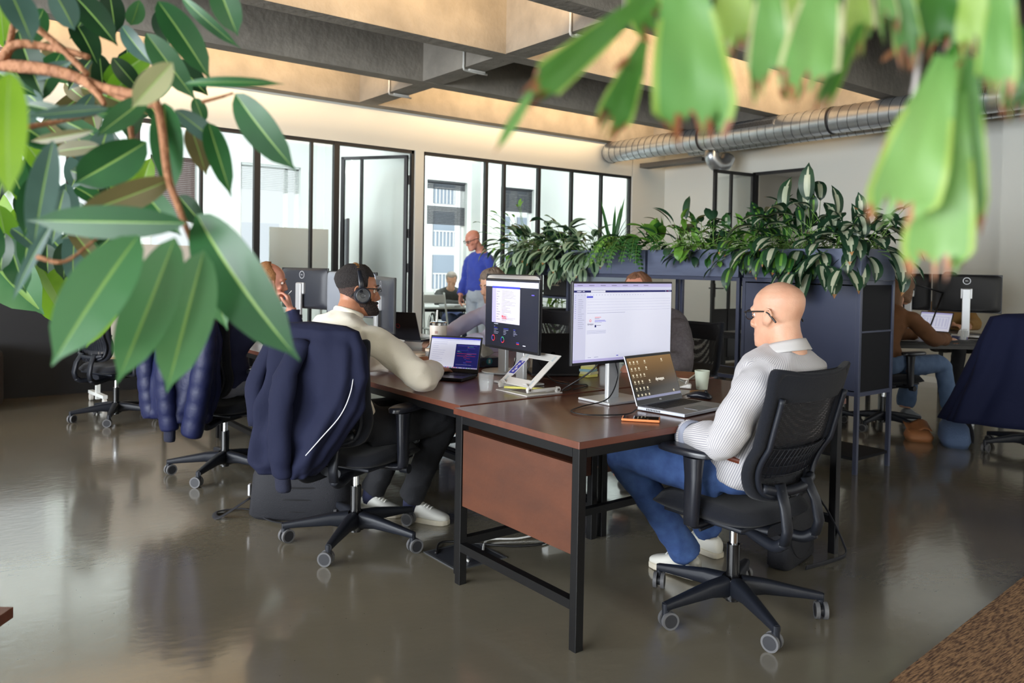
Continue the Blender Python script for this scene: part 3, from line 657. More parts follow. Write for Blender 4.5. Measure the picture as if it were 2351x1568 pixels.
def ui_mail():
    R = [(0,0,1,1,0),(0,0,1,.045,8),(0,.045,1,.085,1),(0,.087,1,.115,2),(.16,.09,.30,.112,0),(.01,.12,.025,.97,1),(.0,.12,.115,.965,1),(.03,.096,.07,.104,0),(.08,.096,.10,.104,0),(0,.965,1,1,8),(.12,.16,.18,.182,4)]
    rnd = random.Random(3)
    for i in range(7): R.append((.03+i*.11,.02,.03+i*.11+.05,.027,11))
    for i in range(24): R.append((.04+i*.028,.143,.04+i*.028+.008,.149,3))
    for i in range(11): R.append((.012,.15+i*.028,.018,.156+i*.028,4))
    for i in range(15): R.append((.04,.20+i*.026,.04+rnd.uniform(.03,.06),.205+i*.026,3))
    for i,v in enumerate((.20,.235,.27,.31,.345)): R.append((.125,v,.985,v+.0015,3))
    R.append((.125,.375,.50,.379,3))
    R += [(.20,.43,.26,.435,6),(.20,.447,.245,.452,11),(.20,.47,.30,.475,4),(.20,.483,.31,.488,10),(.20,.496,.27,.500,3),(.20,.53,.215,.56,2),(.22,.535,.26,.54,11)]
    for i in range(4): R.append((.125,.60+i*.012,.31,.603+i*.012,3))
    for i,u in enumerate((.93,.95,.965,.98)): R.append((u,.097,u+.006,.105,0 if i != 1 else 6))
    R += [(.14,.94,.17,.946,3),(.20,.94,.24,.946,3),(.42,.935,.44,.945,4)]
    return R
def ui_dash():
    R = [(0,0,1,1,5),(0,.02,1,.10,1),(.13,.095,.67,.645,9),(.13,.095,.67,.125,4),(.13,.125,.21,.645,8),(.31,.14,.312,.64,3),(.88,.19,.93,.205,10)]
    rnd = random.Random(5)
    for i in range(22): R.append((.33,.16+i*.021,.33+rnd.uniform(.05,.28),.164+i*.021,11))
    for i in range(12): R.append((.225,.17+i*.038,.225+rnd.uniform(.02,.07),.176+i*.038,11))
    R += [(.33,.53,.36,.55,6),(.365,.535,.41,.548,6),(.18,.66,.26,.668,0),(.18,.70,.20,.705,3)]
    for u in (.18,.37,.56):
        for i in range(5): R.append((u,.72+i*.022,u+rnd.uniform(.03,.10),.726+i*.022,3 if i else 4))
    for (u,v,c) in ((.62,.90,4),(.62,.92,6),(.74,.93,0)): R.append((u,v,u+.05,v+.012,c))
    return R
def ring_chart(par, cx, cz, r, cols):
    for k, c in enumerate(cols):
        m = MB(); a0, a1 = 2*pi*k/len(cols), 2*pi*(k+1)/len(cols)
        m.grid(lambda u,v: V((cx+cos(a0+(a1-a0)*u)*(r*.72+r*.28*v), -.0030, cz+sin(a0+(a1-a0)*u)*(r*.72+r*.28*v))), 8, 1)
        m.build('chart_segment', c, par, norm=False)
def monitor(label, pos, yaw, w, h, zc, rects=None, back=M_mback, stand=True, base=(.24,.18), logo=True, group='desk monitors', round_base=False, tilt=0):
    """pos = (x,y) of the panel centre; yaw 0 = screen facing -y"""
    t = thing('monitor', label, 'monitor', (pos[0],pos[1],.745), yaw, group)
    z = zc-.745
    p = MB(); p.box((0,.012,z),(w,.016,h),bv=.003); p.build('bezel', M_bez, t)
    p = MB(); p.loft([((0,.02,z),V((w*.49,0,0)),V((0,0,h*.485)),14),((0,.035,z),V((w*.46,0,0)),V((0,0,h*.465)),7),((0,.045,z),V((w*.40,0,0)),V((0,0,h*.44)),5)],40); p.build('back_cover', back, t, smooth=True, ang=35)
    if rects: s = ui(rects, w-.012, h-.022, 'screen', t, y=.0035, X=Matrix.Translation((0,0,z+.003)))
    else: p = MB(); p.box((0,.0035,z+.003),(w-.012,.001,h-.022)); p.build('screen', mat('screen_off',(14,15,18),.15), t)
    if stand:
        p = MB(); p.box((0,.075,z/2+.02),(.07,.026,z+.05),bv=.006); p.box((0,.055,z),(.10,.03,.10),bv=.006); p.build('stand', M_silver, t)
        p = MB()
        if round_base: p.lathe([(.0,0),(.125,0),(.128,.004),(.126,.009),(0,.009)],(0,.07,0.001),40)
        else: p.box((0,.06,.006),(base[0],base[1],.011),bv=.003)
        p.build('base', M_silver, t, smooth=round_base, ang=40)
    if logo:
        p = MB(); p.lathe([(.029,0),(.034,0),(.034,.001),(.029,.001)],(0,.0,0),28); 
        lo = p.build('logo', mat('logo_silver',(216,218,222),.3,metal=.3), t); lo.matrix_local = Matrix.Translation((0,.0455,z+h*.33)) @ Matrix.Rotation(-pi/2,4,'X') @ Matrix.Rotation(pi,4,'Z')
        text('logo_lettering','DELL',.011, MATS['logo_silver'], t, Matrix.Translation((0,.0465,z+h*.33)) @ Matrix(((-1,0,0,0),(0,0,1,0),(0,1,0,0),(0,0,0,1))), bold=.0003)
    return t
mB = monitor('wide silver-stemmed monitor with a white mail page on the nearest desk', (2.585,2.505), 0, .632, .362, 1.105, ui_mail(), base=(.26,.20), logo=False)
for (u,v,sz,s_,c) in ((.04,.1005,.006,'dynapps',S_w),(.062+.095,.517,.011,'dynapps',S_tx)):
    text('screen_lettering', s_, sz, c, mB, Matrix.Translation(((u-.5)*.62,.001,1.105-.745+.003+(.5-v)*.34)) @ Matrix.Rotation(pi/2,4,'X'))
q = MB(); q.lathe([(.004,0),(.0055,0),(.0055,.0002),(.004,.0002)],(0,0,0),20); o = q.build('screen_ring', S_r, mB); o.matrix_local = Matrix.Translation(((.158-.5)*.62,.002,1.105-.745+(.5-.465)*.34)) @ Matrix.Rotation(pi/2,4,'X')
# dark dashboard monitor, nearly edge on
a_, b_ = at(1113,712,4.24), at(1236,726,3.82); c_ = (a_+b_)/2; ya = math.atan2((b_-a_).y,(b_-a_).x); wA = (V((b_.x,b_.y,0))-V((a_.x,a_.y,0))).length
mA = monitor('slim monitor with a dark dashboard page and coloured rings, seen at a slant', (c_.x,c_.y), ya, wA, .365, 1.10, ui_dash(), logo=False, base=(.2,.18))
ring_chart(mA, (.19-.5)*wA, .355-.365*.35, .0165, (S_r,S_v,S_r)); ring_chart(mA, (.37-.5)*wA, .355-.365*.36, .0165, (S_gr,S_b,S_r))
text('screen_lettering','ODOO',.014,S_r,mA,Matrix.Translation(((.39-.5)*wA,-.001,.355+.365*(-.055))) @ Matrix.Rotation(pi/2,4,'X'))
def mon_px(label, l, r, dl, dr, h, **k):
    """panel whose left / right edge centres are seen at pixels l, r at depths dl, dr"""
    a, b = at(l[0],l[1],dl), at(r[0],r[1],dr); c = (a+b)/2; yw = math.atan2((b-a).y,(b-a).x)
    return (c, yw, (V((a.x,a.y))-V((b.x,b.y))).length)
c,yw,wd = mon_px('',(1122,705),(1247,712),4.75,4.35,.36); monitor('grey backed monitor just behind the dark dashboard monitor', (c.x,c.y), yw+pi, wd, .365, 1.118, back=M_silver, round_base=True, group='desk monitors')
c,yw,wd = mon_px('',(651,662),(756,664),7.25,6.88,.36); monitor('monitor seen from behind with a round silver logo, left of the headphones', (c.x,c.y), yw+pi, wd, .36, 1.12)
c,yw,wd = mon_px('',(755,668),(868,668),6.7,6.2,.36); monitor('paler monitor back half hidden behind the head with headphones', (c.x,c.y), yw+pi, wd, .36, 1.10, back=mat('grey_back',(150,156,166),.4), logo=False)
c,yw,wd = mon_px('',(869,690),(911,700),5.8,5.05,.36); monitor('narrow looking monitor back turned sideways right of the bearded face', (c.x,c.y), yw+pi, max(wd,.5), .36, 1.08, logo=True)
c,yw,wd = mon_px('',(2140,678),(2301,680),7.9,7.6,.36); mr = monitor('wide black monitor back with a round logo at the right side of the room', (c.x,c.y), yw+pi, wd, .37, 1.16, back=mat('black_back',(30,30,33),.5))
c,yw,wd = mon_px('',(2050,676),(2139,678),8.3,8.0,.36); monitor('second black monitor back beside the cabinet edge', (c.x,c.y), yw+pi, wd, .37, 1.16, back=mat('black_back',(30,30,33),.5), logo=False)
# ---------------- laptops ----------------
M_lap = mat('laptop_silver',(168,171,178),.35,metal=.6); M_lapd = mat('laptop_dark',(34,35,40),.35); M_key = mat('laptop_keys',(22,23,26),.5)
def laptop(label, pos, yaw, w, d, lidang, rects, body=M_lap, lid=None, z=.745, group='open laptops', liftup=0):
    """pos = centre of the hinge line; front of the base toward local -y; lidang from vertical"""
    t = thing('laptop', label, 'laptop', (pos[0],pos[1],z+liftup), yaw, group); lid = lid or body
    MB().box((0,-d/2,.010),(w,d,.016),bv=.003).build('base', body, t)
    k = MB(); nx = 14; kw = (w-.05)/nx
    for r in range(5):
        for c in range(nx): k.box((-(w-.05)/2+kw*(c+.5),-.03-r*.019,.0188),(kw*.84,.0155,.0016))
    k.build('keyboard', M_key, t)
    MB().box((0,-d+.045,.0184),(w*.33,.065,.0008)).build('touchpad', mat('touchpad',(120,122,128),.3,metal=.4) if body is M_lap else M_lapd, t)
    p = MB()
    for i in range(9): p.box((-w/2-.0004,-.05-i*.008,.010),(.001,.004,.007))
    p.build('vent', M_key, t)
    X = Matrix.Translation((0,0,.016)) @ Matrix.Rotation(-lidang,4,'X')
    h = d*.94; p = MB(); p.X = X; p.box((0,.003,h/2),(w,.006,h),bv=.0025); L_ = p.build('lid', lid, t)
    p = MB(); p.X = X; p.box((0,-.0004,h/2),(w-.006,.0012,h-.006)); p.build('lid_bezel', mat('lap_bezel',(20,20,22),.3), t)
    if rects: ui(rects, w-.016, h-.034, 'screen', t, y=-.0014, X=X @ Matrix.Translation((0,0,h/2+.007)))
    return t, X, h
def ui_brown():
    R = [(0,0,1,1,12),(0,.94,1,1,8)]; 
    return R
def ui_code():
    R = [(0,0,1,1,0),(0,0,1,.045,4),(0,.045,1,.10,1),(.52,.20,1,.97,2),(0,.965,1,1,8)]; rnd = random.Random(2)
    for i in range(10): R.append((.05,.15+i*.07,.05+rnd.uniform(.1,.3),.156+i*.07,3))
    for i in range(26): R.append((.56+rnd.choice((0,.2)),.25+i*.026,.60+rnd.uniform(0,.35),.256+i*.026,rnd.choice((10,4,3,6,7,10))))
    for i in range(16): R.append((.1+i*.05,.972,.125+i*.05,.992,rnd.choice((4,6,7,0))))
    return R
lx0, lx1 = V((2.472,2.325,0)), V((2.846,2.375,0))
tB,XB,hB = laptop('silver laptop with a brown desktop page in front of the bald person', ((lx0.x+lx1.x)/2,(lx0.y+lx1.y)/2), math.atan2(.045,.374), .345, .235, radians(20), None)
def brown_screen():
    m = bpy.data.materials.new('screen_brown_glow'); m.use_nodes = True; N = m.node_tree.nodes; L = m.node_tree.links; b = N['Principled BSDF']
    b.inputs['Base Color'].default_value = (.01,.01,.01,1); b.inputs['Roughness'].default_value = .12
    tc = N.new('ShaderNodeTexCoord'); s = N.new('ShaderNodeSeparateXYZ'); L.new(tc.outputs['Generated'], s.inputs[0]); r = N.new('ShaderNodeValToRGB')
    r.color_ramp.elements[0].color = srgb((50,38,24)); r.color_ramp.elements[1].color = srgb((196,150,92)); r.color_ramp.elements[0].position = .25; r.color_ramp.elements[1].position = 1
    L.new(s.outputs['Z'], r.inputs[0]); L.new(r.outputs[0], b.inputs['Emission Color']); b.inputs['Emission Strength'].default_value = .26; return m
p = MB(); p.X = XB; p.box((0,-.0016,hB/2+.006),(.329,.0008,hB-.038)); p.build('screen', brown_screen(), tB)
ic = MB(); ic.X = XB; rnd = random.Random(4)
for (c_,r_) in [(0,0),(1,0),(2,0),(4,0),(0,1),(1,1),(2,1),(4,1),(0,2),(1,2),(2,2),(3,2),(0,3),(1,3),(2,3),(4,3),(0,4),(1,4),(2,4),(3,4),(0,5),(1,5),(2,5),(3,5),(10,5),(8.8,0)]:
    x = -.148+c_*.0265; zc = hB-.032-r_*.029; ic.box((x,-.0024,zc),(.0085,.0006,.009)); ic.box((x,-.0024,zc-.009),(.013,.0006,.0015))
ic.build('screen_icons', em('icon',(196,186,160),.5), tB)
p = MB(); p.X = XB; p.box((0,-.0026,.030),(.329,.0006,.011)); p.build('screen_taskbar', em('taskbar',(120,122,150),.5), tB)
text('screen_lettering','dynapps',.020,em('lettering',(220,216,206),.7),tB, XB @ Matrix.Translation((.035,-.003,hB*.47)) @ Matrix.Rotation(pi/2,4,'X'))
text('laptop_lettering','DELL',.0085,mat('logo_silver',(216,218,222),.3,metal=.3),tB, XB @ Matrix.Translation((0,-.0026,.014)) @ Matrix.Rotation(pi/2,4,'X'), bold=.0003)
lz0, lz1 = V((2.545,4.02,0)), V((2.70,3.70,0))
fl, frr = V((2.254,3.601,0)), V((2.409,3.491,0))
# laptop of the person with headphones: hinge line roughly along +y, facing -x
_q = on(1037,853,2,.765); LAX, LAY = _q.x, _q.y
tA,XA,hA = laptop('dark laptop with a split white and navy page before the person with headphones', (LAX,LAY), radians(-58), .31, .215, radians(17), ui_code(), body=mat('laptop_space_black',(28,28,32),.3,metal=.4))
tC,XC,hC = laptop('dark laptop lid with a red ring sticker behind the tumbler', (2.86,4.98), radians(118), .33, .23, radians(22), None, body=M_lapd, liftup=.05)
q = MB(); q.X = XC; q.lathe([(.014,0),(.017,0),(.017,.001),(.014,.001)],(0,0,0),20,RX(-pi/2)); q.v = [tuple(V(v)) for v in q.v]
o = q.build('sticker_ring', mat('red_ring',(196,50,60),.5), tC); o.location = XC.to_3x3() @ V((0,.0065,hC*.5))
dk = laptop('black laptop lid standing open left of the white screen', (2.90,3.28), radians(150), .34, .25, radians(14), None, body=mat('laptop_black',(24,23,26),.5), liftup=.0)
q = MB(); a = frame((0,0,0),(1,0,0),(0,0,1))
q.lathe([(0,0),(.012,0),(.012,.0006),(0,.0006)],(0,0,0),20); o = q.build('lid_logo', mat('dark_gloss',(12,12,14),.1), dk[0]); o.matrix_local = dk[1] @ Matrix.Translation((.06,.0065,dk[2]*.5)) @ Matrix.Rotation(-pi/2,4,'X')
_q = on(2140,768,2,.735)
tW,XW_,hW = laptop('laptop with a pale table page before the person in the brown jumper', (_q.x,_q.y), radians(-97), .34, .24, radians(20), [(0,0,1,1,0),(0,0,1,.08,8),(.06,.2,.94,.85,1),(.1,.25,.9,.8,0)]+[(.12+i*.1,.3,.18+i*.1,.75,1) for i in range(8)], body=M_lapd, z=.735)
# ---------------- people ----------------
def remesh(mb, vox, smooth_it=3, sub=0):
    me = bpy.data.meshes.new('tmp'); me.from_pydata(mb.v, [], mb.f)
    bm = bmesh.new(); bm.from_mesh(me); bmesh.ops.recalc_face_normals(bm, faces=bm.faces[:]); bm.to_mesh(me); bm.free()
    o = bpy.data.objects.new('tmp', me); COL.objects.link(o)
    r = o.modifiers.new('r','REMESH'); r.mode = 'VOXEL'; r.voxel_size = vox; r.use_smooth_shade = True
    if smooth_it: s = o.modifiers.new('s','SMOOTH'); s.factor = .5; s.iterations = smooth_it
    bpy.context.view_layer.update(); dg = bpy.context.evaluated_depsgraph_get()
    m2 = bpy.data.meshes.new_from_object(o.evaluated_get(dg)); bpy.data.objects.remove(o); bpy.data.meshes.remove(me)
    return m2
def link_mesh(me, name, m, parent=None, fn=None):
    me.name = name; me.materials.clear(); 
    for q in (m if isinstance(m, list) else [m]): me.materials.append(q)
    if fn:
        nrm = [v.normal.copy() for v in me.vertices]
        for v, n in zip(me.vertices, nrm): v.co += n*fn(v.co, n)
    me.polygons.foreach_set('use_smooth', [True]*len(me.polygons)); me.update()
    o = bpy.data.objects.new(name, me); COL.objects.link(o)
    if parent: o.parent = parent
    return o
def folds(amp, sx=(9,9,9), seed=0, fine=.35):
    def f(p, n):
        q = V((p.x*sx[0]+seed, p.y*sx[1], p.z*sx[2])); a = noise.noise(q); b = noise.noise(q*2.3+V((3,1,7)))
        return amp*((1-abs(a)*2.2)*.8-.3 + b*fine*1.4)
    return f
def skin_mat(name, col, blot, rough=.45): return mat(name, col, rough, var=(14,blot,.7), bump=(180,.12), sss=.06)
SK1 = skin_mat('skin_warm_tan', (188,132,100), (170,112,84)); SK2 = skin_mat('skin_fair', (222,176,148), (205,150,122)); SK3 = skin_mat('skin_ruddy', (220,160,138), (205,134,112))
M_eyew = mat('eye_white',(232,228,222),.2); M_iris = mat('iris_dark',(40,26,18),.15); M_lips = mat('lips',(176,104,96),.4)
HS = [(-.116,.020,.078,.035,2),(-.108,.036,.090,.022,2.2),(-.09,.047,.0945,-.012,2.3),(-.07,.054,.0925,-.038,2.3),(-.045,.060,.090,-.058,2.2),(-.02,.066,.088,-.074,2.2),(.0,.0695,.0865,-.085,2.1),(.02,.0725,.0885,-.0945,2.1),(.04,.0750,.0900,-.0995,2.1),(.06,.0755,.0870,-.100,2.1),(.08,.0700,.0760,-.0935,2.05),(.097,.0575,.0590,-.079,2),(.111,.040,.037,-.057,2),(.119,.022,.015,-.036,2),(.1225,.008,.0,-.020,2)]
def head_sec(X, off=0, secs=HS, k=1):
    out = []
    for z, w_, fr_, bk, q in secs:
        cy = (fr_+bk)/2; out.append((X @ V((0,cy,z*(1+off*4))), X.to_3x3() @ V((w_+off,0,0)), X.to_3x3() @ V((0,(fr_-bk)/2+off,0)), q))
    return out
def tform(c, fwd, up):
    f = V(fwd).normalized(); u = V(up); r = f.cross(u).normalized(); u = r.cross(f)
    return Matrix(((r.x,f.x,u.x,c[0]),(r.y,f.y,u.y,c[1]),(r.z,f.z,u.z,c[2]),(0,0,0,1)))
def head_add(mb, X, s=1.0):
    X = X @ Matrix.Scale(s,4); T = lambda *p: X @ V(p); D = lambda *p: X.to_3x3() @ V(p)
    mb.loft(head_sec(X), 32)
    mb.loft([(T(0,.083,.022),D(.008,0,0),D(0,.010,0)),(T(0,.092,.005),D(.009,0,0),D(0,.012,0)),(T(0,.100,-.014),D(.012,0,0),D(0,.014,0)),(T(0,.105,-.028),D(.017,0,0),D(0,.015,0)),(T(0,.098,-.038),D(.016,0,0),D(0,.012,0)),(T(0,.090,-.042),D(.008,0,0),D(0,.006,0))],14)
    for sx in (-1,1):
        mb.tube([T(sx*.012,.086,.026),T(sx*.034,.085,.030),T(sx*.056,.068,.024)],[.009,.0095,.007],8)
        mb.tube([T(sx*.052,.062,-.018),T(sx*.040,.076,-.030)],[.018,.014],10)
        e = crv([T(sx*.068,.012,-.028),T(sx*.076,.010,-.014),T(sx*.082,-.002,.012),T(sx*.086,-.014,.028),T(sx*.085,-.028,.022),T(sx*.080,-.030,.004),T(sx*.074,-.018,-.020),T(sx*.069,.002,-.032)],3)
        mb.tube(e,.0046*s,7); mb.loft([(T(sx*.070,-.002,-.004),D(0,.010,0),D(0,0,.018)),(T(sx*.076,-.006,-.002),D(0,.018,0),D(0,0,.024)),(T(sx*.079,-.010,.0),D(0,.016,0),D(0,0,.022))],14)
    for z,r_ in ((-.060,.0062),(-.070,.0068)): mb.tube([T(-.024,.082,z),T(-.012,.0925,z+.001),T(0,.0955,z),T(.012,.0925,z+.001),T(.024,.082,z)],[.003*s,r_*s,r_*s,r_*s,.003*s],8)
    mb.tube([T(-.014,.086,-.098),T(0,.090,-.099),T(.014,.086,-.098)],[.012*s]*3,8)
def hand_add(mb, wr, d, nrm, side, curl=.5, s=1.0, spread=1.0, thumb=.6):
    """wr wrist, d direction of the palm, nrm back-of-hand normal, side +1 when the thumb lies toward nrm x d ... """
    d = V(d).normalized(); n = V(nrm); n = (n-d*n.dot(d)).normalized(); t = d.cross(n)*side
    P = lambda a,b,c=0: V(wr)+d*(a*s)+t*(b*s)+n*(c*s)
    mb.loft([(P(-.01,0),t*.024*s,n*.018*s,2.4),(P(.02,.0),t*.032*s,n*.016*s,2.6),(P(.055,.002),t*.041*s,n*.0145*s,2.8),(P(.088,.0),t*.040*s,n*.012*s,2.8)],16)
    for k,(b,L,r_) in enumerate(((.030,.070,.0092),(.0105,.078,.0095),(-.009,.073,.0092),(-.027,.058,.0080))):
        p = P(.080,b); a = 0; pts = [P(.06,b*.9),p]; rr = [r_*s,r_*s*1.05]; dd = (d+t*(b*1.6*spread)).normalized()
        c = curl*(1+.12*k)
        for j,f in enumerate((.46,.31,.23)):
            a += c*(.75 if j == 0 else 1.0); p = p+(dd*cos(a)-n*sin(a))*(L*f*s); pts.append(p); rr.append(r_*s*(1.0,.92,.78)[j])
        mb.tube(pts, rr, 9)
    th = [P(.012,.022,-.004),P(.038,.044,-.012),P(.066,.056,-.020-.01*thumb),P(.088,.056-.012*thumb,-.026-.014*thumb)]
    mb.tube(th,[.0135*s,.0125*s,.0105*s,.0085*s],9)
def ball(mb, c, r, n=14):
    c = V(c); mb.loft([(c+V((0,0,r*-cos(pi*k/8))),V((r*sin(pi*k/8)+1e-4,0,0)),V((0,r*sin(pi*k/8)+1e-4,0))) for k in range(1,8)],n)
def limb(mb, pts, rad, n=16): mb.tube(crv(pts,4), [rad[min(int(i/4),len(rad)-2)]*(1-(i%4)/4)+rad[min(int(i/4)+1,len(rad)-1)]*((i%4)/4) for i in range((len(pts)-1)*4+1)], n)
def torso(mb, pel, spine, neck, lat0, lat1, g=0, w=1.0, belly=0, top=True, bottom=0):
    """stack of ellipses from the pelvis over the spine to the base of the neck"""
    pel, spine, neck = V(pel), V(spine), V(neck); lat0, lat1 = V(lat0).normalized(), V(lat1).normalized()
    C = crv([pel, spine, neck], 6); k = len(C); prof = [(.0,.150,.105),(.1,.165,.118),(.25,.158,.118+belly),(.4,.150,.112+belly),(.55,.160,.118+belly*.5),(.70,.172,.122),(.82,.176,.115),(.90,.170,.098),(.96,.128,.078),(1.0,.068,.060)]
    secs = []
    for f, a, b in prof:
        if f < bottom: continue
        i = f*(k-1); i0 = min(int(i),k-2); p = C[i0].lerp(C[i0+1], i-i0); tg = (C[i0+1]-C[i0]).normalized(); la = lat0.lerp(lat1,f); la = (la-tg*la.dot(tg)).normalized(); fr_ = tg.cross(la)
        gg = g if f < .93 else g*.5
        secs.append((p, la*(a*w+gg), fr_*(b*w+gg), 2.5))
    mb.loft(secs, 28)
def shoe(name, heel, toe, m, sole, parent, s=1.0, z0=None):
    heel, toe = V(heel), V(toe); d = (toe-heel); L = d.length; d.normalize(); l = V((-d.y,d.x,0)).normalized(); u = l.cross(d)*-1; u = u if u.z > 0 else -u
    P = lambda a,h: heel+d*(a*L)+u*h
    q = MB(); q.loft([(P(.0,.045),l*.020,u*.030),(P(.06,.052),l*.034,u*.042),(P(.22,.060),l*.038,u*.048),(P(.40,.058),l*.039,u*.044),(P(.58,.046),l*.043,u*.032),(P(.76,.038),l*.047,u*.026),(P(.92,.033),l*.040,u*.020),(P(1.0,.030),l*.018,u*.010)],18,2.4)
    o = q.build(name, m, parent, smooth=True, sub=1)
    q = MB(); out = [(0,.022),(.05,.036),(.2,.040),(.4,.040),(.6,.047),(.8,.050),(.94,.038),(1.0,.016)]; pl = [(a*L,b) for a,b in out]+[(a*L,-b) for a,b in out[::-1]]
    q.prism(pl, .026, frame(heel+u*.0, d, l)); q.build('sole', sole, o, smooth=False, bev=.005)
    q = MB()
    for k in range(5): a = .36+k*.065; q.tube([P(a,.098-.09*(a-.36))-l*.020,P(a+.01,.106-.09*(a-.36)),P(a,.098-.09*(a-.36))+l*.020],.0032,6)
    q.build('laces', mat('laces',(225,224,218),.8), o, smooth=True)
    return o
def eyes(X, par, s=1.0, brow=None, iris=M_iris):
    for sx in (-1,1):
        q = MB(); q.lathe([(.0115*sin(a*pi/10),.0115*cos(a*pi/10)) for a in range(1,10)],X @ V((sx*.031,.0765,.010)),14); q.build('eye', M_eyew, par, smooth=True)
        q = MB(); q.lathe([(.0052*sin(a*pi/8),.004*cos(a*pi/8)) for a in range(1,8)],X @ V((sx*.031,.0870,.010)),10, X.to_3x3() @ RX(-pi/2)); q.build('iris', iris, par, smooth=True)
        q = MB(); q.tube(crv([X @ V((sx*.018,.0855,.014)),X @ V((sx*.031,.0885,.0185)),X @ V((sx*.045,.0800,.013))],3),.0030,6); q.tube(crv([X @ V((sx*.018,.0850,.005)),X @ V((sx*.031,.0865,.001)),X @ V((sx*.045,.0800,.006))],3),.0024,6); q.build('eyelid', par.data.materials[0] if par.data else SK2, par, smooth=True)
        if brow: q = MB(); q.tube(crv([X @ V((sx*.013,.0935,.029)),X @ V((sx*.032,.0945,.037)),X @ V((sx*.055,.0765,.031))],4),[.0035]*3+[.005]*4+[.003]*2,7,flat=.6); q.build('eyebrow', brow, par, smooth=True)
def hair(name, X, m, par, region, off=.006, amp=.004, freq=60, nz=26, nt=56, zmax=1.0):
    """shell over the skull where region(theta,z) > 0; theta 0 = right, pi/2 = front"""
    q = MB(); S = HS
    def samp(z):
        for a, b in zip(S, S[1:]):
            if z <= b[0]: t = max(0,(z-a[0])/(b[0]-a[0])); return [a[i]*(1-t)+b[i]*t for i in range(5)]
        return S[-1]
    def pos(i, j, o):
        th = 2*pi*i/nt; z = -.112+.231*(j/nz)**.9; _, w_, fr_, bk, p = samp(z); cx, sx_ = cos(th), sin(th)
        x = (w_+o)*math.copysign(abs(cx)**(2/p),cx); y = (fr_+bk)/2+((fr_-bk)/2+o)*math.copysign(abs(sx_)**(2/p),sx_)
        return V((x, y, z+o*max(0,z/.119)**3*1.0))
    vs = []; keep = {}
    for i in range(nt):
        for j in range(nz+1):
            th = 2*pi*i/nt; z = -.112+.231*(j/nz)**.9; r = region(th, z)
            o = -.004 if r <= 0 else min(1,r*2.5)*off + amp*noise.noise(V((cos(th)*freq*.09+5,sin(th)*freq*.09,z*freq)))+.001
            vs.append(X @ pos(i,j,o)); keep[(i,j)] = r
    top = len(vs); vs.append(X @ V((0,-.01,.1235+off)))
    fs = []; m_ = nz+1
    for i in range(nt):
        i2 = (i+1) % nt
        for j in range(nz):
            if max(keep[(i,j)],keep[(i2,j)],keep[(i,j+1)],keep[(i2,j+1)]) > 0: fs.append((i*m_+j,i2*m_+j,i2*m_+j+1,i*m_+j+1))
        if keep[(i,nz)] > 0: fs.append((i*m_+nz,i2*m_+nz,top))
    used = sorted({v for f in fs for v in f}); ix = {v:k for k,v in enumerate(used)}
    q.add([vs[v] for v in used], [tuple(ix[v] for v in f) for f in fs]); return q.build(name, m, par, smooth=True)
def person(label, cat='person', group=None): 
    return None
# ---- person with headphones in the cream sweatshirt ----
def az(a, el=0): a = radians(a); e = radians(el); return V((sin(a)*cos(e),cos(a)*cos(e),sin(e)))
def make_person(label, skin, H, pel, spine, neck, lat0, lat1, arms, legs, hands, vox=.006, neckr=.056, hs=1.0, w=1.0):
    """H=(centre,fwd,up); arms = [(shoulder,elbow,wrist)], hands=[(dir,normal,side,curl)], legs=[(hip,knee,ankle)]"""
    X = tform(*H); b = MB()
    torso(b, pel, spine, neck, lat0, lat1, g=-.022, w=w)
    nb = V(neck); ht = X @ V((0,-.022,-.06))
    b.tube(crv([nb-V((0,0,.03)),nb.lerp(ht,.4),ht,X @ V((0,-.025,-.0))],4),[neckr*1.15]*3+[neckr]*7+[neckr*.95]*3,22)
    head_add(b, X, hs)
    for (s_,e_,w_) in arms: limb(b,[s_,V(s_).lerp(V(e_),.5),e_,V(e_).lerp(V(w_),.4),w_],[.038,.040,.037,.038,.026])
    for (wr,(d,n,sd,cu)) in zip([a[2] for a in arms], hands): hand_add(b, wr, d, n, sd, cu)
    for (h_,k_,a_) in legs: limb(b,[h_,V(h_).lerp(V(k_),.5),k_,V(k_).lerp(V(a_),.35),a_],[.075,.068,.052,.050,.034])
    me = remesh(b, vox, 2)
    # eye hollows
    def dent(p, n):
        q = X.inverted() @ p; r = 0
        for sx in (-1,1): r -= .0075*math.exp(-((q.x-sx*.031)**2/.00022+(q.z-.008)**2/.00013)) if q.y > .05 else 0
        return r
    o = link_mesh(me, 'person', skin, None, dent); tag(o, label, 'person')
    return o, X.copy()
def shirt(name, m, par, pel, spine, neck, lat0, lat1, arms, g=.010, sl=.016, vox=.009, amp=.006, seed=0, cut=.9, w=1.0, bottom=0, fsc=(9,9,9), belly=0):
    b = MB(); torso(b, pel, spine, neck, lat0, lat1, g=g, w=w, bottom=bottom, belly=belly)
    for (s_,e_,w_) in arms:
        s_, e_, w_ = V(s_), V(e_), V(w_); we = e_.lerp(w_, cut)
        limb(b,[s_-V((0,0,.016)),s_.lerp(e_,.5),e_,e_.lerp(we,.5),we],[.046+sl,.050+sl,.044+sl,.043+sl,.030+sl*.9]); ball(b, s_-V((0,0,.022)), .044+sl)
    me = remesh(b, vox, 4); return link_mesh(me, name, m, par, folds(amp, fsc, seed))
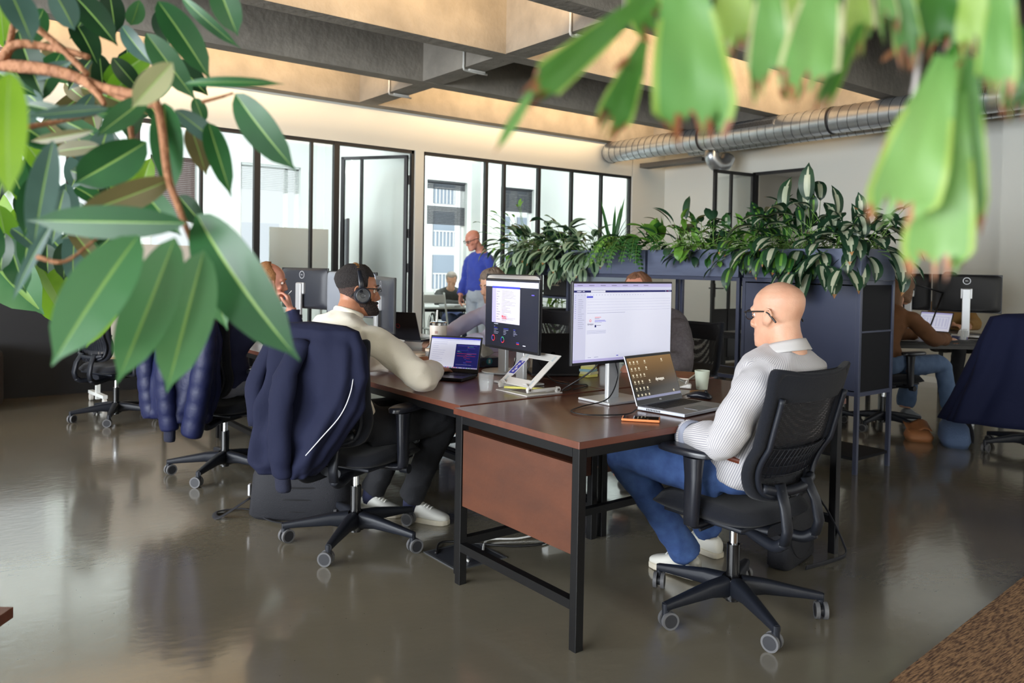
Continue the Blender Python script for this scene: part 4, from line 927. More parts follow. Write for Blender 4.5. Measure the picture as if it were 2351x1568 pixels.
def trousers(name, m, par, pel, lat0, up, legs, g=.012, vox=.011, amp=.006, seed=3, cuff=.012, cutk=.97, fwdv=None):
    b = MB(); pel = V(pel); lat0 = V(lat0).normalized(); up = V(up).normalized(); f_ = up.cross(lat0).normalized()
    b.loft([(pel-up*.05,lat0*.150,f_*.10,2.6),(pel,lat0*.172,f_*.125,2.6),(pel+up*.10,lat0*.166,f_*.122,2.6)],26)
    for (h_,k_,a_) in legs:
        h_, k_, a_ = V(h_), V(k_), V(a_); ae = k_.lerp(a_, cutk)
        limb(b,[h_,h_.lerp(k_,.5),k_,k_.lerp(ae,.4),ae],[.088+g,.078+g,.062+g,.056+g,.042+g+cuff])
    me = remesh(b, vox, 3); return link_mesh(me, name, m, par, folds(amp, (11,11,11), seed))
M_cream = mat('cream_sweatshirt',(236,228,210),.9,bump=(300,.15,2),sheen=.3); M_blackt = mat('black_trousers',(22,23,28),.85,bump=(200,.2))
M_hair = mat('black_short_hair',(24,20,20),.75,var=(120,(46,40,40),.5),bump=(300,.8,2))
M_fade = mat('cropped_hair_fade',(92,68,60),.85,var=(260,(34,28,30),.4),bump=(300,.4,2))
A = dict(pel=(1.72,3.50,.56), spine=(1.63,3.50,.82), neck=(1.715,3.500,1.105), lat0=(0,-1,0), lat1=(.06,-1,0))
armsA = [((1.745,3.325,1.015),(1.955,3.215,.815),(2.275,3.60,.785)), ((1.74,3.655,1.015),(2.02,3.90,.83),(2.345,3.785,.800))]
legsA = [((1.78,3.40,.56),(2.15,3.32,.575),(2.135,3.585,.13)), ((1.78,3.60,.56),(2.16,3.66,.57),(2.03,3.82,.12))]
pA, XA_ = make_person('person in a cream sweatshirt with black headphones, leaning on the desk at a dark laptop', SK1, ((1.765,3.505,1.210), az(103,-3), (.10,-.03,1)), arms=armsA, legs=legsA, hands=[((.92,.35,-.04),(0,0,1),-1,.30),((.90,-.40,-.05),(0,0,1),1,.30)], vox=.0052, neckr=.060, **A)
eyes(XA_, pA, brow=M_hair)
swA = shirt('sweatshirt', M_cream, pA, arms=armsA, g=.016, sl=.022, amp=.011, seed=4, cut=.76, fsc=(7,7,9), **A)
q = MB(); nk = V((1.715,3.500,1.108)); q.tube([nk+V((.062*cos(a*pi/12)+.004,.066*sin(a*pi/12),.004+.022*-cos(a*pi/12))) for a in range(25)],.009,8,flat=1.4); q.build('collar', M_cream, pA, smooth=True)
trousers('trousers', M_blackt, pA, (1.74,3.50,.555), (0,-1,0), (-.25,0,1), legsA, seed=9, cutk=1.0)
M_shoe = mat('white_leather',(222,222,216),.5); M_sole = mat('cream_sole',(214,206,188),.6)
M_sock = mat('navy_sock',(34,38,66),.9)
shoe('shoe', (2.125,3.650,.0), (2.265,3.425,.0), M_shoe, M_sole, pA); shoe('shoe', (1.99,3.88,.0), (2.13,3.68,.0), M_shoe, M_sole, pA)
q = MB(); q.tube([(2.135,3.60,.06),(2.137,3.585,.17)],[.040,.043],16); q.build('sock', M_sock, pA, smooth=True); q = MB(); q.tube([(2.02,3.84,.06),(2.03,3.82,.16)],[.040,.043],16); q.build('sock', M_sock, pA, smooth=True)
def regA(th, z):
    f = sin(th)  # 1 front, -1 back
    line = .074 if f > .55 else (.030+.05*max(0,(f-.15)/.4) if f > .15 else .030-.02*(.15-f))
    if abs(f) < .35 and z > .0: line = min(line,.028)
    return (z-line)*9
hair('hair', XA_, M_hair, pA, regA, off=.013, amp=.003)
hair('cropped_hair', XA_, M_fade, pA, lambda th,z: (1 if (-.078 < z < .07 and sin(th) < .12 and not (abs(sin(th)) < .22 and z < .028 and False)) else 0)*.2, off=.0022, amp=.001)
def regB(th, z):
    f = sin(th)
    if f < -.02: return 0
    lo = z < -.052+.060*max(0,(1-f)/.9)*1.0
    mouth = f > .93 and -.078 < z < -.052
    return 0 if (not lo or mouth) else min(.4, max(.05,(-.045-z)*8+.06))
hair('beard', XA_, mat('black_beard',(28,21,20),.85,var=(160,(60,44,38),.3),bump=(260,1,2)), pA, regB, off=.017, amp=.007, freq=90)
q = MB(); q.tube(crv([XA_ @ V((-.028,.086,-.060)),XA_ @ V((-.014,.099,-.052)),XA_ @ V((0,.102,-.050)),XA_ @ V((.014,.099,-.052)),XA_ @ V((.028,.086,-.060))],3),[.004]+[.006]*11+[.004],7); q.build('moustache', M_hair, pA, smooth=True)
q = MB(); q.tube([XA_ @ V((-.017,.0945,-.066)),XA_ @ V((0,.103,-.066)),XA_ @ V((.017,.0945,-.066))],[.003,.006,.003],8); q.build('lips', M_lips, pA, smooth=True)
def glasses(label, X, m, par_unused=None, rimless=False, w=.058, z=.012, thick=.0018):
    t = thing('eyeglasses', label, 'glasses', X.translation)
    Y = Matrix.Translation(-X.translation) @ X; P = lambda *p: Y @ V(p)
    for sx in (-1,1):
        ring = [P(sx*.034+.024*cos(a*pi/12)*1.05, .103-.10*abs(.034+.024*cos(a*pi/12)*1.05-.03)**1.0*.25, z-.004+.018*sin(a*pi/12)) for a in range(25)]
        if rimless: ring = ring[:13]
        MB().tube(ring, thick, 6).build('rim', m, t, smooth=True)
        MB().tube(crv([P(sx*.060,.100,z+.006),P(sx*.080,.088,z+.008),P(sx*.084,.02,z+.008),P(sx*.086,-.012,z+.004),P(sx*.084,-.035,z-.018),P(sx*.082,-.048,z-.034)],4),[thick]*14+[.0026]*7,6,flat=1.4).build('temple', m, t, smooth=True)
        q = MB(); q.add([P(sx*.034+.022*cos(a*pi/9), .101, z-.004+.016*sin(a*pi/9)) for a in range(18)],[tuple(range(18))]); q.build('lens', M_glass, t, norm=False)
    MB().tube([P(-.012,.104,z),P(0,.107,z+.002),P(.012,.104,z)],thick,6).build('bridge', m, t, smooth=True)
    return t
    return t
M_spec = mat('black_spectacle',(20,20,22),.35)
glasses('thin black glasses of the person with headphones', XA_, M_spec, rimless=True)
# headphones
t = thing('headphones', 'black over-ear headphones with gold brown band on the bearded person', 'headphones', XA_.translation)
Y = Matrix.Translation(-XA_.translation) @ XA_; P = lambda *p: Y @ V(p)
M_hp = mat('headphone_black',(30,33,42),.35,coat=.2); M_hg = mat('headphone_gold',(150,112,66),.3,metal=.7)
arc = [(.098*sin(a)*(1-.0*abs(a)), -.005-.012*cos(a), .018+.118*cos(a)) for a in [radians(x) for x in range(-78,79,6)]]
q = MB(); q.tube([P(*p) for p in arc if abs(p[0]) < .062],.0115,10,flat=.5,up=tuple(Y.to_3x3() @ V((0,0,1)))); q.build('headband', M_hg, t, smooth=True)
for sx in (-1,1):
    q = MB(); q.tube([P(*p) for p in arc if p[0]*sx > .058]+[P(sx*.096,-.002,.0)],.0115,10,flat=.55,up=tuple(Y.to_3x3() @ V((0,0,1)))) if sx > 0 else q.tube([P(sx*.096,-.002,.0)]+[P(*p) for p in arc if p[0]*sx > .058],.0115,10,flat=.55,up=tuple(Y.to_3x3() @ V((1,0,0)))); q.build('headband_arm', M_hp, t, smooth=True)
    c = P(sx*.088,.004,-.014); R_ = Y.to_3x3() @ RY(sx*pi/2)
    q = MB(); q.lathe([(.030,-.010),(.040,-.008),(.042,.004),(.038,.013),(.030,.016),(.029,.013),(.012,.012),(.010,.010)],c,32,R_); q.build('ear_cup', M_hp, t, smooth=True, ang=40)
    q = MB(); q.lathe([(.030,.0155),(.031,.017),(.0325,.0155)],c,32,R_); q.build('ear_cup_ring', mat('hp_ring',(120,124,132),.3,metal=.7), t, smooth=True)
# ---- bald person in the striped shirt ----
def stripe_mat(name, c1, c2, scale, ax='X'):
    m = bpy.data.materials.new(name); m.use_nodes = True; N = m.node_tree.nodes; L = m.node_tree.links; b = N['Principled BSDF']
    tc = N.new('ShaderNodeTexCoord'); w_ = N.new('ShaderNodeTexWave'); w_.bands_direction = ax; w_.inputs['Scale'].default_value = scale; w_.inputs['Distortion'].default_value = .25; w_.inputs['Detail'].default_value = 1; w_.inputs['Detail Scale'].default_value = .1
    L.new(tc.outputs['UV'], w_.inputs[0]); r = N.new('ShaderNodeValToRGB'); r.color_ramp.elements[0].color = srgb(c1); r.color_ramp.elements[1].color = srgb(c2); r.color_ramp.elements[0].position = .3; r.color_ramp.elements[1].position = .7
    L.new(w_.outputs[0], r.inputs[0]); L.new(r.outputs[0], b.inputs['Base Color']); b.inputs['Roughness'].default_value = .85; b.inputs['Sheen Weight'].default_value = .2; return m
M_shirt = stripe_mat('striped_shirt', (158,156,164), (206,203,202), 48, 'X'); M_jean = mat('blue_jeans',(42,66,118),.85,var=(26,(66,96,150),.6),bump=(420,.3,2))
B = dict(pel=(2.605,1.875,.56), spine=(2.615,1.765,.80), neck=(2.610,1.695,1.065), lat0=(1,.03,0), lat1=(1,.02,0))
armsB = [((2.440,1.700,.965),(2.345,1.775,.735),(2.425,2.02,.700)), ((2.780,1.705,.965),(2.91,1.80,.74),(2.76,2.03,.70))]
legsB = [((2.51,1.90,.56),(2.375,2.30,.585),(2.69,2.22,.13)), ((2.72,1.96,.56),(2.78,2.40,.57),(3.02,2.36,.13))]
pB, XB_ = make_person('bald person in a white striped shirt and jeans, seen from behind at the nearest desk', SK2, ((2.603,1.735,1.178), az(2,-4), (.0,.05,1)), arms=armsB, legs=legsB, hands=[((.25,.95,-.1),(-.3,0,1),1,.5),((-.35,.9,-.05),(.2,0,1),-1,.5)], vox=.0052, neckr=.060, hs=1.04, **B)
eyes(XB_, pB, brow=None)
def stripe_uv(o, spine, arms):
    me = o.data; uv = me.uv_layers.new(name='UVMap'); A_ = []
    sp = [V(p) for p in spine]; segs = [(sp[0],sp[1],.14),(sp[1],sp[2],.14)]
    for (a,b,c) in arms: segs += [(V(a),V(b),.055),(V(b),V(c),.055)]
    co = []
    for v in me.vertices:
        best = None
        for a,b,r in segs:
            d = b-a; t = max(0,min(1,(v.co-a).dot(d)/d.length_squared)); q = v.co-(a+d*t); k = q.length/r
            if best is None or k < best[0]:
                z_ = d.normalized(); x_ = (V((1,0,0))-z_*z_.x); x_ = x_.normalized() if x_.length > .2 else z_.orthogonal(); y_ = z_.cross(x_); best = (k, math.atan2(q.dot(x_),-q.dot(y_)*1.0)*r)
        co.append(best[1])
    uv.data.foreach_set('uv', [c for l in me.loops for c in (co[l.vertex_index], me.vertices[l.vertex_index].co.z)])
shB = shirt('shirt', M_shirt, pB, arms=armsB, g=.018, sl=.022, amp=.009, seed=8, cut=.86, fsc=(8,8,8), **B)
stripe_uv(shB, (B['pel'],B['spine'],B['neck']), armsB)
q = MB(); nk = V((2.610,1.704,1.052))
q.grid(lambda u,v: nk+V(((.066+.026*v)*cos(2*pi*u), (.066+.022*v)*sin(2*pi*u)-.002, .034-.040*v-.018*sin(2*pi*u))), 32, 4, close=True); q.build('collar', mat('shirt_collar',(192,189,188),.85), pB, smooth=True, solid=.003)
q = MB(); wv = (V(armsB[0][2])-V(armsB[0][1])).normalized(); wc = V(armsB[0][1]).lerp(V(armsB[0][2]),.80); q.tube([wc-wv*.03,wc-wv*.012,wc+wv*.03],[.056,.062,.056],22,cap=False); q.build('cuff', mat('cuff_grey',(150,154,170),.9), pB, smooth=True, solid=.003)
trousers('jeans', M_jean, pB, (2.607,1.89,.565), (1,.03,0), (0,-.25,1), legsB, seed=2, amp=.005, cutk=1.03)
q = MB(); q.loft([((2.607,1.835,.650),V((.184,0,0)),V((0,.138,.03))),((2.607,1.83,.668),V((.184,0,0)),V((0,.138,.03)))],30); q.build('belt', mat('belt_brown',(120,62,44),.5), pB, smooth=True)
shoe('shoe', (2.735,2.175,.012), (2.72,2.44,.0), mat('white_trainer',(226,224,214),.55), M_sole, pB); shoe('shoe', (3.04,2.30,.0), (3.06,2.57,.0), MATS['white_trainer'], M_sole, pB)
glasses('dark framed glasses on the bald person seated in the striped shirt', XB_, M_spec)
# ---- the other people ----
M_navy = mat('navy_jumper',(36,40,72),.9,bump=(300,.15,2)); M_red = mat('ginger_hair',(150,98,56),.7,var=(90,(178,126,78),.6),bump=(240,.8,2)); M_grey_tr = mat('light_grey_trousers',(146,150,166),.9,var=(20,(120,124,142),.5))
C = dict(pel=(1.68,5.05,.56), spine=(1.62,5.04,.80), neck=(1.80,5.00,1.06), lat0=(0,-1,0), lat1=(.1,-1,0))
armsC = [((1.79,4.835,.985),(2.03,4.80,.80),(1.993,4.885,1.05)), ((1.80,5.17,.985),(2.02,5.22,.81),(2.25,5.05,.79))]
legsC = [((1.74,4.95,.56),(2.16,4.92,.57),(2.12,4.98,.12)),((1.74,5.15,.56),(2.16,5.2,.57),(2.2,5.24,.12))]
pC, XC_ = make_person('balding ginger haired person in a navy jumper with a hand to the mouth', SK3, ((1.890,4.975,1.215), az(112,-8), (.06,-.02,1)), arms=armsC, legs=legsC, hands=[((-.20,.12,1),(.85,-.5,.1),-1,.8),((1,-.2,-.05),(0,0,1),1,.4)], vox=.007, neckr=.056, **C)
eyes(XC_, pC, brow=M_red)
shirt('jumper', M_navy, pC, arms=armsC, g=.012, sl=.014, amp=.006, seed=11, vox=.011, cut=.93, **C)
trousers('trousers', M_grey_tr, pC, (1.67,5.05,.56), (0,-1,0), (-.2,0,1), legsC, seed=5)
def reg_bald(hl=.03, fr_=-.1, sides=.05):
    def f(th, z):
        s_ = sin(th)
        if s_ > fr_+.35: return 0
        lo = z > -.045-.0*s_
        hi = 1 if s_ < -.35 else (z < sides+.02)
        if abs(s_) < .30 and z < .012: return 0
        return .35 if (lo and hi) else 0
    return f
hair('hair', XC_, M_red, pC, lambda th,z: 0 if (abs(sin(th)) < .3 and z < .016) or z < -.06 else min(.5,(.40-sin(th))*.9,(.30-sin(th))*.9-max(0,z-.06)*6+.1), off=.010, amp=.004)
q = MB(); q.tube([XC_ @ V((.03,.115,-.07)), XC_ @ V((.075,.14,-.03))],.0022,8); tag(q.build('stylus', mat('white_stylus',(225,225,222),.3)), 'white stylus held at the mouth of the ginger haired person', 'stylus')
M_lav = mat('lavender_shirt',(200,202,238),.85,var=(5,(214,216,244),.5)); M_gh = mat('greying_brown_hair',(104,88,76),.75,var=(70,(146,130,116),.6),bump=(240,.8,2))
D_ = dict(pel=(3.76,4.92,.56), spine=(3.80,4.90,.82), neck=(3.60,4.87,1.06), lat0=(0,1,0), lat1=(-.1,1,0))
armsD = [((3.61,4.70,.985),(3.36,4.62,.82),(3.10,4.60,.79)), ((3.62,5.04,.985),(3.38,5.14,.82),(3.15,4.98,.79))]
legsD = [((3.70,4.82,.56),(3.26,4.80,.57),(3.24,4.8,.12)),((3.70,5.0,.56),(3.26,5.02,.57),(3.3,5.02,.12))]
pD, XD_ = make_person('grey brown haired person in a lavender shirt behind the dark dashboard monitor', SK2, ((3.555,4.83,1.19), az(-95,-14), (-.1,0,1)), arms=armsD, legs=legsD, hands=[((-1,.1,-.05),(0,0,1),1,.4),((-1,-.3,-.05),(0,0,1),-1,.4)], vox=.008, neckr=.056, **D_)
eyes(XD_, pD, brow=M_gh)
shirt('shirt', M_lav, pD, arms=armsD, g=.012, sl=.016, amp=.008, seed=21, vox=.012, cut=.92, **D_)
trousers('trousers', mat('dark_blue_trousers',(40,46,70),.9), pD, (3.75,4.92,.56), (0,1,0), (.2,0,1), legsD, seed=5, vox=.014)
hair('hair', XD_, M_gh, pD, lambda th,z: (z-(.075 if sin(th) > .5 else (.02 if sin(th) > -.1 else -.05)))*20, off=.018, amp=.010)
M_chk = mat('grey_wool',(92,86,90),.95,var=(60,(108,102,106),.4),bump=(160,.5,2)); M_br2 = mat('brown_hair',(112,74,52),.75,var=(70,(140,96,68),.6),bump=(240,.8,2))
E_ = dict(pel=(3.86,3.42,.56), spine=(3.93,3.42,.82), neck=(3.80,3.44,1.08), lat0=(0,1,0), lat1=(0,1,0))
armsE = [((3.81,3.24,1.00),(3.72,3.13,.80),(3.45,3.20,.79)), ((3.81,3.60,1.00),(3.62,3.74,.82),(3.4,3.60,.79))]
legsE = [((3.80,3.34,.56),(3.36,3.30,.57),(3.4,3.3,.12)),((3.80,3.52,.56),(3.36,3.52,.57),(3.4,3.55,.12))]
pE, XE_ = make_person('person in a grey wool jumper hidden behind the large white monitor', SK3, ((3.725,3.50,1.19), az(-95,-18), (-.1,0,1)), arms=armsE, legs=legsE, hands=[((-1,.1,-.05),(0,0,1),1,.4),((-1,-.1,-.05),(0,0,1),-1,.4)], vox=.008, **E_)
shirt('jumper', M_chk, pE, arms=armsE, g=.014, sl=.022, amp=.006, seed=31, vox=.012, cut=.95, **E_)
trousers('trousers', MATS['dark_blue_trousers'], pE, (3.85,3.42,.56), (0,1,0), (.2,0,1), legsE, seed=5, vox=.014)
hair('hair', XE_, M_br2, pE, lambda th,z: (z-(.108 if sin(th) > .3 else -.03))*14, off=.010, amp=.006)
# standing person in the blue jumper
M_roy = mat('royal_blue_jumper',(44,62,158),.85,var=(6,(56,78,180),.5),sheen=.3); M_pale = mat('pale_grey_trousers',(186,196,206),.9,var=(8,(168,180,192),.5))
F_ = dict(pel=(5.72,8.05,.90), spine=(5.75,8.07,1.12), neck=(5.70,7.985,1.475), lat0=(-.2,.98,0), lat1=(-.2,.98,0))
armsF = [((5.645,8.165,1.395),(5.66,8.27,1.14),(5.54,8.20,.93)), ((5.70,7.84,1.395),(5.79,7.80,1.14),(5.66,7.80,.92))]
legsF = [((5.70,8.14,.90),(5.70,8.15,.48),(5.74,8.17,.09)),((5.75,7.96,.90),(5.73,7.94,.48),(5.80,7.95,.09))]
def flip(l): return [l[1],l[0]]
pF, XF_ = make_person('bald person with glasses standing in a royal blue jumper before the glass wall', SK3, ((5.57,7.985,1.61), az(-88,-22), (-.18,-.0,1)), arms=armsF, legs=legsF, hands=[((-.2,-.2,-1),(-.6,.8,0),1,.35),((-.1,-.1,-1),(.6,-.8,0),-1,.35)], vox=.008, neckr=.056, w=1.05, **F_)
eyes(XF_, pF)
shirt('jumper', M_roy, pF, arms=armsF, g=.010, sl=.014, amp=.008, seed=41, vox=.011, cut=.94, w=1.02, belly=.02, bottom=.05, fsc=(8,8,10), **F_)
trousers('trousers', M_pale, pF, (5.72,8.05,.90), (-.2,.98,0), (0,0,1), legsF, seed=6, vox=.012, amp=.007)
shoe('shoe', (5.79,8.18,0), (5.54,8.16,0), mat('dark_shoe',(50,44,42),.5), M_sole, pF); shoe('shoe', (5.85,7.96,0), (5.60,7.93,0), MATS['dark_shoe'], M_sole, pF)
gF = glasses('black glasses on the standing person in the blue jumper', XF_, M_spec)
pF.location = (.0,.0,0); pF.scale = (1.035,)*3; gF.location = gF.location*1.035+V((.0,0,0)); gF.scale = (1.035,)*3
# person in a wheelchair in the office behind the glass
M_olive = mat('dark_grey_zip_jumper',(62,64,62),.9,var=(9,(78,80,78),.5)); M_silverh = mat('grey_hair',(150,142,134),.8,var=(60,(178,170,160),.5))
wcx, wcy = 6.85, 10.45
G_ = dict(pel=(wcx+.05,wcy,.52), spine=(wcx+.04,wcy+.06,.74), neck=(wcx-.02,wcy-.06,.985), lat0=(.92,-.38,0), lat1=(.92,-.38,0))
armsG = [((wcx-.19,wcy+.0,.925),(wcx-.32,wcy-.20,.76),(wcx-.05,wcy-.38,.755)), ((wcx+.16,wcy-.14,.925),(wcx+.26,wcy-.34,.76),(wcx+.10,wcy-.46,.755))]
legsG = [((wcx-.04,wcy-.05,.52),(wcx-.20,wcy-.45,.52),(wcx-.22,wcy-.5,.15)),((wcx+.13,wcy-.10,.52),(wcx-.02,wcy-.50,.52),(wcx-.04,wcy-.55,.15))]
pG, XG_ = make_person('grey haired person in a dark zip jumper seated in a wheelchair behind the glass', SK2, ((wcx-.06,wcy-.15,1.11), az(-150,-26), (-.15,-.2,1)), arms=armsG, legs=legsG, hands=[((.8,-.5,-.05),(0,0,1),1,.4),((-.3,-.9,-.05),(0,0,1),-1,.5)], vox=.010, **G_)
shirt('zip_jumper', M_olive, pG, arms=armsG, g=.012, sl=.02, amp=.008, seed=51, vox=.013, cut=.95, **G_)
trousers('trousers', mat('blue_grey_trousers',(96,108,150),.9), pG, (wcx+.05,wcy,.52), (.92,-.38,0), (0,.1,1), legsG, seed=6, vox=.014)
hair('hair', XG_, M_silverh, pG, lambda th,z: (z-(.085 if sin(th) > .4 else (.03 if sin(th) > -.1 else -.04)))*20, off=.012, amp=.006)
t = thing('wheelchair', 'silver framed wheelchair with large spoked wheels under the person behind the glass', 'wheelchair', (wcx+.05,wcy,0), radians(-24))
for sx in (-1,1):
    q = MB(); q.lathe([(.285,-.012),(.30,-.012),(.30,.012),(.285,.012)],(sx*.30,0,.30),40,RY(pi/2)); w_ = q.build('wheel', mat('black_tyre',(20,20,22),.8), t, smooth=True, ang=40)
    q = MB(); q.lathe([(.262,-.006),(.268,-.006),(.268,.006),(.262,.006)],(sx*.335,0,.30),40,RY(pi/2))
    for k in range(16): a = k*pi/8; q.tube([(sx*.30,.02*cos(a),.30+.02*sin(a)),(sx*.30,.285*cos(a),.30+.285*sin(a))],.0016,4)
    q.build('hand_rim', M_chrome, w_, smooth=True)
    q = MB(); q.lathe([(.05,-.012),(.06,-.012),(.06,.012),(.05,.012)],(sx*.24,-.42,.06),20,RY(pi/2)); q.build('front_caster', MATS['black_tyre'], t, smooth=True)
    q = MB(); q.tube(crv([(sx*.24,.22,.95),(sx*.24,.18,.60),(sx*.24,.16,.44),(sx*.24,-.36,.44),(sx*.2,-.50,.12)],4),.012,8); q.build('frame', M_chrome, t, smooth=True); q = MB(); q.tube([(sx*.24,-.3,.43),(sx*.24,-.42,.09)],.012,8); q.build('caster_fork', M_chrome, t, smooth=True)
MB().box((0,-.06,.44),(.44,.42,.035),bv=.01).build('seat', M_cf, t); MB().box((0,.19,.68),(.44,.03,.40),bv=.01).build('backrest', M_cf, t)
# woman in the brown jumper on the right
M_brj = mat('brown_jumper',(112,76,50),.9,var=(10,(128,88,58),.5)); M_ljean = mat('light_blue_jeans',(84,108,142),.85,var=(16,(108,132,166),.6)); M_lbh = mat('long_brown_hair',(110,82,62),.7,var=(40,(150,116,88),.6,(30,30,2)),bump=(160,.8,2))
fx_, fy_ = az(105).x, az(105).y; lx_, ly_ = fy_, -fx_
def W3(f, l, z): return (6.80+fx_*f+lx_*l, 3.47+fy_*f+ly_*l, z)
Hh = dict(pel=W3(0,0,.54), spine=W3(-.03,0,.80), neck=W3(.10,0,1.06), lat0=(lx_,ly_,0), lat1=(lx_,ly_,0))
armsH = [(W3(.10,-.165,.985),W3(.26,-.22,.81),W3(.52,-.12,.79)), (W3(.10,.165,.985),W3(.28,.24,.79),W3(.56,.15,.775))]
legsH = [(W3(.10,-.10,.55),W3(.50,-.13,.55),W3(.40,-.12,.13)),(W3(.10,.10,.55),W3(.52,.14,.55),W3(.66,.16,.12))]
pH, XH_ = make_person('person with long brown hair in a brown jumper half hidden by the cabinet edge', SK2, (W3(.20,-.02,1.20), az(108,-14), (.1,-.02,1)), arms=armsH, legs=legsH, hands=[((fx_,fy_,-.05),(0,0,1),-1,.4),((fx_,fy_+.05,-.05),(0,0,1),1,.4)], vox=.008, w=.9, **Hh)
shirt('jumper', M_brj, pH, arms=armsH, g=.010, sl=.02, amp=.007, seed=61, vox=.012, cut=.93, w=.92, **Hh)
trousers('jeans', M_ljean, pH, W3(0,0,.54), (lx_,ly_,0), (-fx_*.2,-fy_*.2,1), legsH, seed=6, vox=.012, amp=.006, cuff=.035)
hair('hair', XH_, M_lbh, pH, lambda th,z: (z-(.07 if sin(th) > .55 else -.11))*14, off=.016, amp=.006)
q = MB(); q.loft([(XH_ @ V((0,-.05,.03)),XH_.to_3x3() @ V((.085,0,0)),XH_.to_3x3() @ V((0,.07,0))),(XH_ @ V((0,-.07,-.06)),XH_.to_3x3() @ V((.09,0,0)),XH_.to_3x3() @ V((0,.055,0))),(V(W3(.06,0,1.02)),V((lx_*.10,ly_*.10,0)),V((fx_*.04,fy_*.04,0))),(V(W3(-.04,0,.90)),V((lx_*.08,ly_*.08,0)),V((fx_*.02,fy_*.02,0)))],24); q.build('long_hair', M_lbh, pH, smooth=True)
shoe('shoe', W3(.36,-.12,.03), W3(.60,-.13,.0), mat('grey_trainer',(120,124,130),.6), mat('pale_sole',(196,200,206),.6), pH); shoe('shoe', W3(.62,.16,.0), W3(.87,.19,.0), MATS['grey_trainer'], MATS['pale_sole'], pH)
# person beyond the right monitors: the top of a head and shoulders show
gI = at(2178,640,9.0)
I_ = dict(pel=(gI.x,gI.y,.56), spine=(gI.x,gI.y,.8), neck=(gI.x-.02,gI.y,1.08), lat0=(-.79,.61,0), lat1=(-.79,.61,0))
armsI = [((gI.x+.13,gI.y-.1,1.0),(gI.x,gI.y-.3,.8),(gI.x-.2,gI.y-.3,.79)),((gI.x-.13,gI.y+.1,1.0),(gI.x-.28,gI.y-.0,.8),(gI.x-.3,gI.y-.2,.79))]
pI, XI_ = make_person('dark haired person behind the black monitors at the right, only the crown of the head showing', SK2, ((gI.x-.04,gI.y-.03,1.235), az(-128,-12), (0,0,1)), arms=armsI, legs=[((gI.x+.08,gI.y-.1,.56),(gI.x-.15,gI.y-.4,.56),(gI.x-.15,gI.y-.4,.1)),((gI.x-.08,gI.y+.1,.56),(gI.x-.3,gI.y-.25,.56),(gI.x-.3,gI.y-.25,.1))], hands=[((-1,-.5,0),(0,0,1),1,.4),((-.5,-1,0),(0,0,1),-1,.4)], vox=.011, **I_)
pI['label'] = 'dark haired person behind the black monitors at the right, only the crown showing'
hair('hair', XI_, mat('dark_brown_hair',(52,36,30),.7,bump=(200,.8,2)), pI, lambda th,z: (z-(.07 if sin(th) > .5 else -.08))*14, off=.014, amp=.005)
shirt('jumper', mat('ochre_jumper',(150,116,66),.9), pI, arms=armsI, g=.012, sl=.018, amp=.006, seed=71, vox=.014, cut=.95, **I_)
trousers('trousers', M_blackt, pI, (gI.x,gI.y,.56), (-.79,.61,0), (0,0,1), [((gI.x+.08,gI.y-.1,.56),(gI.x-.15,gI.y-.4,.56),(gI.x-.15,gI.y-.4,.1)),((gI.x-.08,gI.y+.1,.56),(gI.x-.3,gI.y-.25,.56),(gI.x-.3,gI.y-.25,.1))], vox=.016)
# ---------------- plants ----------------
def leaf_mat(name, c, c2=None, rough=.42, tr=.30, scale=6, ribs=0):
    if name in MATS: return MATS[name]
    m = bpy.data.materials.new(name); m.use_nodes = True; N = m.node_tree.nodes; L = m.node_tree.links; b = N['Principled BSDF']; b.inputs['Roughness'].default_value = rough
    tc = N.new('ShaderNodeTexCoord'); n = N.new('ShaderNodeTexNoise'); n.inputs['Scale'].default_value = scale; n.inputs['Detail'].default_value = 3; L.new(tc.outputs['Object'], n.inputs[0])
    r = N.new('ShaderNodeValToRGB'); r.color_ramp.elements[0].position = .38; r.color_ramp.elements[1].position = .62; r.color_ramp.elements[0].color = srgb(c); r.color_ramp.elements[1].color = srgb(c2 or c)
    L.new(n.outputs[0], r.inputs[0]); L.new(r.outputs[0], b.inputs['Base Color'])
    t = N.new('ShaderNodeBsdfTranslucent'); L.new(r.outputs[0], t.inputs[0]); mx = N.new('ShaderNodeMixShader'); mx.inputs[0].default_value = tr
    L.new(b.outputs[0], mx.inputs[1]); L.new(t.outputs[0], mx.inputs[2]); L.new(mx.outputs[0], N['Material Output'].inputs[0])
    MATS[name] = m; return m
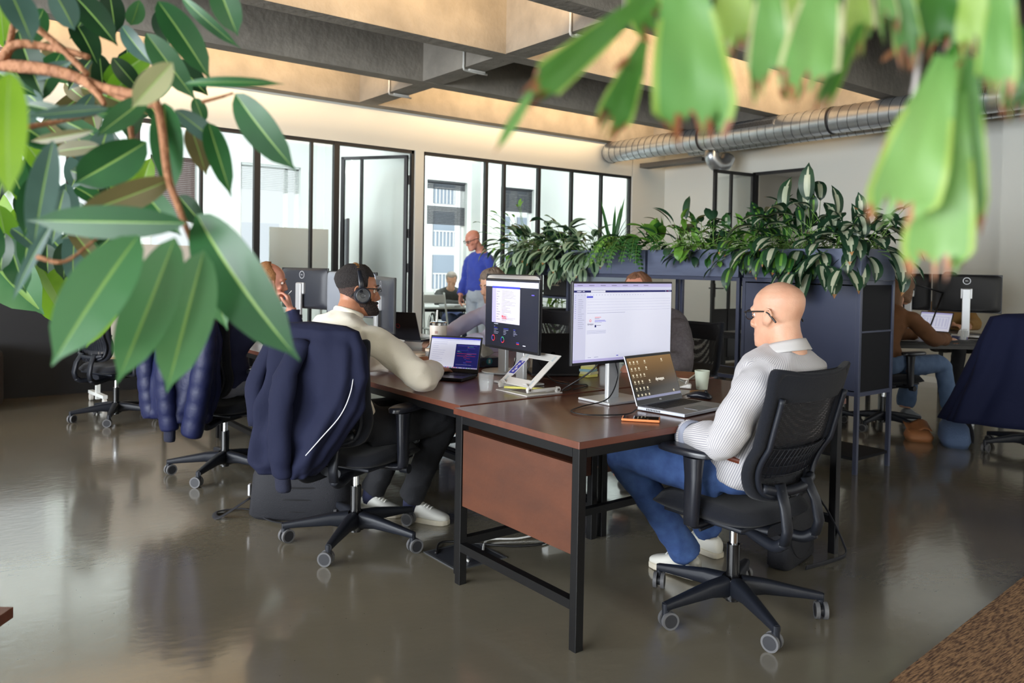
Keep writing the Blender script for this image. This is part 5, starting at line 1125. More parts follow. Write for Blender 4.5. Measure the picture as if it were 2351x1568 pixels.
def leaf(mb, base, d, nrm, L, W_, droop=.25, fold=.18, a=.85, tip=.12, m0=0, m1=None, nu=12, nv=6, wave=0, twist=0, endm=None, wedge=False, jag=0, rnd=random, inner=.34, ripple=0, jit=0, vp=1.0, edgem=None):
    """one blade: grows along d, face toward nrm, bends away from nrm"""
    base = V(base); d = V(d).normalized(); n = V(nrm); n = (n-d*n.dot(d)).normalized(); s = d.cross(n)
    P = []; c = base.copy(); cur = d.copy(); nn = n.copy(); ph = rnd.uniform(0,6)
    for i in range(nu+1):
        t = i/nu
        P.append((c.copy(), cur.copy(), nn.copy()))
        ax = s; R_ = Matrix.Rotation(-droop/nu*1.0, 3, ax); cur = R_ @ cur; nn = R_ @ nn; c = c+cur*(L/nu)
    jg = [rnd.uniform(-1,1) for _ in range(nv+1)]
    o = len(mb.v); vs = []
    for i in range(nu+1):
        t = i/nu; c, cu, n_ = P[i]
        if wedge: w = W_*(.30+.70*sin(min(1,t*1.08)*pi/2)**1.3)*(1-.35*max(0,t-.90)/.10)
        else:
            w = W_*max(0.0,sin(pi*t**a))**.72
            if t > 1-tip*1.6: q = (t-(1-tip*1.6))/(tip*1.6); w *= (1-q)**.8 if q < 1 else 0
            if i in (0,nu): w = W_*.015
        tw = twist*t; s2 = s*cos(tw)+n_*sin(tw); n2 = n_*cos(tw)-s*sin(tw)
        for j in range(nv+1):
            v = j/nv*2-1; v = math.copysign(abs(v)**vp,v); off = -fold*abs(v)*w*.5*-1 + wave*sin(t*13+ph+v*2)*abs(v)*w + ripple*sin(t*60)*w*abs(v)
            p = c+s2*(v*w*.5)+n2*off
            if jag and t > .86: p = p+cu*(jg[j]*jag*(t-.86)/.14)
            vs.append(p)
    fs = []; 
    for i in range(nu):
        for j in range(nv):
            k = i*(nv+1)+j; fs.append((k,k+1,k+nv+2,k+nv+1))
            v = abs((j+.5)/nv*2-1); t = (i+.5)/nu; mm = m0
            if m1 is not None and v < inner*(1.0-.7*max(0,t-.6)/.4)+jit*((i*7+j*3) % 3-1) and .06 < t < .94: mm = m1
            if m1 == 7: mm = 7 if (v < .13 and .02 < t < .96) else m0
            if edgem is not None and v > .80 and t > .35: mm = edgem
            if endm is not None and t > 1-endm[1]+.02*((j*5) % 3): mm = endm[0]
            mb.m.append(mm); 
    mb.v += [tuple(v) for v in vs]; mb.f += [tuple(i+o for i in f) for f in fs]
    return P
VC = V((0,0,CH))
G_dark = leaf_mat('ficus_dark',(22,52,30),(34,74,38)); G_mid = leaf_mat('ficus_mid',(32,80,42),(48,104,54)); G_lt = leaf_mat('ficus_light',(78,132,82),(108,156,104),tr=.4); G_ye = leaf_mat('ficus_yellow_green',(110,164,40),(150,196,58),tr=.5); G_bl = leaf_mat('ficus_blue_green',(62,94,84),(90,122,112)); G_br = leaf_mat('ficus_olive_brown',(98,96,58),(122,112,74)); G_be = leaf_mat('ficus_beige',(150,156,110),(178,176,132)); M_rib = leaf_mat('leaf_midrib',(136,176,92),(156,190,104))
M_bark = mat('bark',(134,88,60),.85,var=(60,(166,116,80),.6),bump=(90,.8,3)); M_green_stem = mat('green_stem',(110,150,70),.5)
FM = [G_dark,G_mid,G_lt,G_ye,G_bl,G_br,G_be,M_rib]
rnd = random.Random(11)
def px_leaf(mb, b, t, w, depth, m, dt=0.0, bend=.35, fold=.22, tw=0, tilt=None, nu=14, **k):
    """leaf whose base and tip are seen at b and t; real length follows from its distance"""
    B_, T_ = at(b[0],b[1],depth), at(t[0],t[1],depth+dt); d = T_-B_; L = d.length; view = (VC-(B_+T_)/2).normalized()
    ti = tilt if tilt is not None else rnd.uniform(-.5,.5); n = Matrix.Rotation(ti,3,d.normalized()) @ view
    W_ = w/FPX*depth/max(.55,cos(ti)); s = d.normalized().cross((n-d.normalized()*n.dot(d.normalized())).normalized())
    d0 = Matrix.Rotation(bend/2,3,s) @ d.normalized()
    nn = Matrix.Rotation(bend/2,3,s) @ n
    leaf(mb, B_, d0, nn, L*1.01, W_, droop=bend, fold=fold, m0=m, twist=tw, nu=nu, rnd=rnd, **k)
    return B_, T_
fi = thing('ficus', 'branching ficus with long glossy drooping leaves filling the upper left foreground', 'plant', at(-60,330,1.25))
fo = MB(); rib = MB()
LV = [((540,215),(678,392),78,1.05,1),((452,492),(686,830),132,.86,1),((468,575),(382,902),118,.80,2),((402,545),(268,882),112,.78,2),((318,540),(118,838),128,.76,2),
((428,512),(62,506),78,.82,1),((377,236),(397,447),72,1.0,1),((337,325),(170,422),98,1.0,1),((392,412),(160,498),66,.95,5),((172,-8),(270,104),64,1.25,0),((362,2),(483,182),72,1.15,1),
((416,-8),(552,112),30,1.2,1),((498,-40),(546,82),66,1.1,1),((335,76),(448,228),62,1.2,1),((250,-25),(266,78),54,1.4,0),((365,22),(388,106),44,1.4,0),((118,-30),(172,70),62,1.1,4),
((18,-30),(74,98),70,1.0,4),((0,10),(10,115),46,1.5,3),((42,70),(98,222),64,1.2,0),((140,120),(86,240),52,1.3,1),((172,52),(226,152),54,1.4,0),((228,122),(240,246),48,1.4,0),
((258,132),(326,212),44,1.3,0),((396,144),(303,246),64,.85,6),((424,192),(655,192),24,1.0,1),((338,224),(222,312),54,1.0,1),((22,165),(20,458),84,.62,3),((122,322),(76,575),66,.9,4),
((402,252),(520,345),46,1.05,4),((478,282),(531,452),52,1.05,1),((436,288),(474,402),52,1.1,5),((474,606),(522,758),52,1.0,2),((290,652),(198,798),40,1.3,3),((124,505),(27,692),26,.9,4),
((150,555),(146,644),46,1.6,0),((108,560),(110,628),50,1.6,0),((172,515),(166,660),46,1.5,4),((20,545),(60,674),60,1.5,1),((-4,470),(22,595),56,1.5,3),((84,235),(2,335),50,1.2,4),
((300,255),(215,262),30,1.0,1),((250,250),(60,268),30,.95,4),((215,300),(68,325),26,.95,5),((330,440),(415,540),60,1.05,1),((60,240),(180,268),30,1.0,0),((230,335),(120,350),36,1.1,5),
((90,400),(55,545),58,1.2,1),((150,420),(160,530),48,1.4,4),((200,540),(215,620),46,1.5,2),((0,330),(60,470),58,1.3,1),((70,180),(170,140),30,1.2,4),((280,60),(350,150),40,1.3,4),((320,0),(300,60),40,1.3,2),
((446,225),(470,285),34,1.2,1),((410,450),(470,520),46,1.1,0),((100,20),(60,110),46,1.3,1),((205,20),(160,90),36,1.4,1)]
for b, t_, w_, dp, m in LV: px_leaf(fo, b, t_, w_, dp, m, dt=rnd.uniform(-.05,.05), bend=rnd.uniform(.15,.6), m1=7, inner=.10, nv=10, vp=1.9, ripple=.010 if m == 2 else .004, tilt=rnd.uniform(-.35,.35))
for k in range(95):
    x, y = rnd.uniform(-60,400), rnd.uniform(90,560); a = rnd.uniform(-1.0,1.0)+(.3 if x < 200 else -.1); L = rnd.uniform(80,170)
    if x > 300 and y > 420: continue
    px_leaf(fo, (x,y), (x+sin(a)*L,y+cos(a)*L), rnd.uniform(34,60), rnd.uniform(1.25,1.8), rnd.choice((0,0,1,1,4,5,2,3)), bend=rnd.uniform(.2,.9), m1=7, inner=.12, nv=8, nu=9, vp=1.8)
off = fi.location.copy()
def rel(mb, o): mb.v = [tuple(V(v)-o) for v in mb.v]; return mb
rel(fo, off).build('foliage', FM, fi, smooth=True, norm=False)
br = MB()
def branch(pts, r0, r1): 
    c = crv([at(*p) for p in pts],5); br.tube(c,[r0+(r1-r0)*i/(len(c)-1) for i in range(len(c))],10)
branch([(-60,140,1.2),(20,150,1.15),(95,158,1.12),(160,172,1.1),(230,200,1.08),(300,215,1.05),(360,240,1.0),(385,400,.95),(408,470,.9),(440,555,.86)],.0105,.0030)
branch([(-60,150,1.2),(0,135,1.15),(35,102,1.12),(110,108,1.12),(165,120,1.1),(205,132,1.1)],.008,.004)
branch([(200,190,1.08),(225,215,1.07),(240,240,1.06)],.007,.003); branch([(230,200,1.08),(290,230,1.06),(360,245,1.0)],.005,.003)
branch([(30,-20,1.1),(60,40,1.1),(140,110,1.1),(200,170,1.08)],.005,.004); branch([(15,140,1.15),(30,60,1.1),(33,35,1.1)],.005,.003)
branch([(465,234,1.05),(510,222,1.05),(535,214,1.05)],.0025,.0016); branch([(45,295,.95),(140,278,.98),(220,262,1.0)],.0035,.002); branch([(300,290,1.1),(303,320,1.1),(305,350,1.1)],.004,.003)
branch([(85,590,.9),(150,600,.9),(225,545,.92)],.0028,.0015)
_b = at(-60,140,1.2); br.tube(crv([_b,V((_b.x-.10,_b.y-.10,_b.z-.12)),V((-.80,1.0,1.0)),V((-.85,1.0,.30))],6),[.0105]*6+[.014]*6+[.02]*8,12)
rel(br, off).build('branch', M_bark, fi, smooth=True)
q = MB(); q.lathe([(0,0),(.15,0),(.19,.36),(.17,.36),(.16,.31),(0,.31)],(-.85,1.0,0),32); rel(q, off).build('pot', mat('clay_grey',(92,92,94),.7), fi, smooth=True, ang=40)
# banana leaves further back on the left
ba = thing('banana_plant', 'bright green broad banana leaves low at the left edge behind the ficus', 'plant', at(-60,560,2.3))
fo = MB(); rnd = random.Random(5)
px_leaf(fo,(-50,545),(100,722),118,2.2,2,bend=.5,m1=7,inner=.08,nv=12,tilt=.2,ripple=.006); px_leaf(fo,(10,500),(176,775),112,2.3,3,bend=.5,m1=7,inner=.08,nv=12,tilt=-.2,ripple=.006); px_leaf(fo,(-30,420),(40,640),80,2.5,3,bend=.4,m1=7,inner=.08,nv=12,tilt=.3)
rel(fo, ba.location).build('foliage', FM, ba, smooth=True, norm=False)
q = MB(); q.tube(crv([at(-50,545,2.2),at(-220,700,2.3),at(-480,1100,2.4)],5),.02,10); rel(q, ba.location).build('stem', M_green_stem, ba, smooth=True)
_p = at(-480,1100,2.4); q = MB(); q.lathe([(0,0),(.14,0),(.18,.34),(.16,.34),(.15,.30),(0,.30)],(_p.x,_p.y,0),32); q.tube([(_p.x,_p.y,.28),_p],.03,10); rel(q, ba.location).build('pot', MATS['clay_grey'], ba, smooth=True, ang=40)
# fishtail fronds hanging into the upper right foreground
K_g = leaf_mat('frond_green',(60,118,44),(104,158,68),tr=.5); K_l = leaf_mat('frond_pale',(92,148,72),(136,180,100),tr=.42); K_d = leaf_mat('frond_deep',(58,112,40),(92,146,60),tr=.45); K_y = leaf_mat('frond_lime',(150,186,84),(176,204,104),tr=.5); K_b = leaf_mat('frond_brown_tip',(132,72,36),(176,120,84),tr=.3); K_e = leaf_mat('frond_bleached_edge',(206,214,150),(226,220,180),tr=.5)
KM = [K_g,K_l,K_d,K_y,K_b,K_e]
fr_ = thing('fishtail_fern', 'blurred hanging fern with ragged brown tipped fronds across the upper right foreground', 'plant', at(1900,-120,.62))
fo = MB(); rnd = random.Random(8)
RV = [((1500,-20),(1222,212),84,.60,0),((1560,-120),(1598,298),190,.56,1),((1478,95),(1400,290),84,.62,0),((1690,-120),(1680,112),100,.60,3),((1640,40),(1640,175),60,.64,0),((1770,-110),(1762,196),100,.56,1),((1905,-110),(1848,196),135,.55,1),((2000,10),(1884,243),40,.6,0),
((1965,-110),(1972,96),70,.6,3),((2058,-100),(2088,118),64,.6,0),((2165,-110),(2142,106),120,.60,2),((2245,-110),(2240,116),84,.55,3),((2305,-110),(2285,214),86,.50,1),((2352,60),(2330,238),64,.56,2),((2196,105),(2055,335),56,.58,0),
((2172,130),(2058,498),160,.55,1),((2196,215),(2146,622),150,.56,1),((2228,130),(2216,500),92,.56,0),((2175,160),(2120,470),60,.6,2),((1720,-60),(1730,60),60,.62,1),((2110,-60),(2100,60),50,.62,1),((1620,-120),(1560,30),90,.6,3),((1840,-90),(1800,90),60,.62,3),((2020,-90),(2040,60),50,.6,1),((1440,-60),(1500,60),90,.62,0)]
for b, t_, w_, dp, m in RV: px_leaf(fo, b, t_, w_, dp*.82, m, bend=rnd.uniform(.1,.4), fold=.10, wedge=True, jag=.012, endm=(4,.07), nv=12, nu=16, wave=.05, m1=None, edgem=rnd.choice((5,3,3)), tilt=rnd.uniform(-.25,.25))
for b, t_, w_, dp in [(x[0],x[1],x[2],x[3]*.82) for x in (((1222,205),(1135,352),26,.60),((1545,290),(1552,250),16,.6),((2000,60),(1990,90),10,.6))]: px_leaf(fo, b, t_, w_, dp, 1, endm=(4,.12), nv=4)
for (b,t_) in (((1445,130),(1408,163)),((1845,185),(1830,232)),((2070,330),(2030,345)),((2060,110),(2022,142)),((2090,120),(2090,165)),((1790,200),(1805,235)),((2210,140),(2150,185))): px_leaf(fo, b, t_, 14, .5, 4, nv=4, nu=5)
rel(fo, fr_.location).build('foliage', KM, fr_, smooth=True, norm=False)
q = MB(); q.tube(crv([at(1900,-160,.62),at(1700,-130,.60),at(1520,-90,.6)],5),.006,8); q.tube(crv([at(1900,-160,.62),at(2150,-60,.6),at(2205,60,.58),at(2190,240,.57)],6),[.006]*8+[.004]*5,8)
q.tube(crv([at(1900,-160,.62),at(1900,-320,.66)],3),.02,10); rel(q, fr_.location).build('stem', M_green_stem, fr_, smooth=True)
_p = at(1900,-320,.66); q = MB(); q.lathe([(0,0),(.09,.01),(.13,.13),(.12,.13),(.085,.03),(0,.03)],(_p.x,_p.y,_p.z-.02),28); rel(q, fr_.location).build('hanging_pot', MATS['clay_grey'], fr_, smooth=True, ang=40)
q = MB(); q.tube([(_p.x,_p.y,_p.z+.0),(_p.x,_p.y,4.12)],.003,6); rel(q, fr_.location).build('cord', MATS['clay_grey'], fr_, smooth=True)
q = MB(); q.tube(crv([at(2118,-40,.50),at(2112,110,.50),at(2085,290,.50)],5),.0016,6,flat=.3); tag(q.build('hanging_strap', mat('pale_strap',(200,190,190),.4)), 'pale hanging strap among the blurred fronds at the upper right', 'strap')
# ---- plants in the planters ----
P_dk = leaf_mat('calathea_dark',(30,58,40),(44,78,52),tr=.2); P_sv = leaf_mat('calathea_silver',(132,160,128),(170,190,156),tr=.2); P_lg = leaf_mat('plant_light',(96,150,54),(128,178,74),tr=.35); P_md = leaf_mat('plant_mid',(40,88,40),(62,112,50),tr=.25); P_cr = leaf_mat('leaf_cream_centre',(172,182,156),(200,204,176),tr=.2); P_bt = leaf_mat('leaf_dry_tip',(176,134,82),(150,100,60),tr=.2)
PM = [P_dk,P_sv,P_lg,P_md,P_cr,P_bt,M_green_stem]
def plant(name, label, base, n, sl, ll, lw, m0, m1, seed, el=(.3,1.4), droop=(.8,1.6), dirs=(0,2*pi), inner=.45, dry=.0, nv=8, spread=.10, stemr=.0022, group=None, sink=0):
    t = thing(name, label, 'plant', base, 0, group); f = MB(); s = MB(); R_ = random.Random(seed)
    for k in range(n):
        a = R_.uniform(*dirs); e = R_.uniform(*el); L = R_.uniform(*sl); h = V((cos(a),sin(a),0)); d = h*cos(e)+V((0,0,sin(e)))
        b = V((R_.uniform(-spread,spread)*.8,R_.uniform(-spread,spread)*1.6,0)); mid = b+d*L*.6; end = b+d*L+V((0,0,-L*.22*cos(e)))
        s.tube(crv([b,mid,end],3),[stemr]*7,5)
        dd = (end-mid).normalized(); n_ = V((0,0,1))+h*.4; l_ = R_.uniform(*ll); 
        c = R_.random(); mm = m0 if not isinstance(m0,(tuple,list)) else R_.choice(m0)
        dr = R_.uniform(*droop); 
        leaf(f, end, dd, n_, l_, l_*R_.uniform(*lw), droop=dr, fold=.25, m0=mm, m1=m1, nv=nv, nu=9, rnd=R_, inner=inner, jit=.08 if m1 else 0, endm=(5,.10) if R_.random() < dry else None, twist=R_.uniform(-.5,.5), wave=.02)
    f.build('foliage', PM, t, smooth=True, norm=False); s.build('stem', M_green_stem, t, smooth=True); return t
zs = 1.475; xf = 5.20
for k,(y,n) in enumerate(((2.88,54),(3.08,60),(3.28,44))):
    plant('silver_leaf_plant', ['large leaves with cream centres hanging over the near end of the planters','broad cream centred leaves standing tallest in the nearest planter box','cream and green leaves in the middle of the nearest planter box'][k], (xf,y,zs), n, (.10,.42),(.19,.28),(.40,.50), 0, 4, 20+k, el=(-.3,1.45), droop=(.6,1.7), inner=.40, dry=.15, nv=10, spread=.08)
for k,(y,n) in enumerate(((3.30,44),(3.50,54),(3.60,36))):
    plant('patterned_leaf_plant', ['dark green patterned leaves drooping over the nearest planter front','patterned green leaves beside the gap of the two nearest planters','small patterned leaves at the left end of the nearest planter'][k], (xf-.06,y,zs), n, (.10,.36),(.12,.20),(.34,.44), (0,3,0), 2, 30+k, el=(-.2,1.4), droop=(.5,1.5), inner=.22, dry=.35, spread=.08, dirs=(pi*.5,pi*1.7))
plant('pothos', 'small bright green and white leaved plant at the right of the second planter', (xf-.04,3.86,zs), 44, (.05,.24),(.09,.16),(.5,.62), (2,3,2), 4, 41, el=(.1,1.4), droop=(.4,1.3), inner=.15, spread=.09)
plant('ivy', 'dark dense ivy in the middle of the second planter', (xf-.04,4.16,zs), 110, (.06,.34),(.07,.13),(.5,.7), (0,3,0,2), None, 42, el=(0,1.3), droop=(.4,1.6), spread=.10)
plant('peace_lily', 'long dark arching leaves rising left of centre in the second planter', (xf,4.42,zs), 40, (.12,.36),(.14,.24),(.24,.32), (3,0,2), None, 43, el=(.4,1.4), droop=(.5,1.5), spread=.08)
plant('fiddle_leaf', 'upright bright lime leaf cluster between ferns on the planter', (xf-.02,4.66,zs), 14, (.08,.20),(.14,.22),(.36,.5), (2,3,2), None, 44, el=(.7,1.5), droop=(.1,.7), spread=.05)
def fern(label, base, n, L, seed, dirs, el=(.2,1.1)):
    t = thing('fern', label, 'plant', base); f = MB(); s = MB(); R_ = random.Random(seed)
    for k in range(n):
        a = R_.uniform(*dirs); e = R_.uniform(*el); h = V((cos(a),sin(a),0)); l_ = R_.uniform(*L); pts = crv([V((0,0,0)),(h*cos(e)+V((0,0,sin(e))))*l_*.45,h*l_*.85*cos(e)+V((0,0,l_*(.55*sin(e)-.12))),h*l_*1.0*cos(e*.6)+V((0,0,l_*(.35*sin(e)-.45)))],5); s.tube(pts,.002,5)
        m = R_.choice((2,3,3))
        for i in range(2,len(pts)-1):
            tg = (pts[i+1]-pts[i]).normalized(); sd = tg.cross(V((0,0,1))).normalized(); w_ = .055*sin(pi*(i/len(pts))**.8)+.008
            for sg in (-1,1): leaf(f, pts[i], (sd*sg+tg*.4), tg.cross(sd)*-1, w_, .022, droop=.4, nu=4, nv=2, m0=m, rnd=R_)
    f.build('foliage', PM, t, smooth=True, norm=False); s.build('stem', M_green_stem, t, smooth=True); return t
fern('bright green fern arching and hanging over the third planter front', (xf-.10,4.80,zs), 17, (.34,.58), 51, (pi*.6,pi*1.5))
fern('second smaller fern spreading left over the third planter', (xf-.05,5.05,zs), 12, (.28,.48), 52, (pi*.3,pi*1.4))
t = thing('ornamental_grass', 'tuft of thin arching grass rising highest over the third planter', 'plant', (xf,5.22,zs)); f = MB(); R_ = random.Random(61)
for k in range(150):
    a = R_.uniform(0,2*pi); e = R_.uniform(.7,1.45); h = V((cos(a),sin(a),0)); l_ = R_.uniform(.25,.50)
    leaf(f, h*R_.uniform(0,.05), h*cos(e)+V((0,0,sin(e))), V((0,0,1))-h*.2, l_, .008, droop=R_.uniform(.6,2.4), nu=9, nv=2, m0=R_.choice((3,0,3)), rnd=R_)
for k in range(4): leaf(f, (0,0,0), V((R_.uniform(-.1,.1),R_.uniform(-.25,.3),1)), (-1,-1,.2), R_.uniform(.45,.62), .030, droop=.3, nu=9, nv=4, m0=3, rnd=R_)
f.build('foliage', PM, t, smooth=True, norm=False)
for k,(y,n) in enumerate(((5.48,60),(5.78,80),(6.08,80),(6.36,60))):
    plant('calathea', ['silver green patterned leaves hanging over the joint of the third and fourth planter','drooping silver patterned leaves at the right of the last planter','drooping silver patterned leaves in the middle of the last planter','silver patterned leaves at the glass wall end of the planters'][k], (xf-.06,y,zs), n, (.08,.36),(.15,.23),(.42,.54), (1,1,1,0), 0, 70+k, el=(-.45,1.25), droop=(.5,1.5), inner=.16, dry=.15, spread=.10, dirs=(pi*.35,pi*1.75))
plant('trailing_vine', 'light thin vine with small leaves climbing at the left end of the planters', (xf,6.50,zs), 40, (.12,.62),(.06,.10),(.38,.5), (2,3,2), None, 81, el=(.1,1.5), droop=(.4,1.2), spread=.06, dirs=(pi*.3,pi*1.2), stemr=.0015)
t = thing('potted_plant', 'dark pot with bright leaves standing on the floor beyond the shelved cabinet', 'plant', (5.95,6.9,0))
MB().lathe([(0,0),(.13,0),(.16,.34),(.145,.34),(.14,.30),(0,.30)],(0,0,0),28).build('pot', M_cabd, t, smooth=True, ang=40)
f = MB(); s = MB(); R_ = random.Random(91)
for k in range(90):
    h = V((R_.uniform(-.22,.22),R_.uniform(-.22,.22),R_.uniform(.6,1.35))); leaf(f, h, (R_.uniform(-1,1),R_.uniform(-1,1),R_.uniform(-.2,.6)), (0,0,1), R_.uniform(.10,.18), .05, m0=R_.choice((2,2,3)), nu=6, nv=4, rnd=R_)
for k in range(6): s.tube(crv([(0,0,.3),(R_.uniform(-.1,.1),R_.uniform(-.1,.1),.8),(R_.uniform(-.2,.2),R_.uniform(-.2,.2),1.3)],4),.006,6)
f.build('foliage', PM, t, smooth=True, norm=False); s.build('stem', M_green_stem, t, smooth=True)
# ---------------- garments ----------------
def garment(name, label, m, secs, wr=10, amp=.02, n=96, thick=.004, seed=0, cat='jacket', group=None, parts=()):
    """hollow hanging cloth: secs = (centre, half width vector, half depth vector, fold amplitude)"""
    t = thing(name, label, cat, secs[0][0]); o0 = V(secs[0][0]); q = MB(); R_ = random.Random(seed); ph = [R_.uniform(0,6.28) for _ in range(6)]
    S = []; K = 7
    for a, b in zip(secs, secs[1:]):
        for k in range(K):
            f = k/K; S.append(tuple((V(a[i]) if i < 3 else a[i])*(1-f)+(V(b[i]) if i < 3 else b[i])*f for i in range(4)))
    S.append(tuple(V(x) if i < 3 else x for i, x in enumerate(secs[-1])))
    N = len(S); vs = []; fs = []
    for i, (c, ax, ay, am) in enumerate(S):
        for j in range(n):
            th = 2*pi*j/n; w_ = sin(wr*th+ph[0]+i*.05)+.6*sin(wr*1.7*th+ph[1]-i*.09)+.9*noise.noise(V((cos(th)*3+seed,sin(th)*3,i*.16)))*1.6
            cx, sx = cos(th), sin(th); e = 2/2.8
            p = c+ax*math.copysign(abs(cx)**e,cx)+ay*math.copysign(abs(sx)**e,sx); d = (ax.normalized()*cx+ay.normalized()*sx)
            vs.append(p+d*(am*w_)-o0)
    for i in range(N-1):
        for j in range(n): fs.append((i*n+j,i*n+(j+1)%n,(i+1)*n+(j+1)%n,(i+1)*n+j))
    top = len(vs); vs.append(S[0][0]-o0+V((0,0,.012))); fs += [(j,(j+1)%n,top) for j in range(n)]
    q.add(vs, fs); q.build('body', m, t, smooth=True, solid=thick)
    for nm, pts, rr, mm in parts:
        q = MB(); c_ = crv([V(p)-o0 for p in pts],6); k_ = len(c_); R3 = [rr[min(int(i/6),len(rr)-1)] for i in range(k_)]
        q.tube(c_, R3, 20, flat=.62); me = q
        o = me.build(nm, mm, t, smooth=True, sub=0)
        for v in o.data.vertices: v.co += v.normal*(.006*noise.noise(v.co*16+V((seed,0,0)))*1.4) if nm == 'sleeve' else V((0,0,0))
    return t
M_navyj = mat('navy_jacket',(22,26,50),.85,spec=.25,bump=(26,.25,4)); M_zip = mat('white_zip',(205,205,210),.5); M_rib_ = mat('navy_rib_cuff',(20,24,46),.9,bump=(300,.4))
def loc_(cx, cy, a):
    a = radians(a); d = V((cos(a),-sin(a),0)); b = V((-sin(a),-cos(a),0)); return (lambda l,k,z: V((cx,cy,0))+d*l+b*k+V((0,0,z))), d, b
T, d_, b_ = loc_(1.765,3.49,65)
garment('jacket','navy bomber jacket hung over the back of the headphone wearer\'s chair',M_navyj,[(T(-.0,.320,1.070),d_*.185,b_*.030,.002),(T(.01,.325,1.05),d_*.238,b_*.050,.004),(T(.02,.332,.98),d_*.262,b_*.062,.008),(T(.03,.342,.86),d_*.268,b_*.070,.012),(T(.0,.352,.72),d_*.262,b_*.075,.016),(T(-.05,.365,.58),d_*.235,b_*.082,.018),(T(-.09,.370,.46),d_*.19,b_*.078,.020),(T(-.11,.37,.40),d_*.15,b_*.07,.020)],wr=5,seed=3,
 parts=[('sleeve',[T(-.01,.38,1.0),T(-.03,.46,.84),T(-.05,.47,.64),T(-.06,.45,.46),T(-.06,.44,.41)],[.060,.070,.066,.056,.05],M_navyj),('cuff',[T(-.06,.44,.41),T(-.055,.435,.34)],[.050,.044],M_rib_),('sleeve',[T(-.21,.33,1.0),T(-.27,.39,.80),T(-.26,.39,.60)],[.055,.062,.055],M_navyj),
 ('zip',[T(.265,.36,.90),T(.268,.385,.80),T(.235,.41,.70),T(.16,.445,.60),T(.09,.46,.52)],[.0032],M_zip)])
M_puff = mat('quilted_navy',(22,28,64),.5,spec=.3,bump=(16,.5,3))
T, d_, b_ = loc_(1.65,5.08,62)
tp = garment('puffer_jacket','shiny navy quilted puffer jacket hanging on the second chair',M_puff,[(T(0,.31,1.05),d_*.14,b_*.03,.002),(T(0,.32,1.03),d_*.22,b_*.06,.005),(T(0,.33,.88),d_*.25,b_*.08,.010),(T(-.01,.34,.65),d_*.26,b_*.09,.014),(T(-.02,.35,.47),d_*.25,b_*.09,.018),(T(-.03,.35,.40),d_*.23,b_*.08,.018)],wr=5,seed=6,cat='jacket',
 parts=[('cuff',[T(-.0,.44,.37),T(-.0,.44,.29)],[.05,.046],M_rib_)])
for nm,pp,r0 in (('quilted_sleeve',[(-.02,.40,1.0),(-.02,.46,.78),(-.01,.46,.56),(0,.44,.36)],.058),('quilted_front',[(.20,.36,1.0),(.22,.40,.78),(.19,.41,.56),(.14,.41,.34)],.070),('quilted_side',[(-.22,.36,.98),(-.26,.38,.78),(-.25,.38,.58),(-.22,.37,.40)],.06)):
    q = MB(); pts = crv([T(*p) for p in pp],14); q.tube([p-tp.location for p in pts],[r0+.012+.006*abs(sin(i*pi/6)) for i in range(len(pts))],20,flat=.7); q.build(nm, M_puff, tp, smooth=True)
T, d_, b_ = loc_(6.80,2.34,72)
garment('coat','large navy coat draped over the chair at the right edge, hanging almost to the floor',mat('navy_coat',(22,27,54),.85,spec=.2,bump=(20,.3,4)),[(T(0,.32,1.06),d_*.17,b_*.03,.003),(T(0,.33,1.035),d_*.25,b_*.06,.006),(T(-.03,.34,.85),d_*.29,b_*.09,.012),(T(-.07,.36,.55),d_*.34,b_*.11,.020),(T(-.13,.38,.25),d_*.41,b_*.13,.026)],wr=7,seed=9,cat='coat')
garment('jacket','black jacket over a chair back seen through the open cabinet frame',mat('black_leather_jacket',(20,20,24),.45,bump=(20,.3,4)),[((6.60,4.16,1.07),(.18,.06,0),(-.02,.05,0),.004),((6.60,4.16,1.04),(.25,.09,0),(-.03,.08,0),.008),((6.60,4.18,.80),(.29,.10,0),(-.04,.10,0),.014),((6.62,4.20,.45),(.30,.10,0),(-.04,.11,0),.020)],wr=7,seed=12,cat='jacket')
# ---------------- bags ----------------
M_bagk = mat('black_nylon',(24,25,32),.75,bump=(260,.3,2)); 
t = thing('backpack','black ribbed backpack lying on the floor behind the headphone wearer\'s chair','backpack',(1.72,4.02,0),radians(-38))
q = MB(); q.loft([((0,0,.0),V((.25,0,0)),V((0,.12,0)),4),((0,0,.02),V((.27,0,0)),V((0,.135,0)),4),((0,.01,.22),V((.255,0,0)),V((0,.125,0)),4),((.01,.02,.36),V((.22,0,0)),V((0,.10,0)),3.5),((.02,.02,.41),V((.16,0,0)),V((0,.07,0)),3)],36); q.build('body', M_bagk, t, smooth=True, ang=50)
for k in range(5): MB().tube([(.262*cos(a*pi/18)*(1-.02*k),.131*sin(a*pi/18)*(1-.02*k),.05+.062*k) for a in range(37)],.0035,5).build('rib', mat('black_rib',(14,14,18),.8), t, smooth=True)
q = MB(); q.tube(crv([(-.26,-.06,.10),(-.40,-.12,.012),(-.45,-.02,.010),(-.30,.02,.014),(-.10,-.17,.012),(.1,-.19,.012)],6),.016,8,flat=.25); q.build('strap', M_bagk, t, smooth=True); MB().box((-.268,-.05,.14),(.012,.03,.06),bv=.003).build('zip_pull', M_zip, t)
t = thing('laptop_bag','black shoulder bag standing on the floor beside the nearest desk end leg','bag',(3.30,2.10,0),radians(12))
q = MB(); q.loft([((0,0,.0),V((.16,0,0)),V((0,.05,0)),5),((0,0,.015),V((.175,0,0)),V((0,.06,0)),5),((0,0,.34),V((.17,0,0)),V((0,.055,0)),4),((0,0,.385),V((.14,0,0)),V((0,.04,0)),3)],32); q.build('body', M_bagk, t, smooth=True, ang=50)
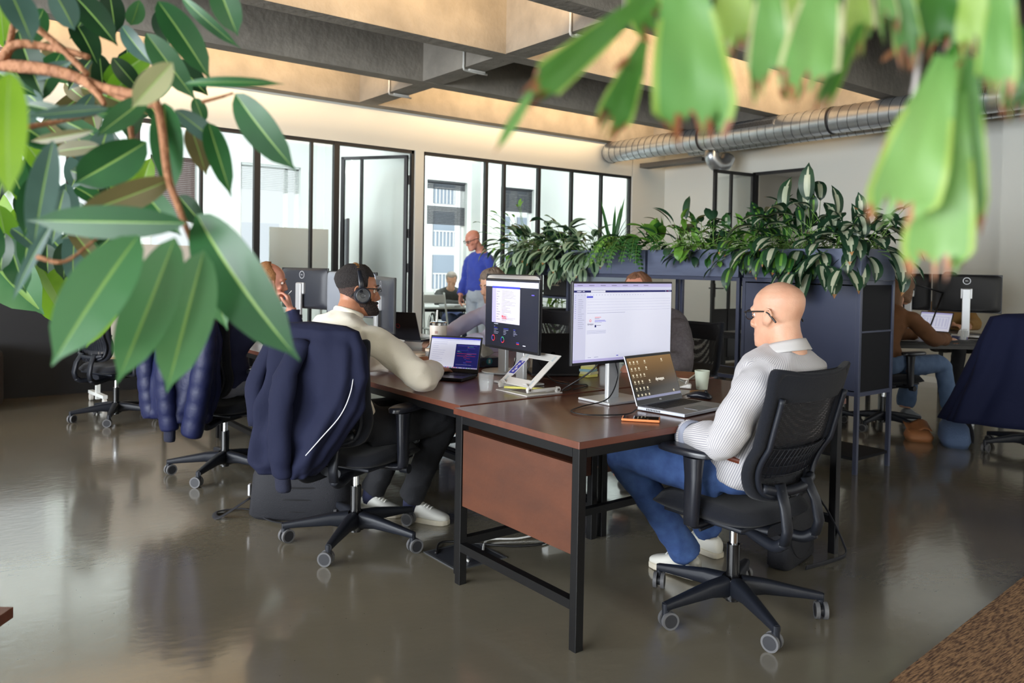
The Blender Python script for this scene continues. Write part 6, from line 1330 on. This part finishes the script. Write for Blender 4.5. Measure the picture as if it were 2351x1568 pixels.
q = MB(); q.tube(crv([(.15,-.05,.30),(.20,-.10,.20),(.235,-.16,.06),(.20,-.18,.012),(.05,-.14,.008),(-.08,-.10,.01)],6),.014,8,flat=.25); q.build('strap', M_bagk, t, smooth=True); q = MB(); q.tube([(.155*cos(a*pi/16),-.058,.18+.15*sin(a*pi/16)) for a in range(33)],.004,6); q.build('zip', mat('black_rib',(14,14,18),.8), t, smooth=True)
t = thing('backpack','light blue backpack on the floor under the navy coat at the right','backpack',(6.62,2.80,0),radians(30))
q = MB(); q.loft([((0,0,.0),V((.18,0,0)),V((0,.09,0)),3.4),((0,0,.05),V((.20,0,0)),V((0,.11,0)),3.4),((.03,0,.14),V((.17,0,0)),V((0,.10,0)),3),((.06,0,.20),V((.10,0,0)),V((0,.06,0)),2.6)],28); q.build('body', mat('blue_canvas',(78,98,132),.85,bump=(60,.4,3)), t, smooth=True)
q = MB(); q.tube(crv([(-.12,-.11,.04),(-.05,-.12,.10),(.06,-.11,.17)],5),.012,8,flat=.3); q.tube(crv([(.0,-.12,.03),(.05,-.12,.09),(.12,-.10,.15)],5),.010,8,flat=.3); q.build('strap', M_bagk, t, smooth=True)
t = thing('pouch','tan leather pouch leaning on the light blue backpack','bag',(6.52,3.03,0),radians(40))
q = MB(); q.loft([((0,0,0),V((.08,0,0)),V((0,.09,0)),4),((0,0,.04),V((.095,0,0)),V((0,.105,0)),3.4),((.03,0,.09),V((.07,0,0)),V((0,.08,0)),3)],22); q.build('body', mat('tan_leather',(158,104,64),.6,bump=(14,.6,3)), t, smooth=True); q = MB(); q.grid(lambda u,v: V((-.04+.16*u,-.09+.18*v,.085+.05*u+.02*sin(v*6))),6,6); q.build('flap', MATS['tan_leather'], t, smooth=True, solid=.006)
# ---------------- laptop stands ----------------
M_stand = mat('brushed_stand',(224,221,216),.4,metal=.12)
def lstand(label, pos, yaw, up=True, z=.745):
    t = thing('laptop_stand', label, 'laptop stand', (pos[0],pos[1],z), yaw, 'silver laptop stands')
    def fr4(mb, w, d, b, th, X=None):
        mb.X = X
        for a in ((-w/2,w/2,-d/2,-d/2+b),(-w/2,w/2,d/2-b,d/2),(-w/2,-w/2+b,-d/2+b,d/2-b),(w/2-b,w/2,-d/2+b,d/2-b)): mb.bb(a[0],a[1],a[2],a[3],0,th,bv=.0015)
        mb.X = None
    q = MB(); fr4(q,.24,.22,.045,.005); q.build('foot_plate', M_stand, t)
    A = radians(38 if up else 20); q = MB(); X = Matrix.Translation((0,-.085,.035)) @ Matrix.Rotation(A,4,'X') @ Matrix.Translation((0,.115,0)); fr4(q,.25,.23,.045,.005,X); q.build('tray', M_stand, t)
    q = MB(); q.X = X
    for sx in (-1,1): q.box((sx*.085,-.112,.012),(.03,.006,.022),bv=.002); 
    q.build('stop', M_stand, t); 
    for sx in (-1,1):
        q = MB(); q.box((sx*.108,.0,.022),(.010,.20,.016),bv=.003); q.cyl((sx*.100,-.088,.028),(sx*.116,-.088,.028),.012,14); q.cyl((sx*.100,.088,.018),(sx*.116,.088,.018),.014,14); q.build('arm', M_stand, t, smooth=True, ang=40)
        q = MB(); q.cyl((sx*.1165,-.088,.028),(sx*.118,-.088,.028),.006,10); q.cyl((sx*.1165,.088,.018),(sx*.118,.088,.018),.006,10); q.build('pivot_screw', mat('pivot',(110,100,92),.4,metal=.6), t, smooth=True, ang=40)
    q = MB(); q.X = X
    for sx in (-1,1):
        for sy in (-1,1): q.box((sx*.098,sy*.085,.0055),(.012,.035,.0015))
    q.build('rubber_pad', mat('pad_grey',(196,202,204),.6), t)
    return t, X
lst, XS = lstand('folding silver laptop stand with a photo card, in front of the dark dashboard monitor', (2.41,2.965), radians(-90))
c = MB(); c.X = Matrix.Translation(lst.location) @ Matrix.Rotation(radians(-90),4,'Z') @ XS; 
q = MB(); q.box((-.092,.0,.0078),(.052,.125,.0008)); o = q.build('photo_card', mat('card_white',(222,222,226),.5)); o.matrix_world = c.X; tag(o,'white card with a blue printed picture on the tilted stand tray','card')
q = MB(); q.box((-.092,-.005,.0084),(.042,.09,.0004)); q.build('print', mat('print_blue',(52,60,160),.5), o); q = MB()
for k in range(5): q.lathe([(0,0),(.007+.002*(k%2),0),(0,.0003)],(-.092+.006*sin(k*2),-.035+k*.017,.0087),12)
q.build('print_figure', mat('print_pale',(206,196,214),.6), o)
lstand('silver laptop stand with its tray tilted, behind the open silver laptop', (2.96,2.60), radians(20), False)
lstand('silver laptop stand folded open on the desk past the tumbler', (2.45,4.55), radians(-100), False)
ls2, _ = lstand('pale laptop stand on the far table seen through the open cabinet frame', (7.15,4.65), radians(160))
def cable(label, pts, r, m, n=8): return tag(MB().tube(crv(pts,n), r, 8).build('cable', m, smooth=True), label, 'cable')
M_ck = mat('black_cable',(20,20,22),.5); M_cw = mat('white_cable',(214,214,212),.5); M_yel = mat('yellow_pen',(222,214,110),.5)
z = .7455
q = MB(); q.cyl(V((2.31,3.03,z+.020)),V((2.40,2.93,z+.020)),.006,12); q.cyl(V((2.40,2.93,z+.020)),V((2.445,2.88,z+.020)),.0045,10); tag(q.build('highlighter', M_yel, smooth=True, ang=40), 'yellow pen lying on the foot of the folding laptop stand', 'pen')
# ---------------- small things on the desks ----------------
t = thing('drinking_glass','ribbed glass of water on the desk left of the laptop stand','glass',(2.205,3.035,z),0); R0 = .036
q = MB(); q.lathe([(.026,.004),(.030,.006),(.0345,.045),(.0375,.090),(.0385,.092),(.0375,.094),(.0355,.090),(.0325,.045),(.027,.012),(.0,.012)],(0,0,0),10); q.build('tumbler_wall', mat('clear_glass',(238,244,246),.05,spec=1,alpha=.10), t, smooth=True, ang=20)
q = MB(); q.lathe([(.0262,.0125),(.0318,.045),(.0335,.062),(0,.062)],(0,0,0),20); q.build('water', mat('water_surface',(226,236,240),.04,spec=1,alpha=.12), t, smooth=True, ang=30)
t = thing('phone','black phone in an orange case lying on the nearest desk','phone',(2.335,2.165,z),radians(16)); MB().box((0,0,.005),(.150,.076,.010),bv=.004).build('case', mat('orange_case',(232,140,84),.55), t); MB().box((0,0,.0101),(.138,.066,.0006)).build('screen', mat('phone_glass',(14,14,18),.06,spec=.8), t)
t.rotation_euler = (0,0,radians(-50))
t = thing('mouse','black computer mouse right of the silver laptop','mouse',(2.965,2.385,z),radians(20)); q = MB(); q.loft([((0,-.055,.008),V((.020,0,0)),V((0,0,.008))),((0,-.035,.015),V((.031,0,0)),V((0,0,.016))),((0,0,.019),V((.033,0,0)),V((0,0,.019))),((0,.035,.014),V((.030,0,0)),V((0,0,.014))),((0,.055,.009),V((.02,0,0)),V((0,0,.008)))],18); q.build('shell', mat('mouse_black',(26,28,36),.35), t, smooth=True); MB().cyl((-.004,-.03,.032),(.004,-.03,.032),.008,12).build('wheel', M_ck, t, smooth=True)
cable('black cable looping from the silver laptop over the desk to the white monitor', [(2.455,2.30,z+.012),(2.36,2.27,z+.005),(2.22,2.34,z+.005),(2.21,2.44,z+.005),(2.33,2.50,z+.006),(2.50,2.52,z+.02),(2.60,2.56,z+.10),(2.585,2.56,z+.17)], .0028, M_ck)
cable('black cable sagging from the laptop lid behind the white monitor to the stand', [(2.50,2.56,z+.19),(2.46,2.60,z+.13),(2.40,2.68,z+.06),(2.48,2.80,z+.02),(2.62,2.90,z+.006),(2.74,3.05,z+.006)], .0035, M_ck)
cable('black cable hanging from the dark dashboard monitor', [(2.60,3.30,.93),(2.595,3.31,.85),(2.53,3.27,.77),(2.50,3.22,z+.004),(2.40,3.20,z+.004)], .003, M_ck)
cable('second black cable drooping behind the dark dashboard monitor', [(2.66,3.28,.93),(2.70,3.22,.82),(2.70,3.10,z+.006),(2.78,2.95,z+.004),(2.62,2.88,z+.004)], .003, M_ck)
# tissue box
def tissue(label, pos, yaw, m1, m2, sc_=1.0):
    t = thing('tissue_box', label, 'tissue box', (pos[0],pos[1],pos[2]), yaw); w_, d_, h_ = .20*sc_,.105*sc_,.055*sc_
    MB().box((0,0,h_/2),(w_,d_,h_),bv=.002).build('carton', m1, t); q = MB(); q.box((-w_*.36,-d_/2-.0004,h_/2),(w_*.26,.001,h_*.98)); q.build('carton_band', m2, t)
    q = MB(); R_ = random.Random(4); q.grid(lambda u,v: V(((u-.5)*w_*(.42+.25*sin(pi*v)), .018*sin(u*9+v*3)*(1-v*.3)*sc_, h_+(.085*v+.012*sin(u*7))*sc_*(1-.5*abs(2*u-1)**3))),14,8); q.build('tissue', mat('tissue_white',(232,228,218),.9), t, smooth=True, solid=.0015)
    return t
tb = tissue('navy and red tissue box with a raised tissue behind the open laptop', (2.775,3.86,z), radians(-10), mat('carton_navy',(28,38,62),.5), mat('carton_red',(204,56,48),.5))
q = MB(); q.lathe([(0,0),(.020,0),(.020,.0006),(0,.0006)],(.02,-.0535,.034),20,RX(pi/2)); q.build('carton_badge', mat('badge_teal',(36,128,140),.5), tb); q = MB(); q.box((.02,-.0545,.034),(.012,.0006,.022)); q.build('carton_symbol', mat('badge_white',(214,226,226),.5), tb)
q = MB(); q.lathe([(0,0),(.014,0),(.014,.0006),(0,.0006)],(-.02,-.0535,.024),20,RX(pi/2)); q.build('carton_badge', mat('badge_black',(18,20,26),.5), tb); text('carton_lettering','SOFT',.006,MATS['badge_white'],tb,Matrix.Translation((-.02,-.0545,.024)) @ Matrix.Rotation(pi/2,4,'X')) if False else None
tissue('small red and blue tissue box on the far right desk', (7.62,3.20,z), radians(50), mat('carton_blue',(40,50,120),.5), mat('carton_pink',(216,70,84),.5), .7)
# insulated tumbler with handle and straw
tp_ = (2.475,3.885,z); t = thing('tumbler','cream insulated tumbler with a handle and a straw behind the laptop','tumbler',tp_,radians(40))
M_tum = mat('cream_enamel',(228,216,204),.4); q = MB(); q.lathe([(.034,0),(.038,.004),(.039,.115),(.048,.135),(.050,.262),(.049,.265),(0,.265)],(0,0,0),36); q.build('cup', M_tum, t, smooth=True, ang=40)
MB().lathe([(.0502,.254),(.0505,.268),(.045,.274),(0,.274)],(0,0,0),36).build('rim', M_chrome, t, smooth=True, ang=40)
MB().tube(crv([(.045,-.0,.25),(.085,-.01,.248),(.094,-.012,.21),(.092,-.012,.16),(.06,-.004,.142),(.045,0,.142)],5),.009,12,flat=.8).build('handle', M_tum, t, smooth=True)
MB().tube([(.005,.01,.265),(.016,.012,.34)],.0055,12).build('straw', mat('straw_white',(226,226,220),.4), t, smooth=True, ang=40)
Z_ = Matrix.Rotation(radians(-40-38),4,'Z')
text('tumbler_lettering','STANLEY',.011,mat('tumbler_print',(196,150,140),.5),t,Z_ @ Matrix.Translation((-.006,-.0505,.190)) @ Matrix.Rotation(pi/2,4,'X'),bold=.0004)
q = MB(); 
for a in (-1,0,1): q.box((a*.006,-.0502,.218),(.003,.001,.012-.003*abs(a)))
q.box((0,-.0502,.211),(.016,.001,.003)); o = q.build('tumbler_emblem', MATS['tumbler_print'], t); o.matrix_local = Z_ @ Matrix.Translation((-.006,0,0))
for nm, lb, x, y, r, h in (('storage_jar','clear jar with a pale lid beside the hand of the headphone wearer',2.43,4.02,.036,.062),('storage_jar','second clear jar with a pale lid, beside the tumbler',2.54,4.06,.036,.085)):
    t = thing(nm, lb, 'jar', (x,y,z), 0, 'glass jars with lids'); MB().lathe([(r*.9,0),(r,.004),(r,h),(r*.96,h),(r*.94,.006),(0,.005)],(0,0,0),26).build('glass', mat('clear_glass',(238,244,246),.05,spec=1,alpha=.10), t, smooth=True, ang=40)
    MB().lathe([(0,0),(r*.85,0),(r*.85,h*.55),(0,h*.57)],(0,0,.007),20).build('contents', mat('brown_contents',(150,116,92),.9,bump=(200,1)), t, smooth=True, ang=40); MB().lathe([(0,h),(r*1.06,h),(r*1.06,h+.014),(0,h+.015)],(0,0,0),26).build('lid', mat('jar_lid',(216,196,172),.5), t, smooth=True, ang=40)
def keyb(label, pos, yaw, m=M_ck):
    t = thing('keyboard', label, 'keyboard', (pos[0],pos[1],z), yaw, 'desk keyboards'); MB().box((0,0,.009),(.42,.13,.014),bv=.003).build('body', m, t); q = MB()
    for r in range(5):
        for c in range(17): q.box((-.195+c*.0243,.048-r*.024,.018),(.020,.020,.005))
    q.build('keys', mat('keycap',(30,31,36),.5), t)
keyb('black keyboard on the desk past the resting arm', (2.30,4.42), radians(-78)); keyb('black keyboard beyond the first, before the ginger haired person', (2.24,5.30), radians(-88)); keyb('black keyboard on the right hand desk under the brown sleeve', (7.42,3.08), radians(-40))
t = thing('desk_phone','small grey device with a round knob on the desk beside the keyboard','device',(2.38,4.18,z),radians(-60)); MB().box((0,0,.016),(.10,.06,.03),bv=.008).build('body', mat('device_grey',(196,198,200),.4), t); MB().cyl((0,-.031,.016),(0,-.036,.016),.011,16).build('knob', M_ck, t, smooth=True, ang=40)
t = thing('drinking_glass','clear glass behind the white monitor stand','glass',(2.86,2.90,z)); MB().lathe([(.028,0),(.030,.003),(.036,.10),(.034,.10),(.029,.01),(0,.01)],(0,0,0),12).build('tumbler_wall', MATS['clear_glass'], t, smooth=True, ang=20)
t = thing('mug','white mug between the monitor stands on the island','mug',(2.86,3.32,z)) if False else thing('mug','white mug beside the silver stem of the dark monitor','mug',(2.78,3.50,z)); MB().lathe([(.030,0),(.034,.004),(.036,.085),(.033,.085),(.031,.01),(0,.01)],(0,0,0),28).build('cup', M_white, t, smooth=True, ang=40); MB().tube(crv([(.034,0,.07),(.058,0,.062),(.058,0,.03),(.033,0,.02)],4),.005,8).build('handle', M_white, t, smooth=True)
for k in range(5): tag(MB().box((3.02+.004*(k%2),3.20,z+.008+k*.0145),(.075,.075,.014),RZ(.2*k)).build('sticky_note_pad', [M_yel,mat('note_cream',(228,222,170),.7),mat('note_blue',(150,190,200),.7)][k if k < 3 else k-3]), ['yellow pad at the bottom of the sticky note pile','cream pad second from the bottom of the sticky note pile','blue pad in the middle of the sticky note pile','yellow pad second from the top of the sticky note pile','cream pad topmost of the sticky note pile'][k], 'sticky notes', 'pile of sticky note pads')
t = thing('magazine','red brown patterned magazine lying on the far desk right of the laptop','magazine',(3.62,3.05,z),radians(30)); MB().box((0,0,.006),(.28,.20,.010),bv=.001).build('pages', mat('paper',(222,214,200),.8), t); MB().box((0,0,.0116),(.282,.202,.001)).build('cover', mat('cover_red',(150,72,56),.4,var=(12,(206,150,96),.5)), t)
t.location = (3.46,2.96,z)
t = thing('cup','white paper cup at the far end of the nearest desk, beside the sleeve','cup',(3.20,2.56,z)); MB().lathe([(.026,0),(.028,.002),(.038,.095),(.036,.095),(.027,.006),(0,.006)],(0,0,0),24).build('wall', mat('paper_cup',(206,214,196),.7), t, smooth=True, ang=40)
tag(MB().lathe([(0,0),(.042,0),(.042,.006),(0,.006)],(3.10,2.50,z),26).build('coaster', mat('cork',(190,140,88),.8), smooth=True, ang=40), 'round tan coaster on the nearest desk beside the paper cup', 'coaster')
tag(MB().box((2.66,4.62,z+.006),(.30,.21,.01),RZ(.5)).build('paper_stack', mat('paper',(222,214,200),.8)), 'stack of white papers lying by the stand past the tumbler', 'papers')
t = thing('drinking_glass','dark bottle with a green lid beside the ginger haired person','bottle',(2.35,5.62,z)); t.name = 'water_bottle'; MB().lathe([(.034,0),(.036,.01),(.036,.17),(.030,.19),(0,.19)],(0,0,0),24).build('body', mat('green_bottle',(44,120,96),.3), t, smooth=True, ang=40); MB().lathe([(0,.19),(.033,.19),(.033,.215),(0,.216)],(0,0,0),24).build('lid', M_ck, t, smooth=True, ang=40)
# under the desks
t = thing('power_strip','white power strip standing on the floor between the desk legs','power strip',(2.62,2.95,0),radians(-4)); MB().box((0,0,.035),(.20,.05,.07),bv=.008).build('body', M_white, t); MB().box((.0,-.0255,.035),(.06,.001,.012)).build('rating_label', mat('label_grey',(70,72,78),.6), t)
cable('white cable looping on the floor by the floor box', [(2.12,3.02,.01),(2.08,3.06,.05),(2.04,3.02,.07),(2.02,2.97,.04),(2.05,2.93,.006)], .006, M_cw)
cable('white cable lying on the floor under the nearest desk', [(2.16,2.98,.008),(2.28,3.10,.01),(2.42,3.04,.008),(2.56,3.0,.02)], .005, M_cw)
cable('black cables trailing on the floor under the nearest desk', [(1.98,3.10,.008),(2.10,3.20,.01),(2.32,2.98,.008),(2.50,2.92,.008),(2.58,3.04,.02)], .006, M_ck)
cable('white cable lying on the floor behind the second chair', [(2.05,4.75,.01),(2.2,4.72,.01),(2.35,4.80,.01),(2.6,4.78,.01)], .008, M_cw)
cable('second white cable arched on the floor behind the second chair', [(2.10,4.52,.01),(2.2,4.50,.05),(2.32,4.50,.04),(2.45,4.52,.01)], .008, M_cw)
t = thing('floor_box','square floor socket box with a light metal frame beneath the desk','floor box',(2.09,3.02,0),radians(0)); q = MB()
for a in ((-.14,.14,-.14,-.128),(-.14,.14,.128,.14),(-.14,-.128,-.128,.128),(.128,.14,-.128,.128)): q.bb(a[0],a[1],a[2],a[3],.0,.004)
q.build('frame', mat('box_frame',(96,98,102),.4,metal=.5), t); MB().bb(-.128,.128,-.128,.128,.0,.003).build('lid', mat('floor_lid',(44,46,52),.4), t)
# rug, table corner, sofa corner, whiteboard
p_ = [V((3.955,1.362,0)),V((2.59,1.262,0))]; dR = (p_[1]-p_[0]).normalized(); nR = V((dR.y,-dR.x,0)); nR = nR if nR.y < 0 else -nR
rg = MB(); a = p_[0]-dR*1.6; b = p_[1]+dR*.02; cR_ = [a, p_[1]+dR*.6, p_[1]+dR*.6+nR*1.8, a+nR*1.8]
rg.add([c_+V((0,0,h_)) for h_ in (0,.012) for c_ in cR_],[(0,1,2,3),(4,5,6,7),(0,1,5,4),(1,2,6,5),(2,3,7,6),(3,0,4,7)])
def jute():
    m = bpy.data.materials.new('jute_weave'); m.use_nodes = True; N = m.node_tree.nodes; L = m.node_tree.links; b = N['Principled BSDF']; b.inputs['Roughness'].default_value = .95
    tc = N.new('ShaderNodeTexCoord'); mp = N.new('ShaderNodeMapping'); mp.inputs['Scale'].default_value = (26,190,26); mp.inputs['Rotation'].default_value = (0,0,-.5); L.new(tc.outputs['Object'], mp.inputs[0]); n = N.new('ShaderNodeTexNoise'); n.inputs['Scale'].default_value = 1; n.inputs['Detail'].default_value = 5; L.new(mp.outputs[0], n.inputs[0])
    r = N.new('ShaderNodeValToRGB'); r.color_ramp.elements[0].position = .36; r.color_ramp.elements[1].position = .66; r.color_ramp.elements[0].color = srgb((82,54,34)); r.color_ramp.elements[1].color = srgb((178,136,94)); L.new(n.outputs[0], r.inputs[0]); L.new(r.outputs[0], b.inputs['Base Color'])
    bp = N.new('ShaderNodeBump'); bp.inputs['Strength'].default_value = .9; bp.inputs['Distance'].default_value = .01; L.new(n.outputs[0], bp.inputs['Height']); L.new(bp.outputs[0], b.inputs['Normal']); return m
tag(rg.build('rug', jute()), 'brown woven jute rug lying at the lower right corner', 'rug')
tc_ = thing('side_table','reddish wooden table corner just entering the left edge','table',(.06,2.48,0)); MB().box((-.02,.0,.385),(.30,.30,.03),RZ(radians(-38)),bv=.002).build('tabletop', M_edge, tc_)
for a in ((-.11,0),(.07,0),(-.02,.1),(-.02,-.1)): MB().box((a[0],a[1],.185),(.03,.03,.37)).build('leg', M_leg, tc_)
so = thing('sofa','dark brown sofa arm at the left edge before the black panel','sofa',(.36,8.45,0)); MB().box((0,0,.30),(.75,.7,.5),bv=.06).build('arm', mat('sofa_brown',(44,34,30),.8), so); MB().box((-.8,0,.22),(.9,.7,.34),bv=.05).build('seat', MATS['sofa_brown'], so)
wb = thing('whiteboard','mobile whiteboard on casters standing behind the empty headrest chair','whiteboard',(1.98,8.25,0),radians(6)); MB().box((0,0,.92),(1.10,.03,1.15),RX(-.06),bv=.004).build('board', mat('board_white',(226,218,206),.3), wb); MB().box((0,-.06,.42),(1.05,.07,.02),bv=.003).build('tray', mat('tray_beech',(206,182,146),.5), wb)
for sx in (-.5,.5):
    MB().box((sx,0,.25),(.035,.035,.42)).build('post', M_white, wb); MB().box((sx,0,.085),(.04,.44,.03)).build('foot', M_white, wb)
    for sy in (-.2,.2): q = MB(); q.lathe([(.012,-.012),(.036,-.012),(.036,.012),(.012,.012)],(sx,sy,.037),20,RY(pi/2)); q.build('caster', mat('caster_white',(216,214,208),.5), wb, smooth=True, ang=40)
q = MB(); R_ = random.Random(3)
for k in range(14): x, zz = -.4+R_.random()*.8, .75+R_.random()*.5; q.tube([(x+i*.012,-.019+(zz-.9)*.06*-1-.001,zz+.01*sin(i*2+k)) for i in range(6)],.0015,4)
q.build('marker_notes', M_ck, wb)
tag(MB().box((on(688,600,1,9.6).x,9.62,1.35),(.78,.02,.86)).box((on(688,600,1,9.6).x-.3,9.62,.5),(.03,.03,1.0)).box((on(688,600,1,9.6).x+.3,9.62,.5),(.03,.03,1.0)).box((on(688,600,1,9.6).x-.3,9.62,.015),(.03,.4,.03)).box((on(688,600,1,9.6).x+.3,9.62,.015),(.03,.4,.03)).build('whiteboard', mat('board_grey',(226,232,232),.35)), 'grey white board standing behind the glass above the monitor back', 'whiteboard'); 
for sx in (-.34,.34): pass
t = thing('display','large dark display on a stand inside the office behind the door','display',(on(790,600,1,10.2).x,10.2,0),radians(70)); MB().box((0,0,1.3),(.9,.04,1.3),bv=.01).build('panel', mat('display_grey',(74,80,90),.4), t); MB().box((0,0,.35),(.06,.05,.7)).build('stand', M_steel, t); MB().box((0,0,.02),(.5,.4,.03),bv=.005).build('base', M_steel, t)
# office table behind the glass, with the person in the wheelchair
t = thing('table','white topped table with black frame before the person in the wheelchair','table',(6.52,9.95,0),radians(-24)); MB().box((0,0,.725),(1.5,.75,.025),bv=.002).build('tabletop', M_white, t); q = MB()
for sy in (-1,1): q.box((0,sy*.35,.69),(1.42,.03,.04))
q.build('rail', M_leg, t)
for sx in (-1,1):
    for sy in (-1,1): MB().box((sx*.70,sy*.34,.355),(.04,.04,.71)).build('leg', M_leg, t)
tag(MB().box((6.42,9.72,.756),(.24,.30,.035),RZ(.3),bv=.008).build('desk_device', mat('device_white',(222,224,226),.4)), 'white device lying on the office table behind the glass', 'device')
t = thing('chair','thin white tubular chair back behind the tumbler, in the glass office','chair',(6.05,9.55,0),radians(-10)); 
for sx in (-.2,.2): MB().tube(crv([(sx,-.1,0),(sx*.9,0,.45),(sx*.8,.12,.95)],5),.014,8).build('leg', M_white, t, smooth=True)
MB().box((0,-.1,.45),(.40,.38,.02),bv=.006).build('seat', M_white, t); MB().box((0,.10,.86),(.32,.02,.12),RX(-.2),bv=.006).build('backrest', M_white, t)
# right side desks
t = desk('black desk at the right before the black monitor backs', 7.0, 8.6, 2.95, 3.75, z=.735, group='black desks at the right'); t.rotation_euler = (0,0,radians(-38)); t.location = (7.85,3.42,0)
for ch in t.children: ch.data.materials.clear(); ch.data.materials.append(mat('black_desk',(32,30,32),.35))
t2 = dup(t, (8.50,4.30,0), radians(-38), 'black desk beyond, carrying the black monitor backs', group='black desks at the right')
t = desk('dark desk seen through the open cabinet frame, with pale stands on it', 6.5, 8.0, 4.2, 5.0, z=.735, group='black desks at the right'); 
for ch in t.children: ch.data.materials.clear(); ch.data.materials.append(MATS['black_desk'])
gl = at(2203,780,8.0)
t = thing('pen_holder','clear glass holding white sticks on the right hand desk','glass',(7.50,3.12,.735)); MB().lathe([(.03,0),(.034,.004),(.038,.11),(.036,.11),(.03,.008),(0,.008)],(0,0,0),18).build('tumbler_wall', MATS['clear_glass'], t, smooth=True, ang=30); q = MB()
for k in range(8): q.cyl((.018*cos(k*.8),.018*sin(k*.8),.01),(.024*cos(k*.8+.3),.024*sin(k*.8+.3),.125),.003,6)
q.build('sticks', M_white, t)
# desk lamp
lp = at(2130,735,7.75); t = thing('desk_lamp','black articulated desk lamp before the black monitors','lamp',(lp.x,lp.y,.735)); ox = at(2090,650,7.4)-V((lp.x,lp.y,.735)); jx = at(2165,672,7.8)-V((lp.x,lp.y,.735))
MB().lathe([(0,0),(.07,0),(.07,.02),(0,.025)],(0,0,0),24).build('base', M_leg, t, smooth=True, ang=40); MB().tube([(0,0,.02),jx],.008,8).build('lower_arm', M_leg, t, smooth=True); MB().tube([jx,ox],.008,8).build('upper_arm', M_leg, t, smooth=True)
q = MB(); q.lathe([(.012,.05),(.03,.04),(.07,-.04),(.068,-.04),(.028,.035)],(0,0,0),24,RX(.5)); o = q.build('lamp_shade', M_leg, t, smooth=True, ang=50); o.location = ox
# lettered display stand behind the shelf cabinet
bn = at(1268,650,8.6); t = thing('lettered_box','black standing box with pale lettering in the shelf opening','box',(5.27,6.05,1.061)); MB().box((0,0,.10),(.10,.34,.20),RX(.0),bv=.003).build('box', mat('box_black',(30,28,28),.6), t)
text('box_lettering','dynapps',.066,mat('pale_gold',(206,190,160),.5),t,Matrix.Translation((-.052,.0,.155)) @ Matrix(((0,0,-1,0),(-1,0,0,0),(0,1,0,0),(0,0,0,1)))); text('box_lettering','big fan of odoo',.026,MATS['pale_gold'],t,Matrix.Translation((-.052,.0,.105)) @ Matrix(((0,0,-1,0),(-1,0,0,0),(0,1,0,0),(0,0,0,1))))
for k,(zz,lb) in enumerate(((.811,'pale papers on the middle shelf of the shelved cabinet'),(.546,'papers on the lowest shelf of the shelved cabinet'))): tag(MB().box((5.24,5.82,zz+.01),(.30,.24,.02),RZ(.1)).build('paper_stack', mat('paper_green',(196,214,204),.8)), lb, 'papers')
tag(MB().box((5.25,6.2,1.0505+.0 if False else .811+.06),(.30,.40,.12),bv=.01).build('printer', M_leg), 'black printer on the middle shelf of the shelved cabinet', 'printer')
